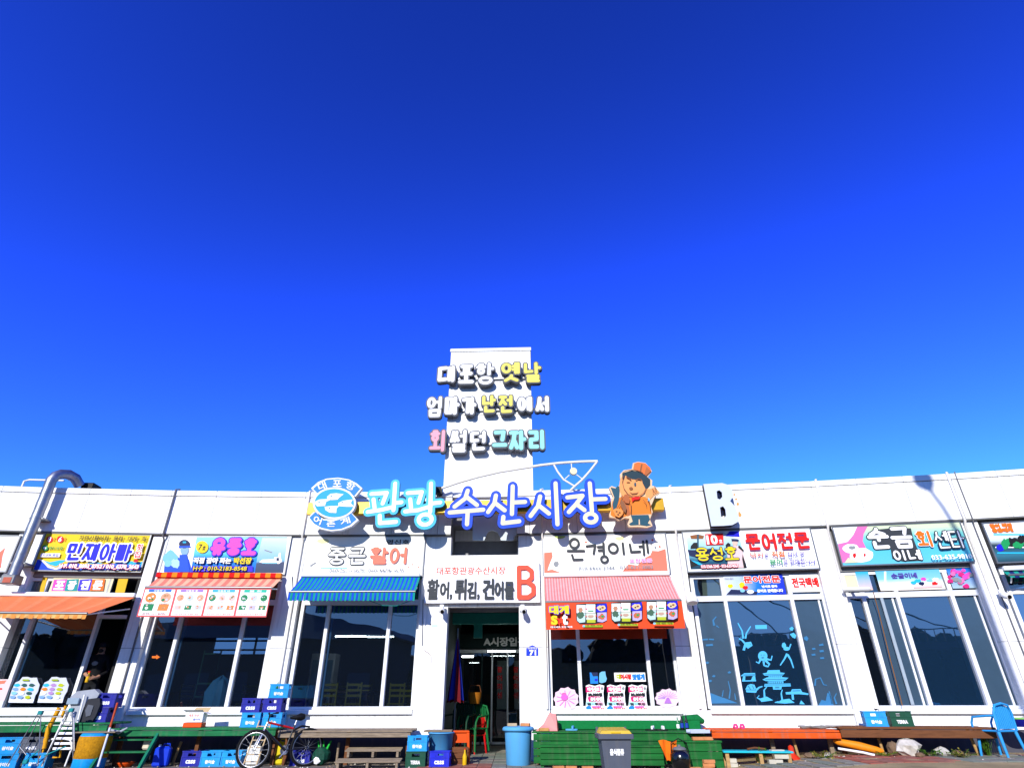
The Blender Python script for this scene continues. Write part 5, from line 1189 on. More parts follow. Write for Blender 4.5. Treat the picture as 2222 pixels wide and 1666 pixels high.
# ================================================================ plastic chairs
def arm_chair(name, label, mat, loc, rz, sc=1.0, group=None, tilt=None):
    t = thing(name, label, 'chair', loc, rz, group); s = sc
    mb = MB(); mb.box(-.23*s,.23*s,-.22*s,.22*s,.41*s,.44*s,mat,.012); build('seat', mb, t)
    mb = MB(); n = 9
    for k in range(n):
        x0 = -.21+k*.42/n; x1 = x0+.42/n-.018
        top = .80+.06*math.cos((k-4)/4*1.2); mb.box(x0*s, x1*s, .215*s, .235*s, .46*s, top*s, mat, .004)
    mb.tube([(-.235*s,.225*s,.43*s),(-.235*s,.24*s,.72*s),(-.17*s,.26*s,.85*s),(0,.27*s,.88*s),(.17*s,.26*s,.85*s),(.235*s,.24*s,.72*s),(.235*s,.225*s,.43*s)], .022*s, mat, 8)
    build('backrest', mb, t)
    for sx in (-1, 1):
        mb = MB(); mb.tube([(sx*.235*s,.23*s,.68*s),(sx*.27*s,.05*s,.67*s),(sx*.27*s,-.17*s,.65*s),(sx*.26*s,-.23*s,.55*s),(sx*.26*s,-.24*s,.42*s)], .02*s, mat, 8); build('armrest', mb, t)
        for sy in (-1, 1):
            mb = MB(); mb.tube([(sx*.22*s,sy*.2*s,.42*s),(sx*.26*s,sy*.25*s,0)], [.032*s,.02*s], mat, 8); build('leg', mb, t)
    return t
GCH = M('green_chair_plastic',(16,112,62),.4,var=.05); RCH = M('red_chair_plastic',(206,44,36),.4,var=.05)
def wpos(px, Y, z=0.0, py=1600): rx, rz = ray(px, py); return (rx*Y, Y, z)
p = wpos(1026, 17.0)
c1 = arm_chair('armchair', 'red plastic armchair under a green one just inside the entrance', RCH, (p[0], p[1]+.03, 0), R(-35), .96, 'stacked chairs in the entrance')
c2 = arm_chair('armchair', 'green plastic armchair stacked on the red one just inside the entrance', GCH, (p[0], p[1], .07), R(-35), 1.14, 'stacked chairs in the entrance')
arm_chair('armchair', 'light blue plastic armchair at the right edge before the deck', M('blue_chair_plastic',(72,166,232),.35,var=.05), at_spot(7, 2188, 1662, 1.0), R(-150)+ang(7), 1.02)
# dark green chair back leaning behind
arm_chair('armchair', 'dark green plastic armchair deeper in the passage behind the stacked pair', M('dark_green_chair',(10,66,44),.45), (p[0]-.34, p[1]-.25, 0), R(-20), 1.28)
# basket, bag on the chairs
t = thing('basket', 'brown woven basket sitting on the stacked chairs in the entrance', 'basket', (p[0]+.02, p[1]+.05, 1.10), .3); mb = MB(); mb.lathe([(.13,0),(.17,.16),(.18,.26)], M('wicker',(176,112,44),.8,var=.3,scale=30,bump=.5), seg=16, cap=False); mb.lathe([(.12,.01),(.0,.02)], BRNW, seg=16, cap=False); build('body', mb, t)
mb = MB(); mb.tube([(-.17,0,.25),(-.12,0,.42),(.12,0,.42),(.17,0,.25)], .012, BRNW); build('handle', mb, t)
# stool, box, sign legs by the left jamb
def stool(label, mat, loc, rz, w=.34, h=.60):
    t = thing('stool', label, 'stool', loc, rz); mb = MB(); mb.box(-w/2, w/2, -w/2, w/2, h-.04, h, mat, .015); build('seat', mb, t)
    for sx in (-1, 1):
        for sy in (-1, 1):
            mb = MB(); x = sx*(w/2-.03); y = sy*(w/2-.03)
            mb.tube([(x,y,h-.04),(x+sx*.03,y+sy*.03,0)], [.035,.024], mat, 8); build('leg', mb, t)
    for sy in (-1, 1):
        mb = MB(); mb.box(-w/2+.03, w/2-.03, sy*(w/2-.03)-.01, sy*(w/2-.03)+.01, h-.22, h-.05, mat); build('apron', mb, t)
stool('orange plastic stool by the left jamb of the entrance', ORANGE, at_spot('E', 999, 1640, .25), .1, .36, .60)
t = thing('wooden_crate', 'small brown wooden box in front of the orange stool', 'box', at_spot('E', 998, 1655, .62), .1); 
for k in range(3): mb = MB(); mb.box(-.17,.17,-.13,-.115,.02+k*.10,.11+k*.10,BRNW,.004); build('slat', mb, t)
mb = MB(); mb.box(-.17,-.155,-.115,.13,.02,.31,BRNW); mb.box(.155,.17,-.115,.13,.02,.31,BRNW); mb.box(-.155,.155,.115,.13,.02,.31,BRNW); mb.box(-.155,.155,-.115,.115,.02,.035,BRNW); build('body', mb, t)
bottle('yellow plastic bottle standing by the small brown wooden box', YELLOW, iR, at_spot('E', 1008, 1657, .80), .30, .045)
# folded parasol hanging in the doorway
t = thing('parasol', 'folded red and blue parasol leaning inside the left jamb of the entrance', 'parasol', at_spot('E', 989, 1490, -.95, 1.0), 0)
PRR, PRB, PRW = M('maroon_fabric',(110,20,34),.85,var=.2), M('blue_fabric',(30,48,150),.8,var=.15), M('white_fabric',(220,224,240),.8)
for k in range(8):
    a = 2*math.pi*k/8; mb = MB(); a2 = a+2*math.pi/8; m_ = (PRR, PRB)[k % 2] if k not in (3,) else PRW
    q0 = (0,0,1.72); r0 = .21; zz = .12+.05*(k % 2)
    mid = ((r0*.6)*math.cos((a+a2)/2), (r0*.6)*math.sin((a+a2)/2))
    mb.add([q0,(r0*math.cos(a),r0*math.sin(a),zz),(mid[0],mid[1],zz+.04),(r0*math.cos(a2),r0*math.sin(a2),zz)], [(0,1,2),(0,2,3)], m_); build('panel', mb, t)
mb = MB(); mb.tube([(0,0,-.7),(0,0,1.8)], .018, STEEL); build('pole', mb, t)

# ================================================================ drum, bin, tubs
t = thing('plastic_drum', 'sky blue plastic drum with bricks on its lid beside the entrance', 'drum', at_spot('E', 1125, 1655, .78), 0)
mb = MB(); mb.lathe([(.235,0),(.25,.02),(.285,.62)], TUBB, seg=28); build('body', mb, t)
mb = MB(); mb.lathe([(.300,.615),(.335,.62),(.335,.66),(.315,.685),(.25,.70),(.0,.70)], TUBB, seg=28, cap=False); build('lid', mb, t)
dz = at_spot('E', 1125, 1655, .78)
BRK = M('orange_brick',(216,150,106),.9,var=.2,scale=12,bump=.4)
def brick(label, loc, rz, mat=BRK, grp=None, w=.20, d=.09, h=.055):
    mb = MB(); mb.box(-w/2, w/2, -d/2, d/2, 0, h, mat, .006); return solo('brick', mb, label, 'brick', loc, rz, grp)
brick('pale brick on the left of the blue drum lid', (dz[0]-.13, dz[1]-.10, .702), .1, M('pale_brick',(206,184,150),.9,var=.2,scale=12)); brick('reddish brick on the right of the blue drum lid', (dz[0]+.15, dz[1]-.09, .702), -.3)
# wheelie bin
t = thing('wheelie_bin', 'grey wheelie bin with a yellow lid standing before the green deck', 'bin', at_spot(4, 1335, 1640, 3.3), ang(4)+R(4))
GB = M('bin_grey',(92,98,112),.5,var=.08,streak=.12); YL2 = M('bin_yellow',(236,200,96),.5,var=.12,streak=.2)
mb = MB(); h = .68
mb.add([(-.20,-.20,.03),(.20,-.20,.03),(.20,.20,.03),(-.20,.20,.03),(-.255,-.25,h),(.255,-.25,h),(.255,.27,h),(-.255,.27,h)], [(0,1,5,4),(1,2,6,5),(2,3,7,6),(3,0,4,7),(3,2,1,0),(4,5,6,7)], GB); build('body', mb, t)
mb = MB(); mb.box(-.295,.295,-.285,-.25,h-.075,h+.005,GB,.01); mb.box(-.295,-.255,-.25,.28,h-.075,h+.005,GB,.01); mb.box(.255,.295,-.25,.28,h-.075,h+.005,GB,.01); build('rim', mb, t)
mb = MB(); mb.add([(-.265,-.27,h+.006),(.265,-.27,h+.006),(.265,.27,h+.006),(-.265,.27,h+.006),(-.235,-.24,h+.05),(.235,-.24,h+.05),(.215,.24,h+.085),(-.215,.24,h+.085)], [(0,1,5,4),(1,2,6,5),(2,3,7,6),(3,0,4,7),(4,5,6,7)], YL2); build('lid', mb, t)
mb = MB(); mb.box(-.08,.08,-.276,-.25,h+.012,h+.03,YELLOW,.004); build('lid_grip', mb, t)
for s_ in (-1, 1):
    mb = MB(); mb.tube([(s_*.22,.22,.09),(s_*.27,.22,.09)], .09, BLACK, 16); build('wheel', mb, t)
    mb = MB(); mb.box(s_*.25-.02, s_*.25+.02, .24, .30, h-.02, h+.09, GB, .008); build('hinge', mb, t)
mb = MB(); put_text(mb, '음식물류', -.115, .115, .38, .47, -.236, WPL, fat=.004); q = build('lettering', mb, t); q.rotation_euler = (0,0,0)
# tub under the plank near the entrance
t = thing('plastic_tub', 'sky blue tub under a grey plank between the deck and the entrance', 'tub', at_spot('E', 954, 1660, .55), 0)
mb = MB(); mb.lathe([(.20,.0),(.22,.02),(.265,.56),(.285,.56),(.285,.585),(.25,.585)], TUBB, seg=24, cap=False); build('body', mb, t)
mb = MB(); q = at_spot('E', 952, 1568, .55, .60); mb.box(-.30,.30,-.16,.10,.0,.03,OLDW,.006); mb.box(-.28,.30,.11,.3,.0,.03,OLDW,.006); solo('plank_cover', mb, 'grey weathered planks lying over the sky blue tub', 'planks', (q[0], q[1], .59), .05, kind='stuff')
# barrel with woven cover at left
bl_ = at_spot(1, 190, 1664, 1.25)
t = thing('barrel', 'blue barrel wrapped in orange woven sacking at the left', 'barrel', bl_, 0)
mb = MB(); mb.lathe([(.27,0),(.29,.02),(.285,.2)], BLUEC, seg=24, cap=False); mb.lathe([(.285,.57),(.27,.62),(.0,.62)], BLUEC, seg=24, cap=False); build('body', mb, t)
SACK = M('woven_sack',(206,150,60),.9,var=.35,scale=26,bump=.6)
mb = MB(); mb.lathe([(.287,.19),(.298,.2),(.292,.38),(.30,.45),(.292,.56),(.28,.575)], SACK, seg=24, cap=False); build('sacking', mb, t)
mb = MB(); mb.box(-.34,.42,-.20,.12,0,.022,OLDW,.004); mb.box(-.30,.36,.13,.25,0,.022,OLDW,.004); solo('plank_cover', mb, 'warped grey boards lying on the sacking wrapped barrel', 'planks', (bl_[0], bl_[1], .625), .12, kind='stuff')
# jerry cans
def jerry(label, mat, capm, loc, rz, w=.24, d=.18, h=.34, grp=None):
    t = thing('jerry_can', label, 'jerry can', loc, rz, grp); mb = MB(); mb.box(-w/2,w/2,-d/2,d/2,0,h*.86,mat,.03); mb.box(-w/2+.05,w/2-.05,-d/2+.03,d/2-.03,h*.86,h*.9,mat,.01); build('body', mb, t)
    mb = MB(); mb.tube([(-w*.1,0,h*.9),(-w*.05,0,h),(w*.3,0,h),(w*.35,0,h*.88)], .014, mat, 8); build('handle', mb, t)
    mb = MB(); mb.tube([(-w*.3,0,h*.88),(-w*.3,0,h*.98)], .026, capm, 12); build('cap', mb, t); return t
jerry('deep blue jerry can on the ground under the green deck', M('jerry_blue',(20,70,220),.35), WPL, at_spot(2, 347, 1662, .80), ang(2)+.2, .30, .2, .40)
jerry('white plastic jug on the ground inside the bicycle front wheel', WPL, WPL, at_spot(2, 546, 1661, .62), ang(2)+.3, .28, .2, .40)
jerry('yellow jug with a red cap behind the bicycle frame', M('yellow_jug',(236,216,70),.45,var=.1), REDP, at_spot(2, 603, 1658, .55), ang(2), .24, .18, .46)
jerry('small white bottle jug with a red cap on the green step', M('jug_white2',(236,226,204),.45), REDP, at_spot(1, 318, 1622, .9, .30), 0, .16, .12, .22)
# green step bench left
B = BAY[1]; s0, s1, zb, zt = ext(1, 226, 1619, 322, 1628, 1.28)
t = thing('step_bench', 'green wooden step bench with slanted side rails at the left deck', 'bench', B.w((s0+s1)/2, 1.2, 0), B.a)
for k, zz, nn_ in ((0, .30, 1.35), (1, .5, 1.12)):
    mb = MB(B.xf); mb.box(s0, s1, -nn_, -nn_+.20, zz-.03, zz, GREEN, .005); build('tread', mb, t)
for x in (s0-.02, s1+.03):
    mb = MB(B.xf); mb.add([(x-.025,-1.62,0),(x+.025,-1.62,0),(x+.025,-1.50,0),(x-.025,-1.50,0),(x-.025,-1.08,.64),(x+.025,-1.08,.64),(x+.025,-1.0,.60),(x-.025,-1.0,.60)], [(0,1,5,4),(1,2,6,5),(2,3,7,6),(3,0,4,7),(4,5,6,7)], M('teal_green_wood',(24,128,96),.6,var=.2)); build('side_rail', mb, t)
mb = MB(); mb.lathe([(.10,0),(.17,.07),(.175,.085),(.15,.085),(.09,.02),(0,.02)], ORANGE, seg=20, cap=False); solo('bowl', mb, 'orange plastic bowl on the ground behind the green step bench', 'bowl', at_spot(1, 272, 1655, .85), 0)
# wooden pallets
def pallet(label, b, px, py, n, w, d, z, rz, tilt=0.0, grp='slatted pallets under the weathered deck'):
    t = thing('pallet', label, 'pallet', at_spot(b, px, py, n, z), BAY[b].a+rz, grp)
    for k in range(4):
        mb = MB(); mb.box(-w/2, w/2, -d/2+k*d/4+.008, -d/2+(k+1)*d/4-.008, .10+tilt*k, .122+tilt*k, OLDW, .004); build('slat', mb, t)
    for x in (-w/2+.05, -.02, w/2-.09):
        mb = MB(); mb.box(x, x+.05, -d/2+.01, d/2-.01, 0, .095, OLDW, .004); build('bearer', mb, t)
pallet('grey slatted pallet, upper of two steps below the weathered deck', 3, 812, 1630, .85, 1.15, .36, .16, .02, .012)
pallet('grey slatted pallet lying on the ground before the upper pallet', 3, 800, 1655, 1.25, 1.3, .40, 0, .03, .01)
# green net bag of bottles
t = thing('net_bag', 'dark green net bag full of bottles beside the bicycle', 'bag', at_spot(3, 695, 1655, .75), 0)
mb = MB(); mb.rock(0,0,.17,.19,.15,.18, M('green_net',(10,78,60),.7,var=.5,scale=14,bump=.8), 3, 12); build('body', mb, t)
for k, (x, y, a) in enumerate(((-.06,.02,.25),(.03,0,.1),(.10,-.02,-.35))):
    mb = MB(); mb.tube([(x,y,.28),(x+.08*math.sin(-a)*2,y,.40),(x+.1*math.sin(-a)*2.2,y,.44)], [.03,.016,.014], M('lime_bottle',(60,190,80),.2), 8); build('bottle_neck', mb, t)
mb = MB(); mb.rock(-.05,-.13,.10,.08,.03,.07, iW, 5, 8); build('paper', mb, t)
# posts and sticks under decks
for lab, b, px, py, n, h, tl, m_ in (('short pale stake leaning under the left green deck', 2, 374, 1655, .55, .42, .08, WOOD), ('grey stake standing under the weathered deck', 3, 730, 1655, .6, .40, .0, OLDW),
        ('pale wooden stake under the orange deck', 5, 1736, 1655, .7, .42, -.05, WOOD), ('pale wooden stake under the brown deck near the rocks', 6, 1922, 1650, .7, .45, -.04, WOOD), ('pale wooden stake under the right end of the brown deck', 6, 2128, 1650, .7, .45, -.06, WOOD)):
    mb = MB(); mb.tube([(0,0,0),(tl,0,h)], .03, m_, 5); solo('wooden_stake', mb, lab, 'stake', at_spot(b, px, py, n), 0)
# pale ladder behind the bicycle
t = thing('wooden_ladder', 'small pale wooden ladder leaning on the crates behind the bicycle', 'ladder', at_spot(2, 552, 1650, .98), ang(2))
for x in (-.13, .13): mb = MB(); mb.tube([(x-.04,-.14,0),(x+.08,.02,.82)], .014, M('pale_pine',(226,200,160),.7,var=.1), 6); build('rail', mb, t)
for k in range(6): f_ = .12+k*.15; mb = MB(); mb.tube([(-.13-.04+.12*f_,-.14+.16*f_,.82*f_),(.13-.04+.12*f_,-.14+.16*f_,.82*f_)], .011, M('pale_pine',(226,200,160)), 6); build('rung', mb, t)
# boxes on the deck
bx_ = at_spot(2, 424, 1568, .62, z2d)
t = thing('cardboard_box', 'white printed foam box with open flaps on an orange tray on the green deck', 'box', bx_, ang(2)+.1)
mb = MB(); mb.box(-.20,.18,-.15,.15,0,.09,ORANGE,.01); build('tray', mb, t)
mb = MB(); mb.box(-.19,.17,-.14,.14,.095,.28,WPL,.006); build('body', mb, t)
mb = MB(); mb.quad((-.24,-.22,.33),(.16,-.22,.33),(.17,-.14,.285),(-.19,-.14,.285),WPL); mb.quad((-.18,.14,.285),(.17,.14,.285),(.20,.24,.37),(-.12,.24,.37),M('kraft_card',(222,196,150),.8)); mb.quad((.17,-.14,.285),(.27,-.12,.25),(.27,.12,.25),(.17,.14,.285),WPL); build('flap', mb, t)
mb = MB(); put_text(mb, '속초 수산', -.12, .08, .20, .25, -.142, iR); put_text(mb, '활어회', -.02, .12, .13, .17, -.142, iB); build('lettering', mb, t)
# dustpan
q = at_spot(4, 1190, 1574, .85, z4d); t = thing('dustpan', 'big faded red dustpan standing on the left end of the dark green deck', 'dustpan', q, .1)
DP, DP2 = M('faded_red_plastic',(244,160,154),.5,var=.08), M('red_plastic_side',(222,70,62),.5)
mb = MB(); mb.add([(-.27,-.05,0),(.17,-.12,.0),(.17,.0,.30),(.04,.02,.33),(-.10,.0,.12)], [(0,1,2,3,4)], DP); mb.add([(-.27,.02,0),(.17,-.08,.0),(.17,.04,.30),(.04,.06,.33),(-.10,.04,.12)], [(4,3,2,1,0)], DP); build('scoop', mb, t)
mb = MB(); mb.add([(.172,-.12,0),(.24,.1,0),(.22,.14,.22),(.172,.0,.31)], [(0,1,2,3)], DP2); mb.add([(.17,-.12,0),(.24,.1,0),(.22,.14,.22),(.17,.0,.31)], [(3,2,1,0)], DP2); build('side_wall', mb, t)
brick('broken tan brick under the faded red dustpan', at_spot(4, 1180, 1578, .96, z4d), .2, M('tan_brick',(222,170,110),.9,var=.3))
# footwear
def shoe(name, label, mat, loc, rz, mat2=None, group=None):
    t = thing(name, label, 'footwear', loc, rz, group)
    for s_ in (-1, 1):
        mb = MB(); n = 14; pts = [(s_*.07+(.042-.008*math.sin(2*math.pi*i/n))*math.cos(2*math.pi*i/n), .125*math.sin(2*math.pi*i/n)) for i in range(n)]
        mb.add([(x,y,0) for x,y in pts]+[(x,y,.025) for x,y in pts], [list(range(n,2*n))]+[[i,(i+1)%n,n+(i+1)%n,n+i] for i in range(n)], mat); o = build('sole', mb, t)
        mb = MB(); mb.tube([(s_*.07-.042,-.03,.02),(s_*.07-.02,-.03,.07),(s_*.07+.02,-.03,.07),(s_*.07+.042,-.03,.02)], .022, mat2 or mat, 8); build('strap', mb, o, t)
shoe('slippers', 'pair of bright pink slippers on the orange deck', M('slipper_pink',(250,80,150),.5), at_spot(5, 1602, 1573, .30, z5d), ang(5)+.1)
shoe('slippers', 'black slippers with white straps, left of two pairs on the green step', BLACK, at_spot(4, 1413, 1576, .62, z4d), 1.2, WPL)
shoe('slippers', 'black slippers with white straps, right of two pairs on the green step', BLACK, at_spot(4, 1435, 1576, .66, z4d), 1.5, WPL)
shoe('slippers', 'light blue slippers alone on the left of the green step', TUBB, at_spot(4, 1240, 1576, .58, z4d), 1.4)
# orange cloth, black pot
q = at_spot(4, 1452, 1650, 1.42, 0); mb = MB(); rc = random.Random(4); n = 9; V = []; Fc = []
for j in range(7):
    for i in range(n):
        u = i/(n-1); v = j/6; V.append((-.19+.38*u*(1-.55*v)+.12*v, -.03-.05*math.sin(u*11+v*3)-.03*v+rc.uniform(-.008,.008), .48-.34*v+.02*math.sin(u*7)))
for j in range(6):
    for i in range(n-1): Fc.append((j*n+i, (j+1)*n+i, (j+1)*n+i+1, j*n+i+1))
mb.add(V, Fc, M('orange_cloth',(252,130,30),.9,var=.15), True); solo('cloth', mb, 'crumpled orange cloth hanging on the end of the green step', 'cloth', (q[0], q[1]-.05, q[2]), 0)
t = thing('black_pot', 'shiny black kettle shaped pot on the ground by the green box', 'pot', at_spot(4, 1479, 1664, 1.58), 0)
mb = MB(); mb.lathe([(.10,0),(.17,.05),(.195,.16),(.19,.26),(.14,.33),(.12,.335)], M('gloss_black',(16,16,18),.18,coat=.5), seg=24, cap=False); build('body', mb, t)
mb = MB(); mb.lathe([(.13,.335),(.135,.35),(.09,.38),(.03,.39),(.03,.42),(0,.42)], M('grey_lid',(120,120,124),.3), seg=24, cap=False); build('lid', mb, t)
mb = MB(); mb.tube([(-.17,0,.28),(-.15,0,.45),(0,0,.52),(.15,0,.45),(.17,0,.28)], .010, BLACK); build('handle', mb, t)
# bricks right of the pot
for i, (px, py, n, z, rz, lb) in enumerate(((1508,1664,1.60,0,.1,'pinkish brick on the ground right of the black pot'),(1537,1662,1.55,0,.2,'lowest brick of the short pile before the green box'),(1538,1660,1.55,.058,-.1,'middle brick of the short pile before the green box'),(1539,1658,1.55,.116,.15,'top brick of the short pile before the green box'),
        (1515,1608,1.25,None,.1,'left brick lying on the lid of the green box'),(1535,1607,1.22,None,-.2,'right brick lying on the lid of the green box'),(1212,1664,1.5,0,.3,'brick under the front edge of the low green step, leftmost'),(1240,1664,1.5,0,-.1,'brick beneath the low green step, second from the drum'),(1275,1666,1.52,0,.1,'brick beneath the low green step next to the wheelie bin'))):
    s0_, s1_, zb_, zt_ = ext(4, 1492, 1606, 1568, 1662, 1.34)
    brick(lb, at_spot(4, px, py, n, z if z is not None else zt_+.002), rz+BAY[4].a, w=.22, d=.10, h=.057)
mb = MB(); mb.box(-.2,.2,-.12,.12,0,.02,M('pale_tray',(206,216,236),.4)); mb.box(-.2,.2,-.12,-.11,.02,.06,M('pale_tray',(206,216,236))); mb.box(-.2,.2,.11,.12,.02,.06,M('pale_tray',(206,216,236))); solo('tray', mb, 'pale blue tray on the bricks of the green box', 'tray', at_spot(4, 1516, 1596, 1.2, z4d-.02), .1)
# cyan table
B = BAY[5]; s0, s1, zb, zt = ext(5, 1566, 1612, 1716, 1629, 1.3); CY = M('cyan_painted_board',(70,206,220),.6,var=.1,streak=.25)
zt = B.at(1640, 1629, 1.42)[1]
t = thing('low_table', 'low bench with a cyan top and raw wooden legs before the orange deck', 'table', B.w((s0+s1)/2, 1.2, 0), B.a)
mb = MB(B.xf); mb.box(s0, s1, -1.42, -1.02, zt-.03, zt, CY, .006); build('top', mb, t)
for x in (s0+.07, (s0+s1)/2+.05, s1-.08):
    for nn_ in (1.38, 1.08): mb = MB(B.xf); mb.box(x-.035, x+.035, -nn_, -nn_+.05, 0, zt-.032, WOOD, .004); build('leg', mb, t)
mb = MB(); mb.tube([(-.16,0,.0),(.0,.02,.02),(.20,-.02,.0)], .02, BRNW, 5); solo('stick', mb, 'brown stick lying on the cyan bench top', 'stick', (B.w((s0+s1)/2,1.2,0)[0], B.w((s0+s1)/2,1.2,0)[1], zt+.022), .1)
GBK = M('white_block',(214,208,190),.9,var=.15,scale=9,bump=.3)
for i, (px, n, z) in enumerate(((1587,1.30,0),(1587,1.30,.075),(1682,1.32,0),(1697,1.32,.075),(1690,1.25,.15))):
    brick(('lower pale block at the left leg of the cyan bench','upper pale block at the left leg of the cyan bench','lowest pale block under the right half of the cyan bench','middle pale block under the right half of the cyan bench','top pale block under the right half of the cyan bench')[i], (lambda q_: (q_[0], q_[1], gz(q_[0])+z))(at_spot(5, px, 1650, n, 0)), BAY[5].a+(.1,-.15,.05,-.1,.2)[i], GBK, w=.26 if i > 1 else .2, d=.13, h=.072)
# red pot scrap, kayak board, rocks
mb = MB(); mb.lathe([(.16,0),(.15,.02),(.06,.10),(.05,.22),(.0,.25)], M('faded_traffic_red',(224,70,50),.6,streak=.2), seg=16, cap=False); solo('traffic_cone', mb, 'small red cone on the ground beside the cyan bench', 'cone', at_spot(5, 1722, 1652, .9), 0)
B = BAY[6]; s0, s1, zb, zt = ext(6, 1826, 1614, 1916, 1648, 1.0); m_ = M('kayak_orange',(250,156,30),.4,var=.1,streak=.2)
t = thing('plastic_kayak', 'orange and white plastic boat hull lying on the ground under the brown deck', 'boat', B.w((s0+s1)/2, .9, .20), B.a)
mb = MB(B.xf); mb.tube([(s0-.06,-.85,.46),(s0,-.88,.44),((s0+s1)/2,-.95,.37),(s1-.1,-1.02,.31),(s1+.0,-1.03,.30)], [.03,.06,.075,.06,.03], m_, 10); build('hull', mb, t)
mb = MB(B.xf); mb.tube([(s0-.05,-1.0,.33),((s0+s1)/2,-1.07,.27),(s1-.2,-1.10,.23)], .022, WPL, 8); build('keel_strip', mb, t)
RK = M('pale_rock',(196,190,178),.95,var=.35,scale=7,bump=.9); RK2 = M('brown_rock',(132,110,88),.95,var=.35,scale=9,bump=.9)
for i, (px, n, sz, m2, lb) in enumerate(((1978,.95,(.26,.16,.17),RK,'largest pale angular rock under the brown deck'),(1946,.9,(.13,.12,.14),RK2,'brown rock leaning on the largest pale rock'),(2050,.85,(.17,.12,.09),RK,'flat pale rock right of the largest rock'),(2085,.95,(.12,.10,.06),RK2,'small brown rock near the right stake'),(2000,1.25,(.09,.08,.05),RK2,'small brown stone in front of the largest pale rock'),(1760,1.0,(.14,.1,.06),RK2,'flat brown stone under the orange deck'),(1800,1.1,(.10,.08,.05),RK,'small pale stone between the orange deck and the boat hull'))):
    mb = MB(); mb.rock(0,0,sz[2]*.8,sz[0],sz[1],sz[2],m2,i+3,11); solo('rock', mb, lb, 'rock', at_spot(6 if px > 1790 else 5, px, 1650, n), i*.7, 'rocks under the decks')
# weeds
LEAF = M('weed_leaf',(84,124,44),.7,var=.35,scale=20); LEAF2 = M('dry_weed',(150,140,70),.8,var=.35,scale=20)
def plant(label, loc, h, n, mat, seed, spread=.16):
    rr_ = random.Random(seed); t = thing('weed', label, 'plant', loc, 0, 'weeds at the deck foot'); mb = MB(); st_ = MB()
    for k in range(n):
        a = rr_.uniform(0, 6.28); r_ = rr_.uniform(0,.04); tip = Vector((math.cos(a)*spread*rr_.uniform(.3,1), math.sin(a)*spread*rr_.uniform(.3,1), h*rr_.uniform(.5,1)))
        b0 = Vector((math.cos(a)*r_, math.sin(a)*r_, 0)); st_.tube([b0, b0.lerp(tip,.5)+Vector((0,0,h*.1)), tip], .004, LEAF, 4, cap=False)
        for j in range(7):
            c = b0.lerp(tip, rr_.uniform(.3,1.0)); d = Vector((rr_.uniform(-1,1), rr_.uniform(-1,1), rr_.uniform(-.4,.6))).normalized(); w = d.cross(Vector((0,0,1))).normalized()*.016; L_ = rr_.uniform(.035,.07)
            mb.add([c, c+d*L_*.5+w, c+d*L_, c+d*L_*.5-w], [(0,1,2,3)], mat)
    build('leaves', mb, t); build('stem', st_, t)
plant('leafy green weed growing under the cyan bench', at_spot(5, 1652, 1655, 1.25), .30, 16, LEAF, 1)
plant('tall green weed by the right end of the brown deck', at_spot(6, 2150, 1652, .75), .42, 22, LEAF, 2)
plant('low weed among the rocks of the brown deck', at_spot(6, 2020, 1652, 1.05), .14, 16, LEAF, 3, .3)
plant('low yellowish weed right of the boat hull', at_spot(6, 1925, 1655, 1.15), .10, 14, LEAF2, 4, .25)
plant('sparse weed between the orange deck and the red cone', at_spot(5, 1790, 1655, 1.15), .12, 16, LEAF2, 5, .35)
plant('dry weed near the foot of the brown deck at the right', at_spot(6, 2095, 1655, 1.2), .14, 16, LEAF2, 6, .3)
# gravel and litter strip
mb = MB(); rg = random.Random(9)
for k in range(900):
    x = rg.uniform(-13, 13); b0 = arc(x); y = b0-rg.uniform(.25, 1.75); s_ = rg.uniform(.006,.022); a = rg.uniform(0,3)
    if -1.9 < x < .4: continue
    m_ = (RK, RK2, OLDW)[k % 3]; mb.add([(x-s_,y-s_*.7,gz(x)),(x+s_,y-s_,gz(x)),(x+s_*.8,y+s_,gz(x)),(x-s_,y+s_*.8,gz(x)),(x,y,gz(x)+s_*1.1)], [(0,1,4),(1,2,4),(2,3,4),(3,0,4)], m_)
solo('gravel', mb, 'loose stone chips and litter scattered on the paving before the decks', 'gravel', kind='stuff')
# rope heap on orange deck
mb = MB(); rg = random.Random(2); B = BAY[5]; sA, sB_ = B.span(1738, 1822, 1575, .45)
for k in range(9):
    y = -.28-.04*k; mb.tube([(sA+(sB_-sA)*i/8+rg.uniform(-.05,.05), y+rg.uniform(-.05,.05), z5d+.02+rg.uniform(0,.035)) for i in range(9)], .012, M('grey_rope',(150,146,138),.9,var=.4), 5)
mb.xf = B.xf; solo('net_heap', mb, 'grey fishing rope heaped along the orange deck edge', 'rope', B.w((sA+sB_)/2, .45, z5d), 0)
# tub right edge
t = thing('basin', 'green rimmed dark blue basin on the deck behind the light blue armchair', 'basin', at_spot(7, 2216, 1566, .55, z6d), 0)
mb = MB(); mb.lathe([(.16,0),(.24,.10),(.26,.13)], NAVY, seg=24, cap=False); mb.lathe([(.14,.012),(.0,.012)], NAVY, seg=24, cap=False); build('bowl', mb, t); mb = MB(); mb.lathe([(.245,.132),(.27,.132),(.27,.155),(.0,.16)], M('lime_lid',(150,206,120),.4), seg=24, cap=False); build('lid', mb, t)

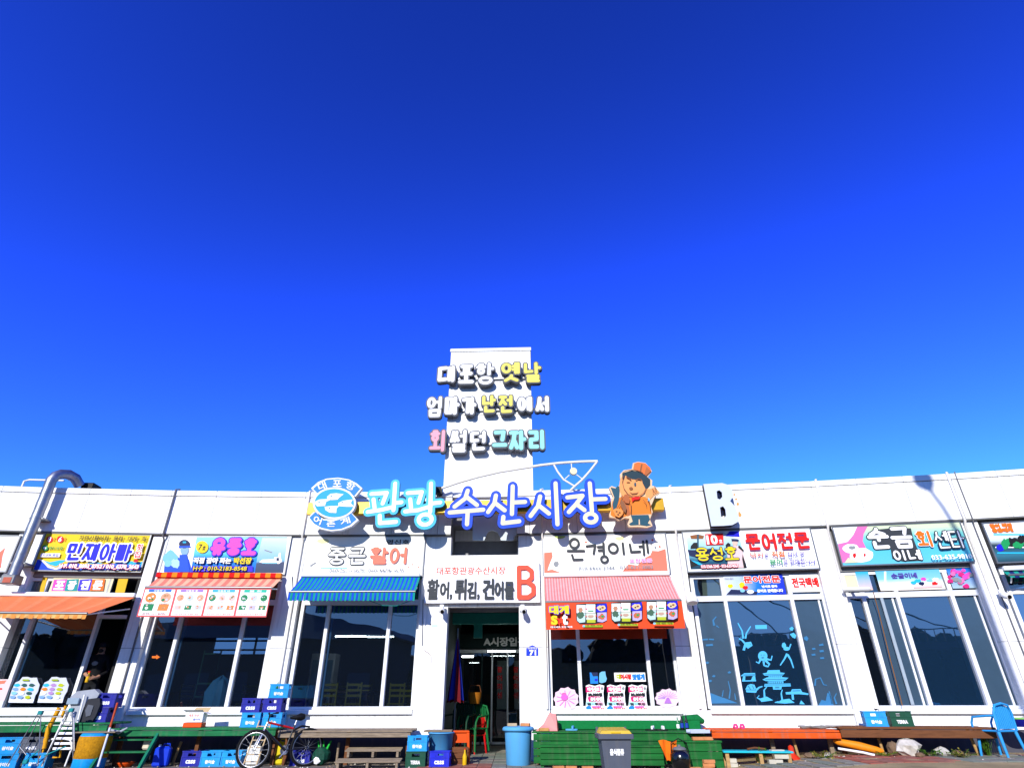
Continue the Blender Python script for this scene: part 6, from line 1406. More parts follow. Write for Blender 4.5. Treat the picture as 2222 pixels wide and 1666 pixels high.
# ================================================================ cart cluster at the left
B = BAY[1]; TUB = M('brushed_tube',(176,178,182),.3,.8)
t = thing('folding_cart', 'folding metal shopping cart frame with teal joints at the left', 'cart', at_spot(1, 95, 1662, 1.25), B.a); N_ = 1.25
def c2_(x, y, n=N_): s_, z_ = B.at(.2387*x, 1270+.2387*y, n); return (s_, -n, z_)
for g_ in ([(60,1640),(340,1170)], [(150,1600),(380,1160)], [(345,1640),(375,1150)], [(395,1135),(640,1130)], [(370,1195),(560,1190)], [(640,1130),(370,1640)], [(660,1150),(665,1590)], [(180,1465),(240,1540)]):
    mb = MB(B.xf); mb.tube([c2_(*p_) for p_ in g_], .010, TUB, 6); build('tube', mb, t)
for g_ in ([(205,1620),(360,1490)], [(400,1545),(600,1460)]): mb = MB(B.xf); mb.tube([c2_(*p_) for p_ in g_], .012, TEAL, 6); build('brace', mb, t)
for x, y in ((370,1155),(650,1130),(235,1600)): mb = MB(B.xf); q = c2_(x, y); mb.box(q[0]-.045, q[0]+.045, q[1]-.04, q[1]+.03, q[2]-.035, q[2]+.035, TEAL, .01); build('joint', mb, t)
# white slatted folding chair
t = thing('folding_chair', 'white slatted folding chair standing behind the metal cart', 'chair', at_spot(1, 145, 1660, 1.12), B.a)
c3_ = lambda x, y: c2_(x, y, 1.12)
for k in range(6):
    mb = MB(B.xf); y = 1250+k*46; x0 = 560-k*16; q0, q1 = c3_(x0, y), c3_(660, y); mb.box(q0[0], q1[0], -1.13, -1.11, q0[2]-.022, q0[2]+.022, WPL, .005); build('slat', mb, t)
for g_ in ([(600,1160),(380,1640)], [(668,1150),(672,1500)], [(470,1395),(560,1385),(640,1400),(655,1470),(590,1640)]):
    mb = MB(B.xf); mb.tube([c3_(*p_) for p_ in g_], .018, WPL, 8); build('rail', mb, t)
# yellow board, grey folded bag chair
t = thing('folding_stool', 'orange plastic folding stool between the cart and the barrel', 'stool', at_spot(1, 118, 1658, 1.02), B.a)
c4_ = lambda x, y: c2_(x, y, 1.02)
for g_, r_ in (([(540,1110),(440,1300),(400,1480)], .045), ([(600,1090),(560,1200)], .03), ([(400,1480),(350,1610)], .02), ([(560,1400),(545,1560),(480,1560)], .02)):
    mb = MB(B.xf); mb.tube([c4_(*p_) for p_ in g_], r_, M('amber_plastic',(240,176,66),.5,var=.1), 8); build('frame', mb, t)
t = thing('pushchair', 'grey folded pushchair with a dark fabric seat leaning by the open door', 'pushchair', at_spot(1, 190, 1600, .72, z1d), B.a)
c5_ = lambda x, y, n=.72: c2_(x, y, n)
GF, GD = M('light_grey_fabric',(176,182,192),.85,var=.15,bump=.2), M('charcoal_fabric',(58,60,66),.9,var=.2)
pp = lambda L_, n0, n1, m_, nm: (lambda mb: (mb.prism([(lambda q: (q[0], q[2]))(c5_(x, y, n0)) for x, y in L_], -n0, -n1, m_), build(nm, mb, t)))(MB(B.xf))
pp([(640,1010),(700,960),(860,940),(905,980),(880,1020),(800,1030),(760,1110),(720,1230),(680,1290),(640,1180)], .78, .60, GF, 'hood')
pp([(760,1110),(800,1030),(905,1020),(910,1080),(870,1180),(800,1290),(740,1290),(715,1240)], .80, .66, GD, 'seat_back')
pp([(775,1130),(800,1080),(850,1090),(820,1180),(780,1190)], .815, .80, GREYP, 'pocket')
mb = MB(B.xf); mb.tube([c5_(690,1300,.86), c5_(740,1100,.86), c5_(770,990,.86)], .018, WPL, 8); build('frame', mb, t)
mb = MB(B.xf); q = c5_(640,1050,.74); mb.box(q[0]-.02, q[0]+.22, -.84, -.79, q[2]-.06, q[2]+.06, M('pale_blue_plastic',(160,180,196),.4), .01); build('tray', mb, t)
mb = MB(B.xf); mb.tube([(lambda q: (q[0], -1.55, q[2]))(c2_(890,1645,1.55)), (lambda q: (q[0], -1.35, q[2]))(c2_(1000,1290,1.35))], .022, M('pale_pole',(200,206,212),.4), 8); mb.tube([(lambda q: (q[0], -1.35, q[2]))(c2_(1000,1290,1.35)), (lambda q: (q[0], -1.2, q[2]))(c2_(1068,1065,1.2))], .022, M('rust_red_pole',(190,80,50),.6,streak=.3), 8)
solo('pole', mb, 'long pole, pale below and rusty red above, leaning beside the barrel', 'pole', B.w(B.at(230,1600,1.5)[0], 1.5, 0), 0)
mb = MB(B.xf); mb.tube([(lambda q: (q[0], -1.2, q[2]))(c2_(1010,1310,1.2)), (lambda q: (q[0], -1.2, q[2]))(c2_(1080,1335,1.2)), (lambda q: (q[0], -1.2, q[2]))(c2_(1160,1290,1.2))], [.02,.035,.015], GF, 8); solo('rag', mb, 'grey rag lying on the deck edge beside the leaning pole', 'rag', B.w(B.at(258,1586,1.2)[0], 1.2, z1d), 0)

# ================================================================ pipes, duct, cameras, small fittings
B = BAY[1]; t = thing('exhaust_duct', 'fat shiny spiral exhaust duct rising over the parapet at the left', 'duct', B.w(B.at(45,1270,.35)[0], .35, B.at(45,1270,.35)[1]), B.a)
cd_ = lambda x, y, n: (lambda q: (q[0], -n, q[1]))(B.at(.1688*x, 1000+.1688*y, n))
def rings(pts, r): 
    out = []; rs = []
    for a, b_ in zip(pts, pts[1:]):
        a, b_ = Vector(a), Vector(b_); L_ = (b_-a).length; k = max(1, int(L_/.09))
        for i in range(k): out.append(a.lerp(b_, i/k)); rs.append(r*(1.0 if i % 2 else 1.035))
    out.append(Vector(pts[-1])); rs.append(r); return out, rs
sx_, _, z0_ = cd_(200, 1480, .32); s2_ = B.at(100, 1040, .32)[0]; sx_ = cd_(420, 850, .32)[0]
zt_ = 6.12+.10
P_ = [(sx_,-.32,z0_)]+[(sx_,-.32,z0_+(zt_-z0_)*k/8) for k in range(1,9)]
P_ += [(sx_+.03,-.28,zt_+.13),(sx_+.08,-.18,zt_+.22),(sx_+.16,-.02,zt_+.27),(sx_+.25,.16,zt_+.23),(sx_+.32,.32,zt_+.08)]
o_, rs_ = rings(P_, .122); mb = MB(B.xf); mb.tube(o_, rs_, CHROME, 20); build('duct_pipe', mb, t)
mb = MB(B.xf); mb.box(sx_-.16, sx_+.16, -.48, -.16, z0_-.20, z0_+.02, STEEL, .02); build('fan_box', mb, t); mb = MB(B.xf); mb.box(sx_-.08, sx_+.10, -.49, -.478, z0_-.17, z0_-.05, M('faded_red_label',(200,110,90),.6)); build('label', mb, t)
for z_ in (5.2, 4.1): mb = MB(B.xf); mb.box(sx_-.17, sx_+.17, -.34, .1, z_, z_+.04, STEEL); build('bracket', mb, t)
mb = MB(B.xf); mb.box(sx_+.30, sx_+.62, .40, .8, 6.0, 6.42, BLACK, .02); build('roof_fan', mb, t)
mb = MB(B.xf); xs_ = B.at(50, 1050, -.3)[0]; mb.tube([(xs_,.3,6.1),(xs_,.3,6.38),(xs_+.12,.3,6.42),(xs_+1.0,.3,6.42)], .025, PIP, 6); solo('roof_pipe', mb, 'thin white pipe bent along the parapet beside the exhaust duct', 'pipe', B.w(xs_, -.3, 6.1), 0)
def downpipe(b, px, label, z0=1.0, r=.028, mat=PIP, hook=True, n=.05, dark=False):
    B = BAY[b]; s_ = B.at(px, 1155, n)[0]; mb = MB(B.xf); P_ = ([(s_+.05,.06,Z_R+.05)] if hook else [])+[(s_,-n,Z_R+.02),(s_,-n,Z_C+.1),(s_,-n,Z_C-.05),(s_+.01,.05,Z_C-.16),(s_+.01,.05,2.4),(s_+.012,.05,z0)]
    mb.tube(P_, r, mat, 8); solo('downpipe', mb, label, 'pipe', B.w(s_, n, z0), 0, 'thin downpipes on the pilasters')
downpipe(2, 355, 'thin grey downpipe between the yellow sign and the sea photo sign', r=.022, mat=M('grey_pipe',(120,120,122),.5))
downpipe(3, 657, 'thin downpipe left of the blue awning, behind the fish emblem', r=.024)
downpipe(4, 1176, 'white downpipe between the entrance sign and the pink awning')
downpipe(5, 1467, 'white downpipe right of the pink awning by the round lamp')
downpipe(6, 1800, 'white downpipe left of the turquoise sign')
downpipe(7, 2104, 'white downpipe right of the turquoise sign'); downpipe(7, 2122, 'second thin grey pipe right of the turquoise sign', r=.014, mat=M('grey_pipe',(120,120,122),.5), n=.02)
def cctv(label, b, px, py, n=.16, sgn=1):
    B = BAY[b]; q = B.at(px, py, n); t = thing('security_camera', label, 'camera', B.w(q[0], n, q[1]), B.a, 'security cameras on the pilasters')
    mb = MB(); mb.box(-.05,.05,.03,.10,-.02,.12,WPL,.01); build('bracket', mb, t)
    mb = MB(); mb.tube([(0,.03,.03),(0,-.04,-.02),(sgn*.03,-.12,-.06)], [.055,.075,.06], WPL, 14); build('housing', mb, t)
    mb = MB(); mb.tube([(sgn*.03,-.115,-.058),(sgn*.035,-.14,-.07)], .042, BLACK, 14); build('lens', mb, t)
cctv('white security camera on the pilaster left of the entrance', 3, 958, 1322); cctv('white security camera on the pilaster right of the entrance', 'E', 1134, 1322); cctv('white security camera near the right edge beside the turquoise sign', 7, 2178, 1290)
# address plate
B = BAY['E']; BP = INK('plate_blue',(26,66,214))
s = Board('address_plate', 'small blue house number plate reading 71 right of the entrance', 'sign', 'E', (1142,1401,1168,1422), -.065, BP, .01, shape=[(1142,1422),(1142,1406),(1148,1402),(1155,1399),(1162,1402),(1168,1406),(1168,1422)])
s.text('대포항희망길', 1145, 1403, 1165, 1408, iW, bold=.01); s.text('71', 1149, 1410, 1163, 1421, iW, fat=.006)
s = Board('notice', 'white paper notice taped to the pilaster left of the entrance', 'notice', 3, (926,1347,958,1375), -.068, WPL, .006); s.rect(933,1353,936,1355,iK).rect(937,1356,950,1358,iLb).flush()
# round lamp and half lamp
B = BAY[5]; q = B.at(1500, 1300, .12); t = thing('wall_lamp', 'white rounded floodlight on the pilaster right of the pink awning', 'lamp', B.w(q[0], .12, q[1]), B.a)
mb = MB(); mb.tube([(0,.04,.12),(0,-.03,.04),(0,-.09,-.04),(0,-.11,-.10)], [.07,.13,.15,.12], WPL, 18); build('shade', mb, t); mb = MB(); mb.box(-.05,.05,.04,.10,.05,.16,WPL,.01); build('bracket', mb, t)
B = BAY[6]; q = B.at(1858, 1280, .10); t = thing('wall_lamp', 'wide shallow white floodlight over the left panes below the turquoise sign', 'lamp', B.w(q[0], .10, q[1]), B.a)
mb = MB(); mb.box(-.30,.30,-.08,.05,-.02,.06,WPL,.03); build('body', mb, t); mb = MB(); mb.box(-.27,.27,-.07,.04,-.04,-.022,STEEL,.01); build('lens', mb, t); mb = MB(); mb.box(-.03,.03,.05,.30,0,.04,STEEL); build('bracket', mb, t)
# loose cables
def cable(label, b, pts, mat=BLACK, r=.009, n=.08):
    B = BAY[b]; P_ = [(lambda q: (q[0], -nn_ if nn_ is not None else -n, q[1]))(B.at(x, y, nn_ if nn_ is not None else n)) for x, y, nn_ in pts]; mb = MB(B.xf); mb.tube(P_, r, mat, 6); solo('cable', mb, label, 'cable', B.w(P_[0][0], -P_[0][1], P_[0][2]), 0, 'loose cables on the facade')
cable('dark cable hanging down the pilaster right of the menu banner', 2, [(634,1250,-.05),(636,1290,-.05),(648,1240,-.05)])
cable('teal cable looping under the blue awning', 3, [(800,1302,.70),(830,1313,.65),(860,1314,.65),(890,1303,.70)], TEAL, .008)
cable('brown stick like cable hanging across the right window', 6, [(1895,1284,.02),(1905,1320,-.1),(1932,1430,-.1),(1958,1530,-.1)], M('brown_cable',(150,104,60),.6), .010)
cable('black cable beside the parasol jamb left of the entrance', 3, [(918,1300,-.06),(917,1360,-.06),(916,1400,-.06)], M('grey_cable',(130,130,132),.5))
cable('rusty bent wire on the pilaster left of the entrance', 3, [(920,1410,-.065),(932,1418,-.065),(935,1422,-.065),(935,1438,-.065)], M('rust_wire',(150,120,110),.7), .006)

B = BAY[6]; mb = MB(B.xf); s_ = B.at(1948, 1420, -.24)[0]; mb.box(s_-.035, s_+.035, .20, .24, 1.07, 3.27, M('pale_grey_metal',(176,190,200),.4), .01); solo('door_edge', mb, 'pale grey sliding door edge standing in the left panes of the right window', 'door edge', B.w(s_, -.2, 1.07), 0)
# ================================================================ boards and decals at the windows
def price(label, x, seed):
    s = Board('price_board', label, 'sign', 4, (x,705,x+230,1020), -.20, iW, .012, cv=cK, group='price boards in the pink awning window',
              shape=[(x+5,720),(x+40,705),(x+110,722),(x+160,705),(x+215,718),(x+205,800),(x+212,900),(x+225,960),(x+228,1018),(x-2,1018),(x+10,900),(x+20,800)])
    hp = INK('hot_pink',(250,60,130))
    s.poly([(x+5,735),(x+50,722),(x+110,735),(x+165,722),(x+170,790),(x+100,780),(x+8,795)], hp).ell(x+190,750,16,18,iGr)
    s.poly([(x+25,850),(x+60,840),(x+180,845),(x+185,895),(x+40,900)], hp).rect(x+80,855,x+110,890,iC).rect(x+10,905,x+120,940,INK('aqua',(180,236,240))).rect(x+125,905,x+200,940,INK('pale_hot',(252,190,216)))
    s.ell(x+40,975,34,30,INK('azure',(30,140,230)), wob=.15, seed=seed).rect(x+75,950,x+180,965,iP).rect(x+10,1000,x+220,1014,iGr).flush()
    s.text('대게세트', x+25, 738, x+160, 778, iW, fat=.004); s.text('50,000원', x+30, 800, x+190, 838, iK, fat=.005); s.text('홍게 대게', x+60, 852, x+175, 890, iW, fat=.004); s.text('찜 · 튀김', x+20, 912, x+190, 936, iK, fat=.002); s.text('무한리필 문의', x+80, 968, x+210, 995, iR, fat=.002)
price('pink and white price board, left of three in the window', 683, 1); price('pink and white price board, middle of three in the window', 925, 2); price('pink and white price board, right of three beside the mullion', 1170, 3)
s = Board('window_notice', 'long white notice with yellow, red and blue lettering above the price boards', 'sign', 4, (1015,570,1368,672), -.20, iW, .01, cv=cK)
s.text('대', 1040, 590, 1085, 645, INK('lime3',(190,200,60)), fat=.008); s.text('어시장', 1085, 588, 1205, 645, iR, fat=.008); s.text('맛집게', 1220, 588, 1355, 650, INK('azure',(30,140,230)), fat=.008)
s = Board('window_sticker', 'blue rectangular sticker left of the glove shaped one', 'sticker', 4, (737,568,826,695), -.22, INK('azure',(50,150,236)), .006, cv=cK); s.poly([(750,568),(826,568),(826,610),(770,612)], iN).rect(790,640,822,665,iB).flush()
s = Board('window_sticker', 'pale blue shell shaped sticker beside the blue rectangular one', 'sticker', 4, (838,555,928,690), -.22, INK('pale_azure',(130,200,240)), .006, cv=cK, shape=[(845,575),(870,558),(910,556),(915,600),(928,640),(915,675),(870,690),(842,680),(840,620)])
for lbl, cx, x0, mtc, seed in (('pink flower shaped menu board with a red centre in the left pane',465,325,INK('flower_pink',(250,120,210)),1), ('pale violet shell shaped menu board in the right pane',1620,1485,INK('flower_violet',(206,150,246)),2)):
    cy = 870 if seed == 1 else 862; n = 22; ry = 130 if seed == 1 else 105
    pts = [(cx+(138+(9 if i % 2 else -7))*math.cos(2*math.pi*i/n), cy-(ry+(9 if i % 2 else -7))*math.sin(2*math.pi*i/n)) for i in range(n)]
    s = Board('flower_board', lbl, 'sign', 4, (x0,745,x0+275,1000), -.20, M('board_blush',(254,224,244),.6,var=.05), .012, cv=cK, shape=pts)
    for i in range(11):
        a = math.pi*2*i/11 if seed == 1 else math.pi*(i/10); s.poly([(cx+30*math.cos(a-.1),cy-22*math.sin(a-.1)),(cx+112*math.cos(a-.035),cy-98*math.sin(a-.035)*(ry/130)),(cx+112*math.cos(a+.035),cy-98*math.sin(a+.035)*(ry/130)),(cx+30*math.cos(a+.1),cy-22*math.sin(a+.1))], mtc)
    if seed == 1: s.ell(cx-25, cy-60, 26, 12, INK('rosebud',(244,120,180))).ell(cx-20, cy-20, 40, 36, INK('flower_pink',(250,120,210)))
    else: s.poly([(cx-10,cy-10),(cx+15,cy-10),(cx+45,cy+55),(cx-40,cy+55)], INK('deep_violet',(190,130,240)))
    s.flush()
# menu cut-outs in bay 1
for lbl, x0 in (('scalloped menu board with food pictures, left of two behind the cart', 80), ('scalloped menu board with food pictures, right of two behind the cart', 345)):
    s = Board('menu_board', lbl, 'sign', 1, (x0,830,x0+280,1065), -.20, INK('menu_lav',(226,232,250)), .014, cv=cB, shape=[(x0-5,1062),(x0+10,1000),(x0+30,940),(x0+60,880),(x0+95,865),(x0+125,830),(x0+170,828),(x0+200,838),(x0+255,835),(x0+265,870),(x0+280,900),(x0+265,960),(x0+240,1000),(x0+220,1065)])
    s.poly([(x0-4,1058),(x0+8,1035),(x0+228,1035),(x0+219,1060)], iW)
    for r_ in range(4):
        for k in range(3):
            s.ell(x0+75+k*68-r_*12, 905+r_*36, 27, 15, rp.choice((INK('m1',(140,180,240)), INK('m2',(246,150,70)), INK('m3',(200,210,70)), INK('m4',(30,90,90)), iC, INK('m5',(190,150,210)), iLb, iW)), 10, .2, r_*3+k)
    s.rect(x0+130, 850, x0+190, 866, INK('lime2',(170,190,40))).flush()
s = Board('menu_board', 'pinkish menu board cut off at the far left edge', 'sign', 1, (-60,850,75,1045), -.20, INK('menu_pink',(246,226,230)), .014, cv=cB); s.poly([(-60,870),(60,860),(40,890),(-60,900)], iS).rect(-60,930,20,945,iR).flush()
# arrow decal
s = Board('arrow_sticker', 'small orange arrow sticker on the glass below the menu banner', 'sticker', 2, (222,543,305,590), -.27, iO, .003, cv=cD, shape=[(225,556),(268,556),(268,543),(305,566),(268,588),(268,577),(225,577)])
s = Board('window_sticker', 'blue and white round sticker on the far left pane', 'sticker', 1, (5,400,90,510), -.26, iW, .004, cv=cB, shape=[(5,500),(20,455),(70,455),(60,505)]); s.ell(68,425,20,20,iB).ell(40,478,14,12,iLb).flush()
# octopus window decals (blue vinyl)
VB, VB2 = M('blue_vinyl',(100,196,244),.35,var=.03), M('dull_blue_vinyl',(66,128,176),.4,var=.05)
def decal(label, polys, ell=(), mat=VB, b=5, cv=cO, n=-.276, name='window_decal'):
    B = BAY[b]; P = lambda x, y: B.at(cv[1]+cv[0]*x, cv[2]+cv[0]*y, n); mb = MB(B.xf); k = 0
    for p_ in polys: mb.prism([P(*q) for q in p_], -n-.0006*k, None, mat); k += 1
    for cx, cy, rx, ry in ell: mb.prism([P(cx+rx*math.cos(2*math.pi*i/16), cy+ry*math.sin(2*math.pi*i/16)) for i in range(16)], -n-.0006*k, None, mat); k += 1
    q = (polys[0][0] if polys else ell[0][:2]); s_, z_ = P(*q)
    # prisms above used +y for distance; flip to the outer face of the glass
    mb.v = [(v[0], -n-(v[1]+n), v[2]) if False else (v[0], v[1], v[2]) for v in mb.v]
    o = solo(name, mb, label, 'decal', B.w(s_, n, z_), B.a, 'blue vinyl decals on the octopus window' if b == 5 else None); return o
def line(pts, w):
    out = []; n = len(pts); L_, Rr = [], []
    for i, p_ in enumerate(pts):
        a = pts[max(i-1,0)]; c = pts[min(i+1,n-1)]; dx, dy = c[0]-a[0], c[1]-a[1]; d = math.hypot(dx,dy) or 1; ww = w*(1-.5*i/(n-1)); L_.append((p_[0]-dy/d*ww, p_[1]+dx/d*ww)); Rr.append((p_[0]+dy/d*ww, p_[1]-dx/d*ww))
    return L_+Rr[::-1]
decal('blue vinyl octopus decal in the middle of the window', [line([(735,640),(715,680),(690,665)],10), line([(760,660),(765,700),(790,712)],10), line([(775,650),(815,690),(800,712),(780,700)],11), line([(785,640),(830,650),(840,610)],10)], [(752,612,44,46)])
decal('blue vinyl palace decal with two curved roofs near the window foot', [[(800,745),(910,742),(915,765),(960,770),(940,792),(770,795),(752,775),(790,768)], [(805,798),(930,796),(935,812),(800,814)], [(750,832),(790,812),(940,810),(992,815),(960,842),(780,846)], [(800,848),(945,845),(945,866),(800,868)], [(770,872),(1010,868),(1015,895),(930,897),(925,925),(850,925),(845,897),(765,898)]])
decal('blue vinyl decal of a small roofed hall left of the palace', [[(550,795),(580,772),(680,770),(685,795),(550,800)], [(570,800),(590,800),(588,845),(560,845)], [(660,798),(682,798),(686,840),(640,845)], [(560,840),(690,836),(690,848),(560,850)]])
decal('blue vinyl decal of a low roofed gate right of the palace', [[(965,950),(1015,945),(1025,922),(1105,920),(1120,948),(1180,962),(1175,975),(1090,968),(970,970)], [(1020,970),(1040,970),(1045,1020),(1025,1020)]])
decal('blue vinyl turtle decal below the small roofed hall', [[(590,925),(610,885),(640,872),(675,880),(690,915),(680,928)], [(595,930),(700,932),(690,955),(600,950)], line([(690,930),(720,905),(750,895)],10)])
decal('upper blue vinyl diver decal with two long flippers in the centre pane', [line([(575,560),(590,500),(560,465),(530,450)],12), line([(590,500),(640,490),(650,510),(610,540)],14), line([(570,450),(560,380),(520,305)],9), line([(590,450),(600,400),(640,335)],9)], [(612,515,26,20)])
decal('blue vinyl swimmer decal with two flippers at the right of the centre pane', [line([(980,590),(955,640),(915,700)],10), line([(985,600),(1015,650),(1040,725)],10), line([(945,490),(960,530),(1000,540),(1015,500)],12)], [(975,545,30,18),(950,515,20,24)])
decal('small blue vinyl sign decal high in the centre pane', [[(680,325),(790,322),(792,360),(685,362)]])
decal('blue vinyl fish decal, upper of two at the right of the centre pane', [[(1000,355),(1025,338),(1042,355),(1030,378),(1008,372)]]); decal('blue vinyl fish decal, lower of two at the right of the centre pane', [[(1005,410),(1040,395),(1065,420),(1055,450),(1030,440)]])
decal('blue vinyl seaweed and sand mound decals, left of two under the palace', [[(720,1010),(790,990),(850,1025),(740,1040)], line([(770,1000),(765,930),(790,900)],9), line([(735,1020),(700,1000),(720,980)],7)])
decal('blue vinyl seaweed and sand mound decals, right of two under the palace', [[(880,1050),(930,1020),(1000,1010),(1050,1048),(960,1055)], line([(935,1030),(925,960),(935,925)],8), line([(900,1040),(865,1045)],8), [(1095,1060),(1110,1025),(1145,1062)]])
decal('blue sand slope decal at the foot of the left filmed pane', [[(270,1055),(262,955),(340,985),(440,1020),(520,1052)]], mat=VB2); decal('blue sand slope decal with a spike at the foot of the right filmed pane', [[(1270,1075),(1300,1020),(1340,1030),(1355,955),(1380,965),(1415,1072)]], mat=VB2)
def details(polys):
    B = BAY[5]; mb = MB(B.xf); P = lambda x, y: B.at(1480+.2327*x, 1280+.2327*y, -.274)
    for k, p_ in enumerate(polys): mb.prism([P(*q) for q in p_], .2735-.0004*k, None, M('engraved_gap',(20,40,66),.5))
    return mb
dm = details([[(770,783),(945,781),(945,784),(770,786)],[(775,828),(965,826),(965,830),(775,832)]]+[[(806+18*k,799),(810+18*k,799),(811+18*k,812),(807+18*k,812)] for k in range(7)]+[[(806+20*k,850),(812+20*k,850),(812+20*k,865),(806+20*k,865)] for k in range(7)]+[[(770,880),(1010,878),(1010,881),(770,883)],[(866,900),(906,899),(907,902),(867,903)],[(866,908),(906,907),(907,910),(867,911)],[(735,600),(741,600),(741,608),(735,608)],[(760,600),(766,600),(766,608),(760,608)],[(738,625),(764,625),(760,632),(742,632)],[(612,890),(616,888),(640,922),(636,924)],[(650,885),(654,886),(672,918),(668,920)],[(570,786),(680,784),(680,787),(570,789)],[(1030,935),(1100,932),(1100,935),(1030,938)]])
solo('decal_detail', dm, 'fine dark gaps drawn in the blue palace, turtle and octopus decals', 'decal', BAY[5].w(2, -.27, 2), BAY[5].a, kind='stuff')
for i, (pl_, lb) in enumerate((( [line([(300,330),(290,280),(320,245)],10), line([(320,330),(345,350)],6)], 'dull blue seahorse decal high on the left filmed pane'), ([[(185,455),(240,450),(242,465),(188,468)],[(250,450),(298,452),(296,466),(252,464)]], 'dull blue wave decal on the left filmed pane'), ([[(220,505),(285,498),(290,518),(225,522)]], 'dull blue boat decal on the left filmed pane'), ([line([(375,990),(385,930)],6), line([(440,1010),(450,930),(430,845)],7), line([(500,1020),(490,960)],6)], 'dull blue seaweed decal rising on the left filmed pane'), ([[(1135,440),(1160,425),(1180,450),(1165,475),(1140,460)]], 'dull blue angelfish decal on the right filmed pane'),
      ([[(1275,505),(1315,495),(1320,515),(1280,520)],[(1210,540),(1240,535),(1245,552),(1215,555)],[(1280,560),(1318,555),(1322,575),(1285,578)],[(1205,595),(1240,590),(1245,608),(1210,610)],[(1285,625),(1322,622),(1326,640),(1290,642)]], 'school of small dull blue fish decals on the right filmed pane'), ([line([(1240,890),(1245,830),(1290,815),(1320,880),(1350,885)],8)], 'faint dull blue octopus decal low on the right filmed pane'), ([line([(1400,1060),(1385,990),(1370,940)],8), line([(1440,1060),(1420,1000),(1440,960)],8)], 'dull blue seaweed decal low on the right filmed pane'))):
    decal(lb, pl_, mat=VB2)
for cx, cy, lb in ((235,675,'upper'),(440,765,'right'),(295,800,'middle'),(262,845,'lower')): decal('tiny blue fish decal, %s of four on the left filmed pane' % lb, [[(cx-16,cy),(cx,cy-12),(cx+18,cy-4),(cx+10,cy+10),(cx-8,cy+10)]], mat=VB2)

# ================================================================ inside the shops
WDC = M('olive_wood',(150,140,50),.6,var=.15); WDD = M('dark_wood',(70,46,30),.6,var=.15)
def wchair(label, loc, rz, mat, group='wooden chairs inside the shops'):
    t = thing('wooden_chair', label, 'chair', loc, rz, group); mb = MB(); mb.box(-.2,.2,-.2,.2,.43,.46,mat,.01); build('seat', mb, t)
    for z in (.60,.72,.84): mb = MB(); mb.box(-.17,.17,.18,.20,z,z+.055,mat); build('back_slat', mb, t)
    for sx in (-1,1):
        mb = MB(); mb.box(sx*.18-.018,sx*.18+.018,.17,.205,0,.92,mat); build('leg', mb, t); mb = MB(); mb.box(sx*.18-.018,sx*.18+.018,-.2,-.165,0,.43,mat); build('leg', mb, t)
    return t
def wtable(label, loc, rz, mat, w=1.2):
    t = thing('dining_table', label, 'table', loc, rz, 'dining tables inside the shops'); mb = MB(); mb.box(-w/2,w/2,-.35,.35,.70,.74,mat,.01); build('top', mb, t)
    for sx in (-1,1):
        for sy in (-1,1): mb = MB(); mb.box(sx*(w/2-.06)-.025,sx*(w/2-.06)+.025,sy*.29-.025,sy*.29+.025,0,.70,mat); build('leg', mb, t)
    return t
def ip(px, Y, py=1480): rx, rz = ray(px, py); return (rx*Y, Y, .66)
ch = wchair('yellow green wooden chair by the right pane under the blue awning', ip(862,16.6), .1, WDC)
for px, Y, rz, lb in ((725,16.5,3.0,'by the left mullion under the blue awning'),(790,17.4,0,'behind the middle pane under the blue awning'),(745,18.2,.1,'farther back behind the middle pane under the blue awning'),(885,17.6,.2,'farthest right inside the blue awning shop'),(775,16.4,3.1,'with its back to the blue awning window'),(475,17.0,.2,'inside the shop with the rear window'),(540,17.6,.1,'by the right pane of the shop with the menu banner'),(420,17.4,3.0,'in the dark behind the left mullion of the menu banner shop')):
    dup(ch, ip(px, Y), rz, 'wooden slat back chair '+lb)
tb_ = wtable('dark dining table in the middle of the blue awning shop', ip(760,17.3), 0, WDD)
for px, Y, lb in ((850,18.4,'at the back right of the blue awning shop'),(500,17.3,'inside the menu banner shop near the right mullion'),(430,18.4,'deeper in the menu banner shop'),(110,17.6,'inside the far left shop'),(1330,17.8,'inside the pink awning shop')): dup(tb_, ip(px, Y), .05, 'dark dining table '+lb)
fr = thing('drinks_fridge', 'tall lit drinks fridge inside the blue awning shop', 'fridge', ip(700,21.5)); mb = MB(); mb.box(-.4,.4,-.3,.3,0,1.9,WPL,.02); build('cabinet', mb, fr); mb = MB(); mb.box(-.34,.34,-.305,-.302,.3,1.7,INK('fridge_glow',(150,190,210))); build('door', mb, fr)
for px, Y, b_, lb in ((1240,19.0,.9,'left of the fish tank pair in the pink awning shop'),(1400,19.5,1.1,'right of the fish tank pair in the pink awning shop'),(160,19.0,1.0,'in the far left shop')):
    ft = thing('fish_tank', 'blue lit fish tank '+lb, 'fish tank', ip(px, Y)); mb = MB(); mb.box(-.6,.6,-.3,.3,.5,.5+b_*.6,INK('tank_water',(40,120,160)),.01); build('tank', mb, ft); mb = MB(); mb.box(-.62,.62,-.32,.32,0,.49,STEEL); build('stand', mb, ft)
for k, (px, Y, mt, lb) in enumerate(((480,16.4,TUBB,'pale blue cloth draped over a chair in the menu banner shop'),)):
    mb = MB(); mb.rock(0,0,.55,.34,.25,.55, mt, 6, 12); solo('cloth_cover', mb, lb, 'cloth', ip(px, Y), 0)
fm = thing('metal_rack', 'grey green metal rack behind the middle pane of the menu banner shop', 'rack', ip(447,16.8)); MR = M('rack_green',(70,120,104),.6)
for x in (-.22,.22): mb = MB(); mb.box(x-.015,x+.015,-.015,.015,0,1.7,MR); build('post', mb, fm)
for z in (.3,.6,.9,1.6): mb = MB(); mb.box(-.22,.22,-.01,.01,z,z+.03,MR); build('rung', mb, fm)
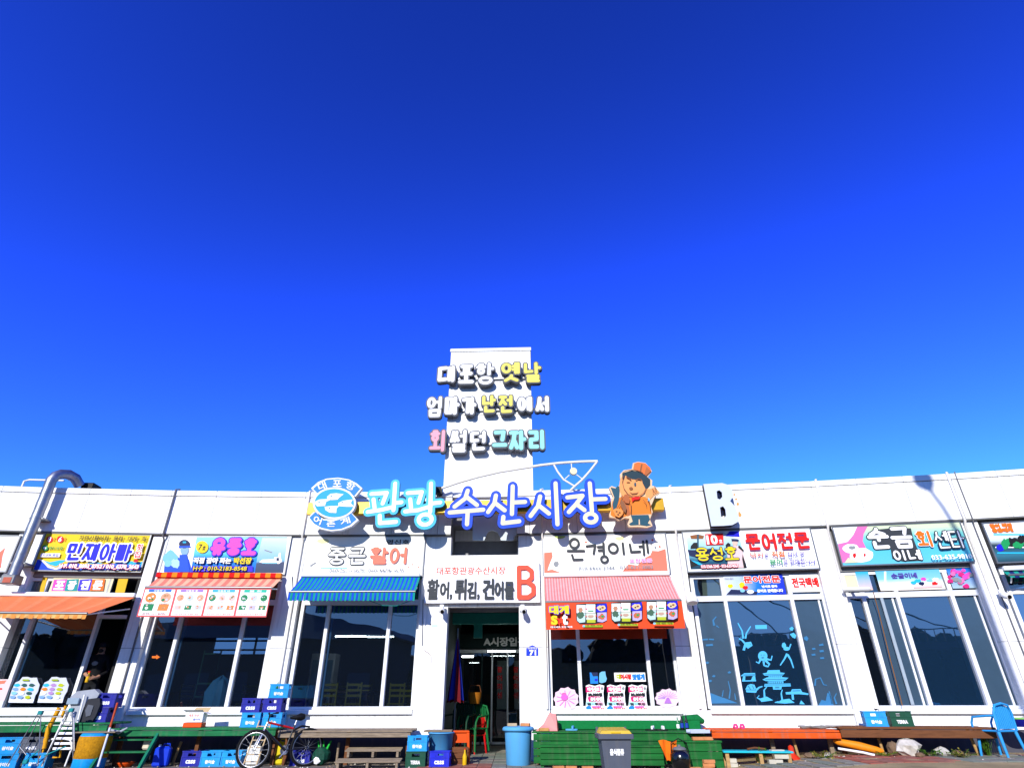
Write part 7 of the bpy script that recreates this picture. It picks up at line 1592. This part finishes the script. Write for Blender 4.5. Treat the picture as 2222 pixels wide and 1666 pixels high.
# ================================================================ the person in the doorway
def person():
    pos = at_spot(1, 213, 1440, -.42, .665); t = thing('person', 'person in black jacket, cap and mask standing in the open shop doorway', 'person', pos, .15)
    V = [((0,0,.95),.125),((0,0,1.10),.125),((0,-.01,1.28),.145),((0,0,1.42),.10),((0,-.005,1.50),.055),((0,-.015,1.60),.085),((0,-.015,1.68),.078)]
    E_ = [(0,1),(1,2),(2,3),(3,4),(4,5),(5,6)]
    def chain(a, pts):
        for p_, r_ in pts: V.append((p_, r_)); E_.append((a, len(V)-1)); a = len(V)-1
        return a
    for s_ in (-1, 1):
        chain(0, [((s_*.10,0,.86),.09),((s_*.115,-.03,.48),.062),((s_*.12,.02,.10),.045),((s_*.125,-.12,.05),.04)])
    wr = []
    for s_, el, wr_ in ((-1,(-.27,.0,1.14),(-.08,-.26,1.06)), (1,(.28,.02,1.14),(.16,-.24,1.0))):
        k = chain(3, [((s_*.17,0,1.42),.075),(el,.055),(wr_,.036)]); w_ = Vector(wr_); d = Vector((-s_*.5,-.75,-.1)).normalized()
        pm_ = w_+d*.07; k = chain(k, [(tuple(pm_),.034)]); wr.append(pm_)
        for j in range(4):
            o_ = Vector((0,0,.026-.018*j)); L_ = (.075,.085,.08,.062)[j]; chain(k, [(tuple(pm_+o_+d*.035),.011),(tuple(pm_+o_+d*(.035+L_*.5)+Vector((-s_*.01,0,-.005))),.009),(tuple(pm_+o_+d*(.03+L_*.75)+Vector((-s_*.035,.01,-.01))),.008)])
        chain(k, [(tuple(pm_+Vector((0,.0,.035))),.012),(tuple(pm_+d*.04+Vector((0,0,.055))),.010)])
    me = bpy.data.meshes.new('body'); me.from_pydata([v[0] for v in V], E_, []); o = bpy.data.objects.new('body', me); COL.objects.link(o)
    m = o.modifiers.new('skin', 'SKIN'); sub = o.modifiers.new('sub', 'SUBSURF'); sub.levels = 1
    bpy.context.view_layer.update()
    if not me.skin_vertices: 
        bpy.context.view_layer.objects.active = o
    sv = me.skin_vertices[0].data
    for i, v in enumerate(V): sv[i].radius = (v[1]*(1.35 if i in (1,2,3,0) else 1), v[1])
    sv[0].use_root = True
    bpy.context.view_layer.update()
    m2 = bpy.data.meshes.new_from_object(o.evaluated_get(bpy.context.evaluated_depsgraph_get())); bpy.data.objects.remove(o)
    SKN, JKT, TRS = M('skin',(196,150,124),.6,var=.05), M('black_jacket',(16,16,20),.8,var=.3,scale=12,bump=.4), M('dark_trousers',(26,28,34),.85,var=.2)
    m2.materials.clear()
    for q in (JKT, SKN, TRS, M('dark_shoe',(20,18,18),.6)): m2.materials.append(q)
    for p_ in m2.polygons:
        c = p_.center; p_.use_smooth = True
        p_.material_index = 1 if c.z > 1.50 or any((c-w_).length < .13 and c.y < -.2 for w_ in wr) else (3 if c.z < .1 else 2 if c.z < .84 else 0)
    b_ = bpy.data.objects.new('body', m2); COL.objects.link(b_); b_.parent = t
    mb = MB(); mb.lathe([(.105,1.655),(.108,1.69),(.095,1.74),(.05,1.775),(0,1.78)], BLACK, cy=-.01, seg=18, cap=False); mb.add([(-.08,-.10,1.67),(.08,-.10,1.67),(.065,-.19,1.655),(-.065,-.19,1.655)], [(0,1,2,3)], BLACK); build('cap', mb, t)
    mb = MB(); mb.rock(0,-.075,1.575,.062,.045,.05, BLACK, 2, 12); build('mask', mb, t)
    mb = MB(); mb.tube([(-.09,.02,1.47),(0,-.075,1.45),(.09,.02,1.47)], .03, JKT, 8); build('collar', mb, t)
    mb = MB(); mb.rock(0,-.165,1.30,.08,.01,.05, M('grey_print',(130,132,134),.7), 4, 10); build('chest_print', mb, t)
    for s_ in (-1, 1): mb = MB(); mb.rock(s_*.03,-.095,1.635,.012,.006,.006, BLACK, 1, 6); build('eye', mb, t)
    q = Vector(pos)+Vector((.08,-.34,1.02)); tt = thing('spray_bottle', 'yellow bottle held in the hand of the person in the doorway', 'bottle', q, 0)
    mb = MB(); mb.lathe([(.035,-.12),(.038,0),(.018,.05),(.018,.08)], M('bottle_yellow',(240,190,40),.4), seg=14); build('body', mb, tt); mb = MB(); mb.box(-.03,.02,-.015,.015,.08,.11,iR); build('nozzle', mb, tt)
person()

# ================================================================ behind the viewpoint: what the windows mirror
t = thing('street_lamp', 'tall street lamp behind the viewpoint whose shadow falls on the right of the parapet', 'street lamp', (12.3, 5.0, 0), 0)
LM = M('lamp_grey',(150,154,160),.4,.5)
fp_ = BAY[6].spot(2010, 1062, 0, 5.95); kk_ = 12.5; top_ = Vector(fp_)+Vector((SUN.x, SUN.y, SUN.z))/(-SUN.y)*kk_
f2 = Vector(BAY[7].spot(2150, 1330, 0, 3.6))+Vector((SUN.x, SUN.y, SUN.z))/(-SUN.y)*kk_
t.location = (f2.x, f2.y, 0); INFO[t.name] = (Vector((f2.x, f2.y, 0)), 0); T0 = Vector((f2.x, f2.y, 0)); rel = top_-T0
mb = MB(); mb.tube([(0,0,0),(0,0,rel.z-1.9),(rel.x*.12,rel.y*.1,rel.z-1.3),(rel.x*.45,rel.y*.45,rel.z-.65),(rel.x*.8,rel.y*.8,rel.z-.22)], [.08,.055,.05,.045,.04], LM, 10); build('pole', mb, t)
mb = MB(); mb.tube([(rel.x*.78,rel.y*.8,rel.z-.24),(rel.x*.9,rel.y*.9,rel.z-.08),(rel.x,rel.y,rel.z+.06),(rel.x*1.12,rel.y*1.1,rel.z+.20),(rel.x*1.16,rel.y*1.12,rel.z+.27)], [.05,.20,.24,.17,.05], LM, 12); build('lamp_head', mb, t)
DKF = M('dark_foliage',(34,48,24),.9,var=.4); rb = random.Random(8)
mb = MB()
for k in range(420):
    x = rb.uniform(-85, 95); hgt = 6.2+1.0*math.sin(x*.11)+.6*math.sin(x*.31+1)+rb.uniform(-.7,.9)
    s_ = rb.uniform(.7, 1.5); mb.rock(x, -48-rb.uniform(0,3), hgt-s_*.6, s_*1.1, s_, s_*rb.uniform(.8,1.3), DKF, k, 8)
    if k % 3 == 0: mb.rock(x, -47.5-rb.uniform(0,2), hgt*.5, 2.4, 1.5, hgt*.5, DKF, k+900, 8)
mb.box(-95, 100, -54, -51, 0, 5.4, DKF)
solo('treeline', mb, 'dark wooded rise across the car park, mirrored in the shop windows', 'trees', kind='stuff')
t = thing('warehouse', 'dark low warehouse across the car park, mirrored in the left windows', 'building', (-20, -34, 0), .1)
mb = MB(); mb.box(-11, 9, -4, 4, 0, 6.3, DARKW); build('wall', mb, t); mb = MB(); mb.prism([(-11.6,6.31),(9.6,6.31),(9.2,7.0),(-1,9.0),(-11.2,7.2)], -4.4, 4.4, GREYW); build('roof', mb, t)
for k in range(5): mb = MB(); mb.box(-9+k*3.6, -7+k*3.6, 4.01, 4.05, 1.2, 3.4, FILM); build('window', mb, t)
t = thing('footbridge', 'steel footbridge with stay cables across the car park, mirrored in the right window', 'bridge', (16, -22, 0), 0)
mb = MB(); mb.box(-9, 9, -.8, .8, 4.3, 4.75, DARKW); build('deck', mb, t)
mb = MB()
for k in range(31): mb.box(-9+k*.6, -8.94+k*.6, -.8, -.76, 4.751, 5.7, DARKW)
mb.box(-9, 9, -.81, -.75, 5.701, 5.78, DARKW); build('railing', mb, t)
for x in (-6, 6): mb = MB(); mb.box(x-.3, x+.3, -.3, .3, 0, 4.3, DARKW); build('pier', mb, t)
mb = MB(); mb.box(-9.2, -8.7, -.3, .3, 0, 11, DARKW); build('mast', mb, t)
for x in (-3, 2, 7): mb = MB(); mb.tube([(-8.95,0,10.8),(x,0,4.76)], .05, DARKW, 6); build('stay_cable', mb, t)
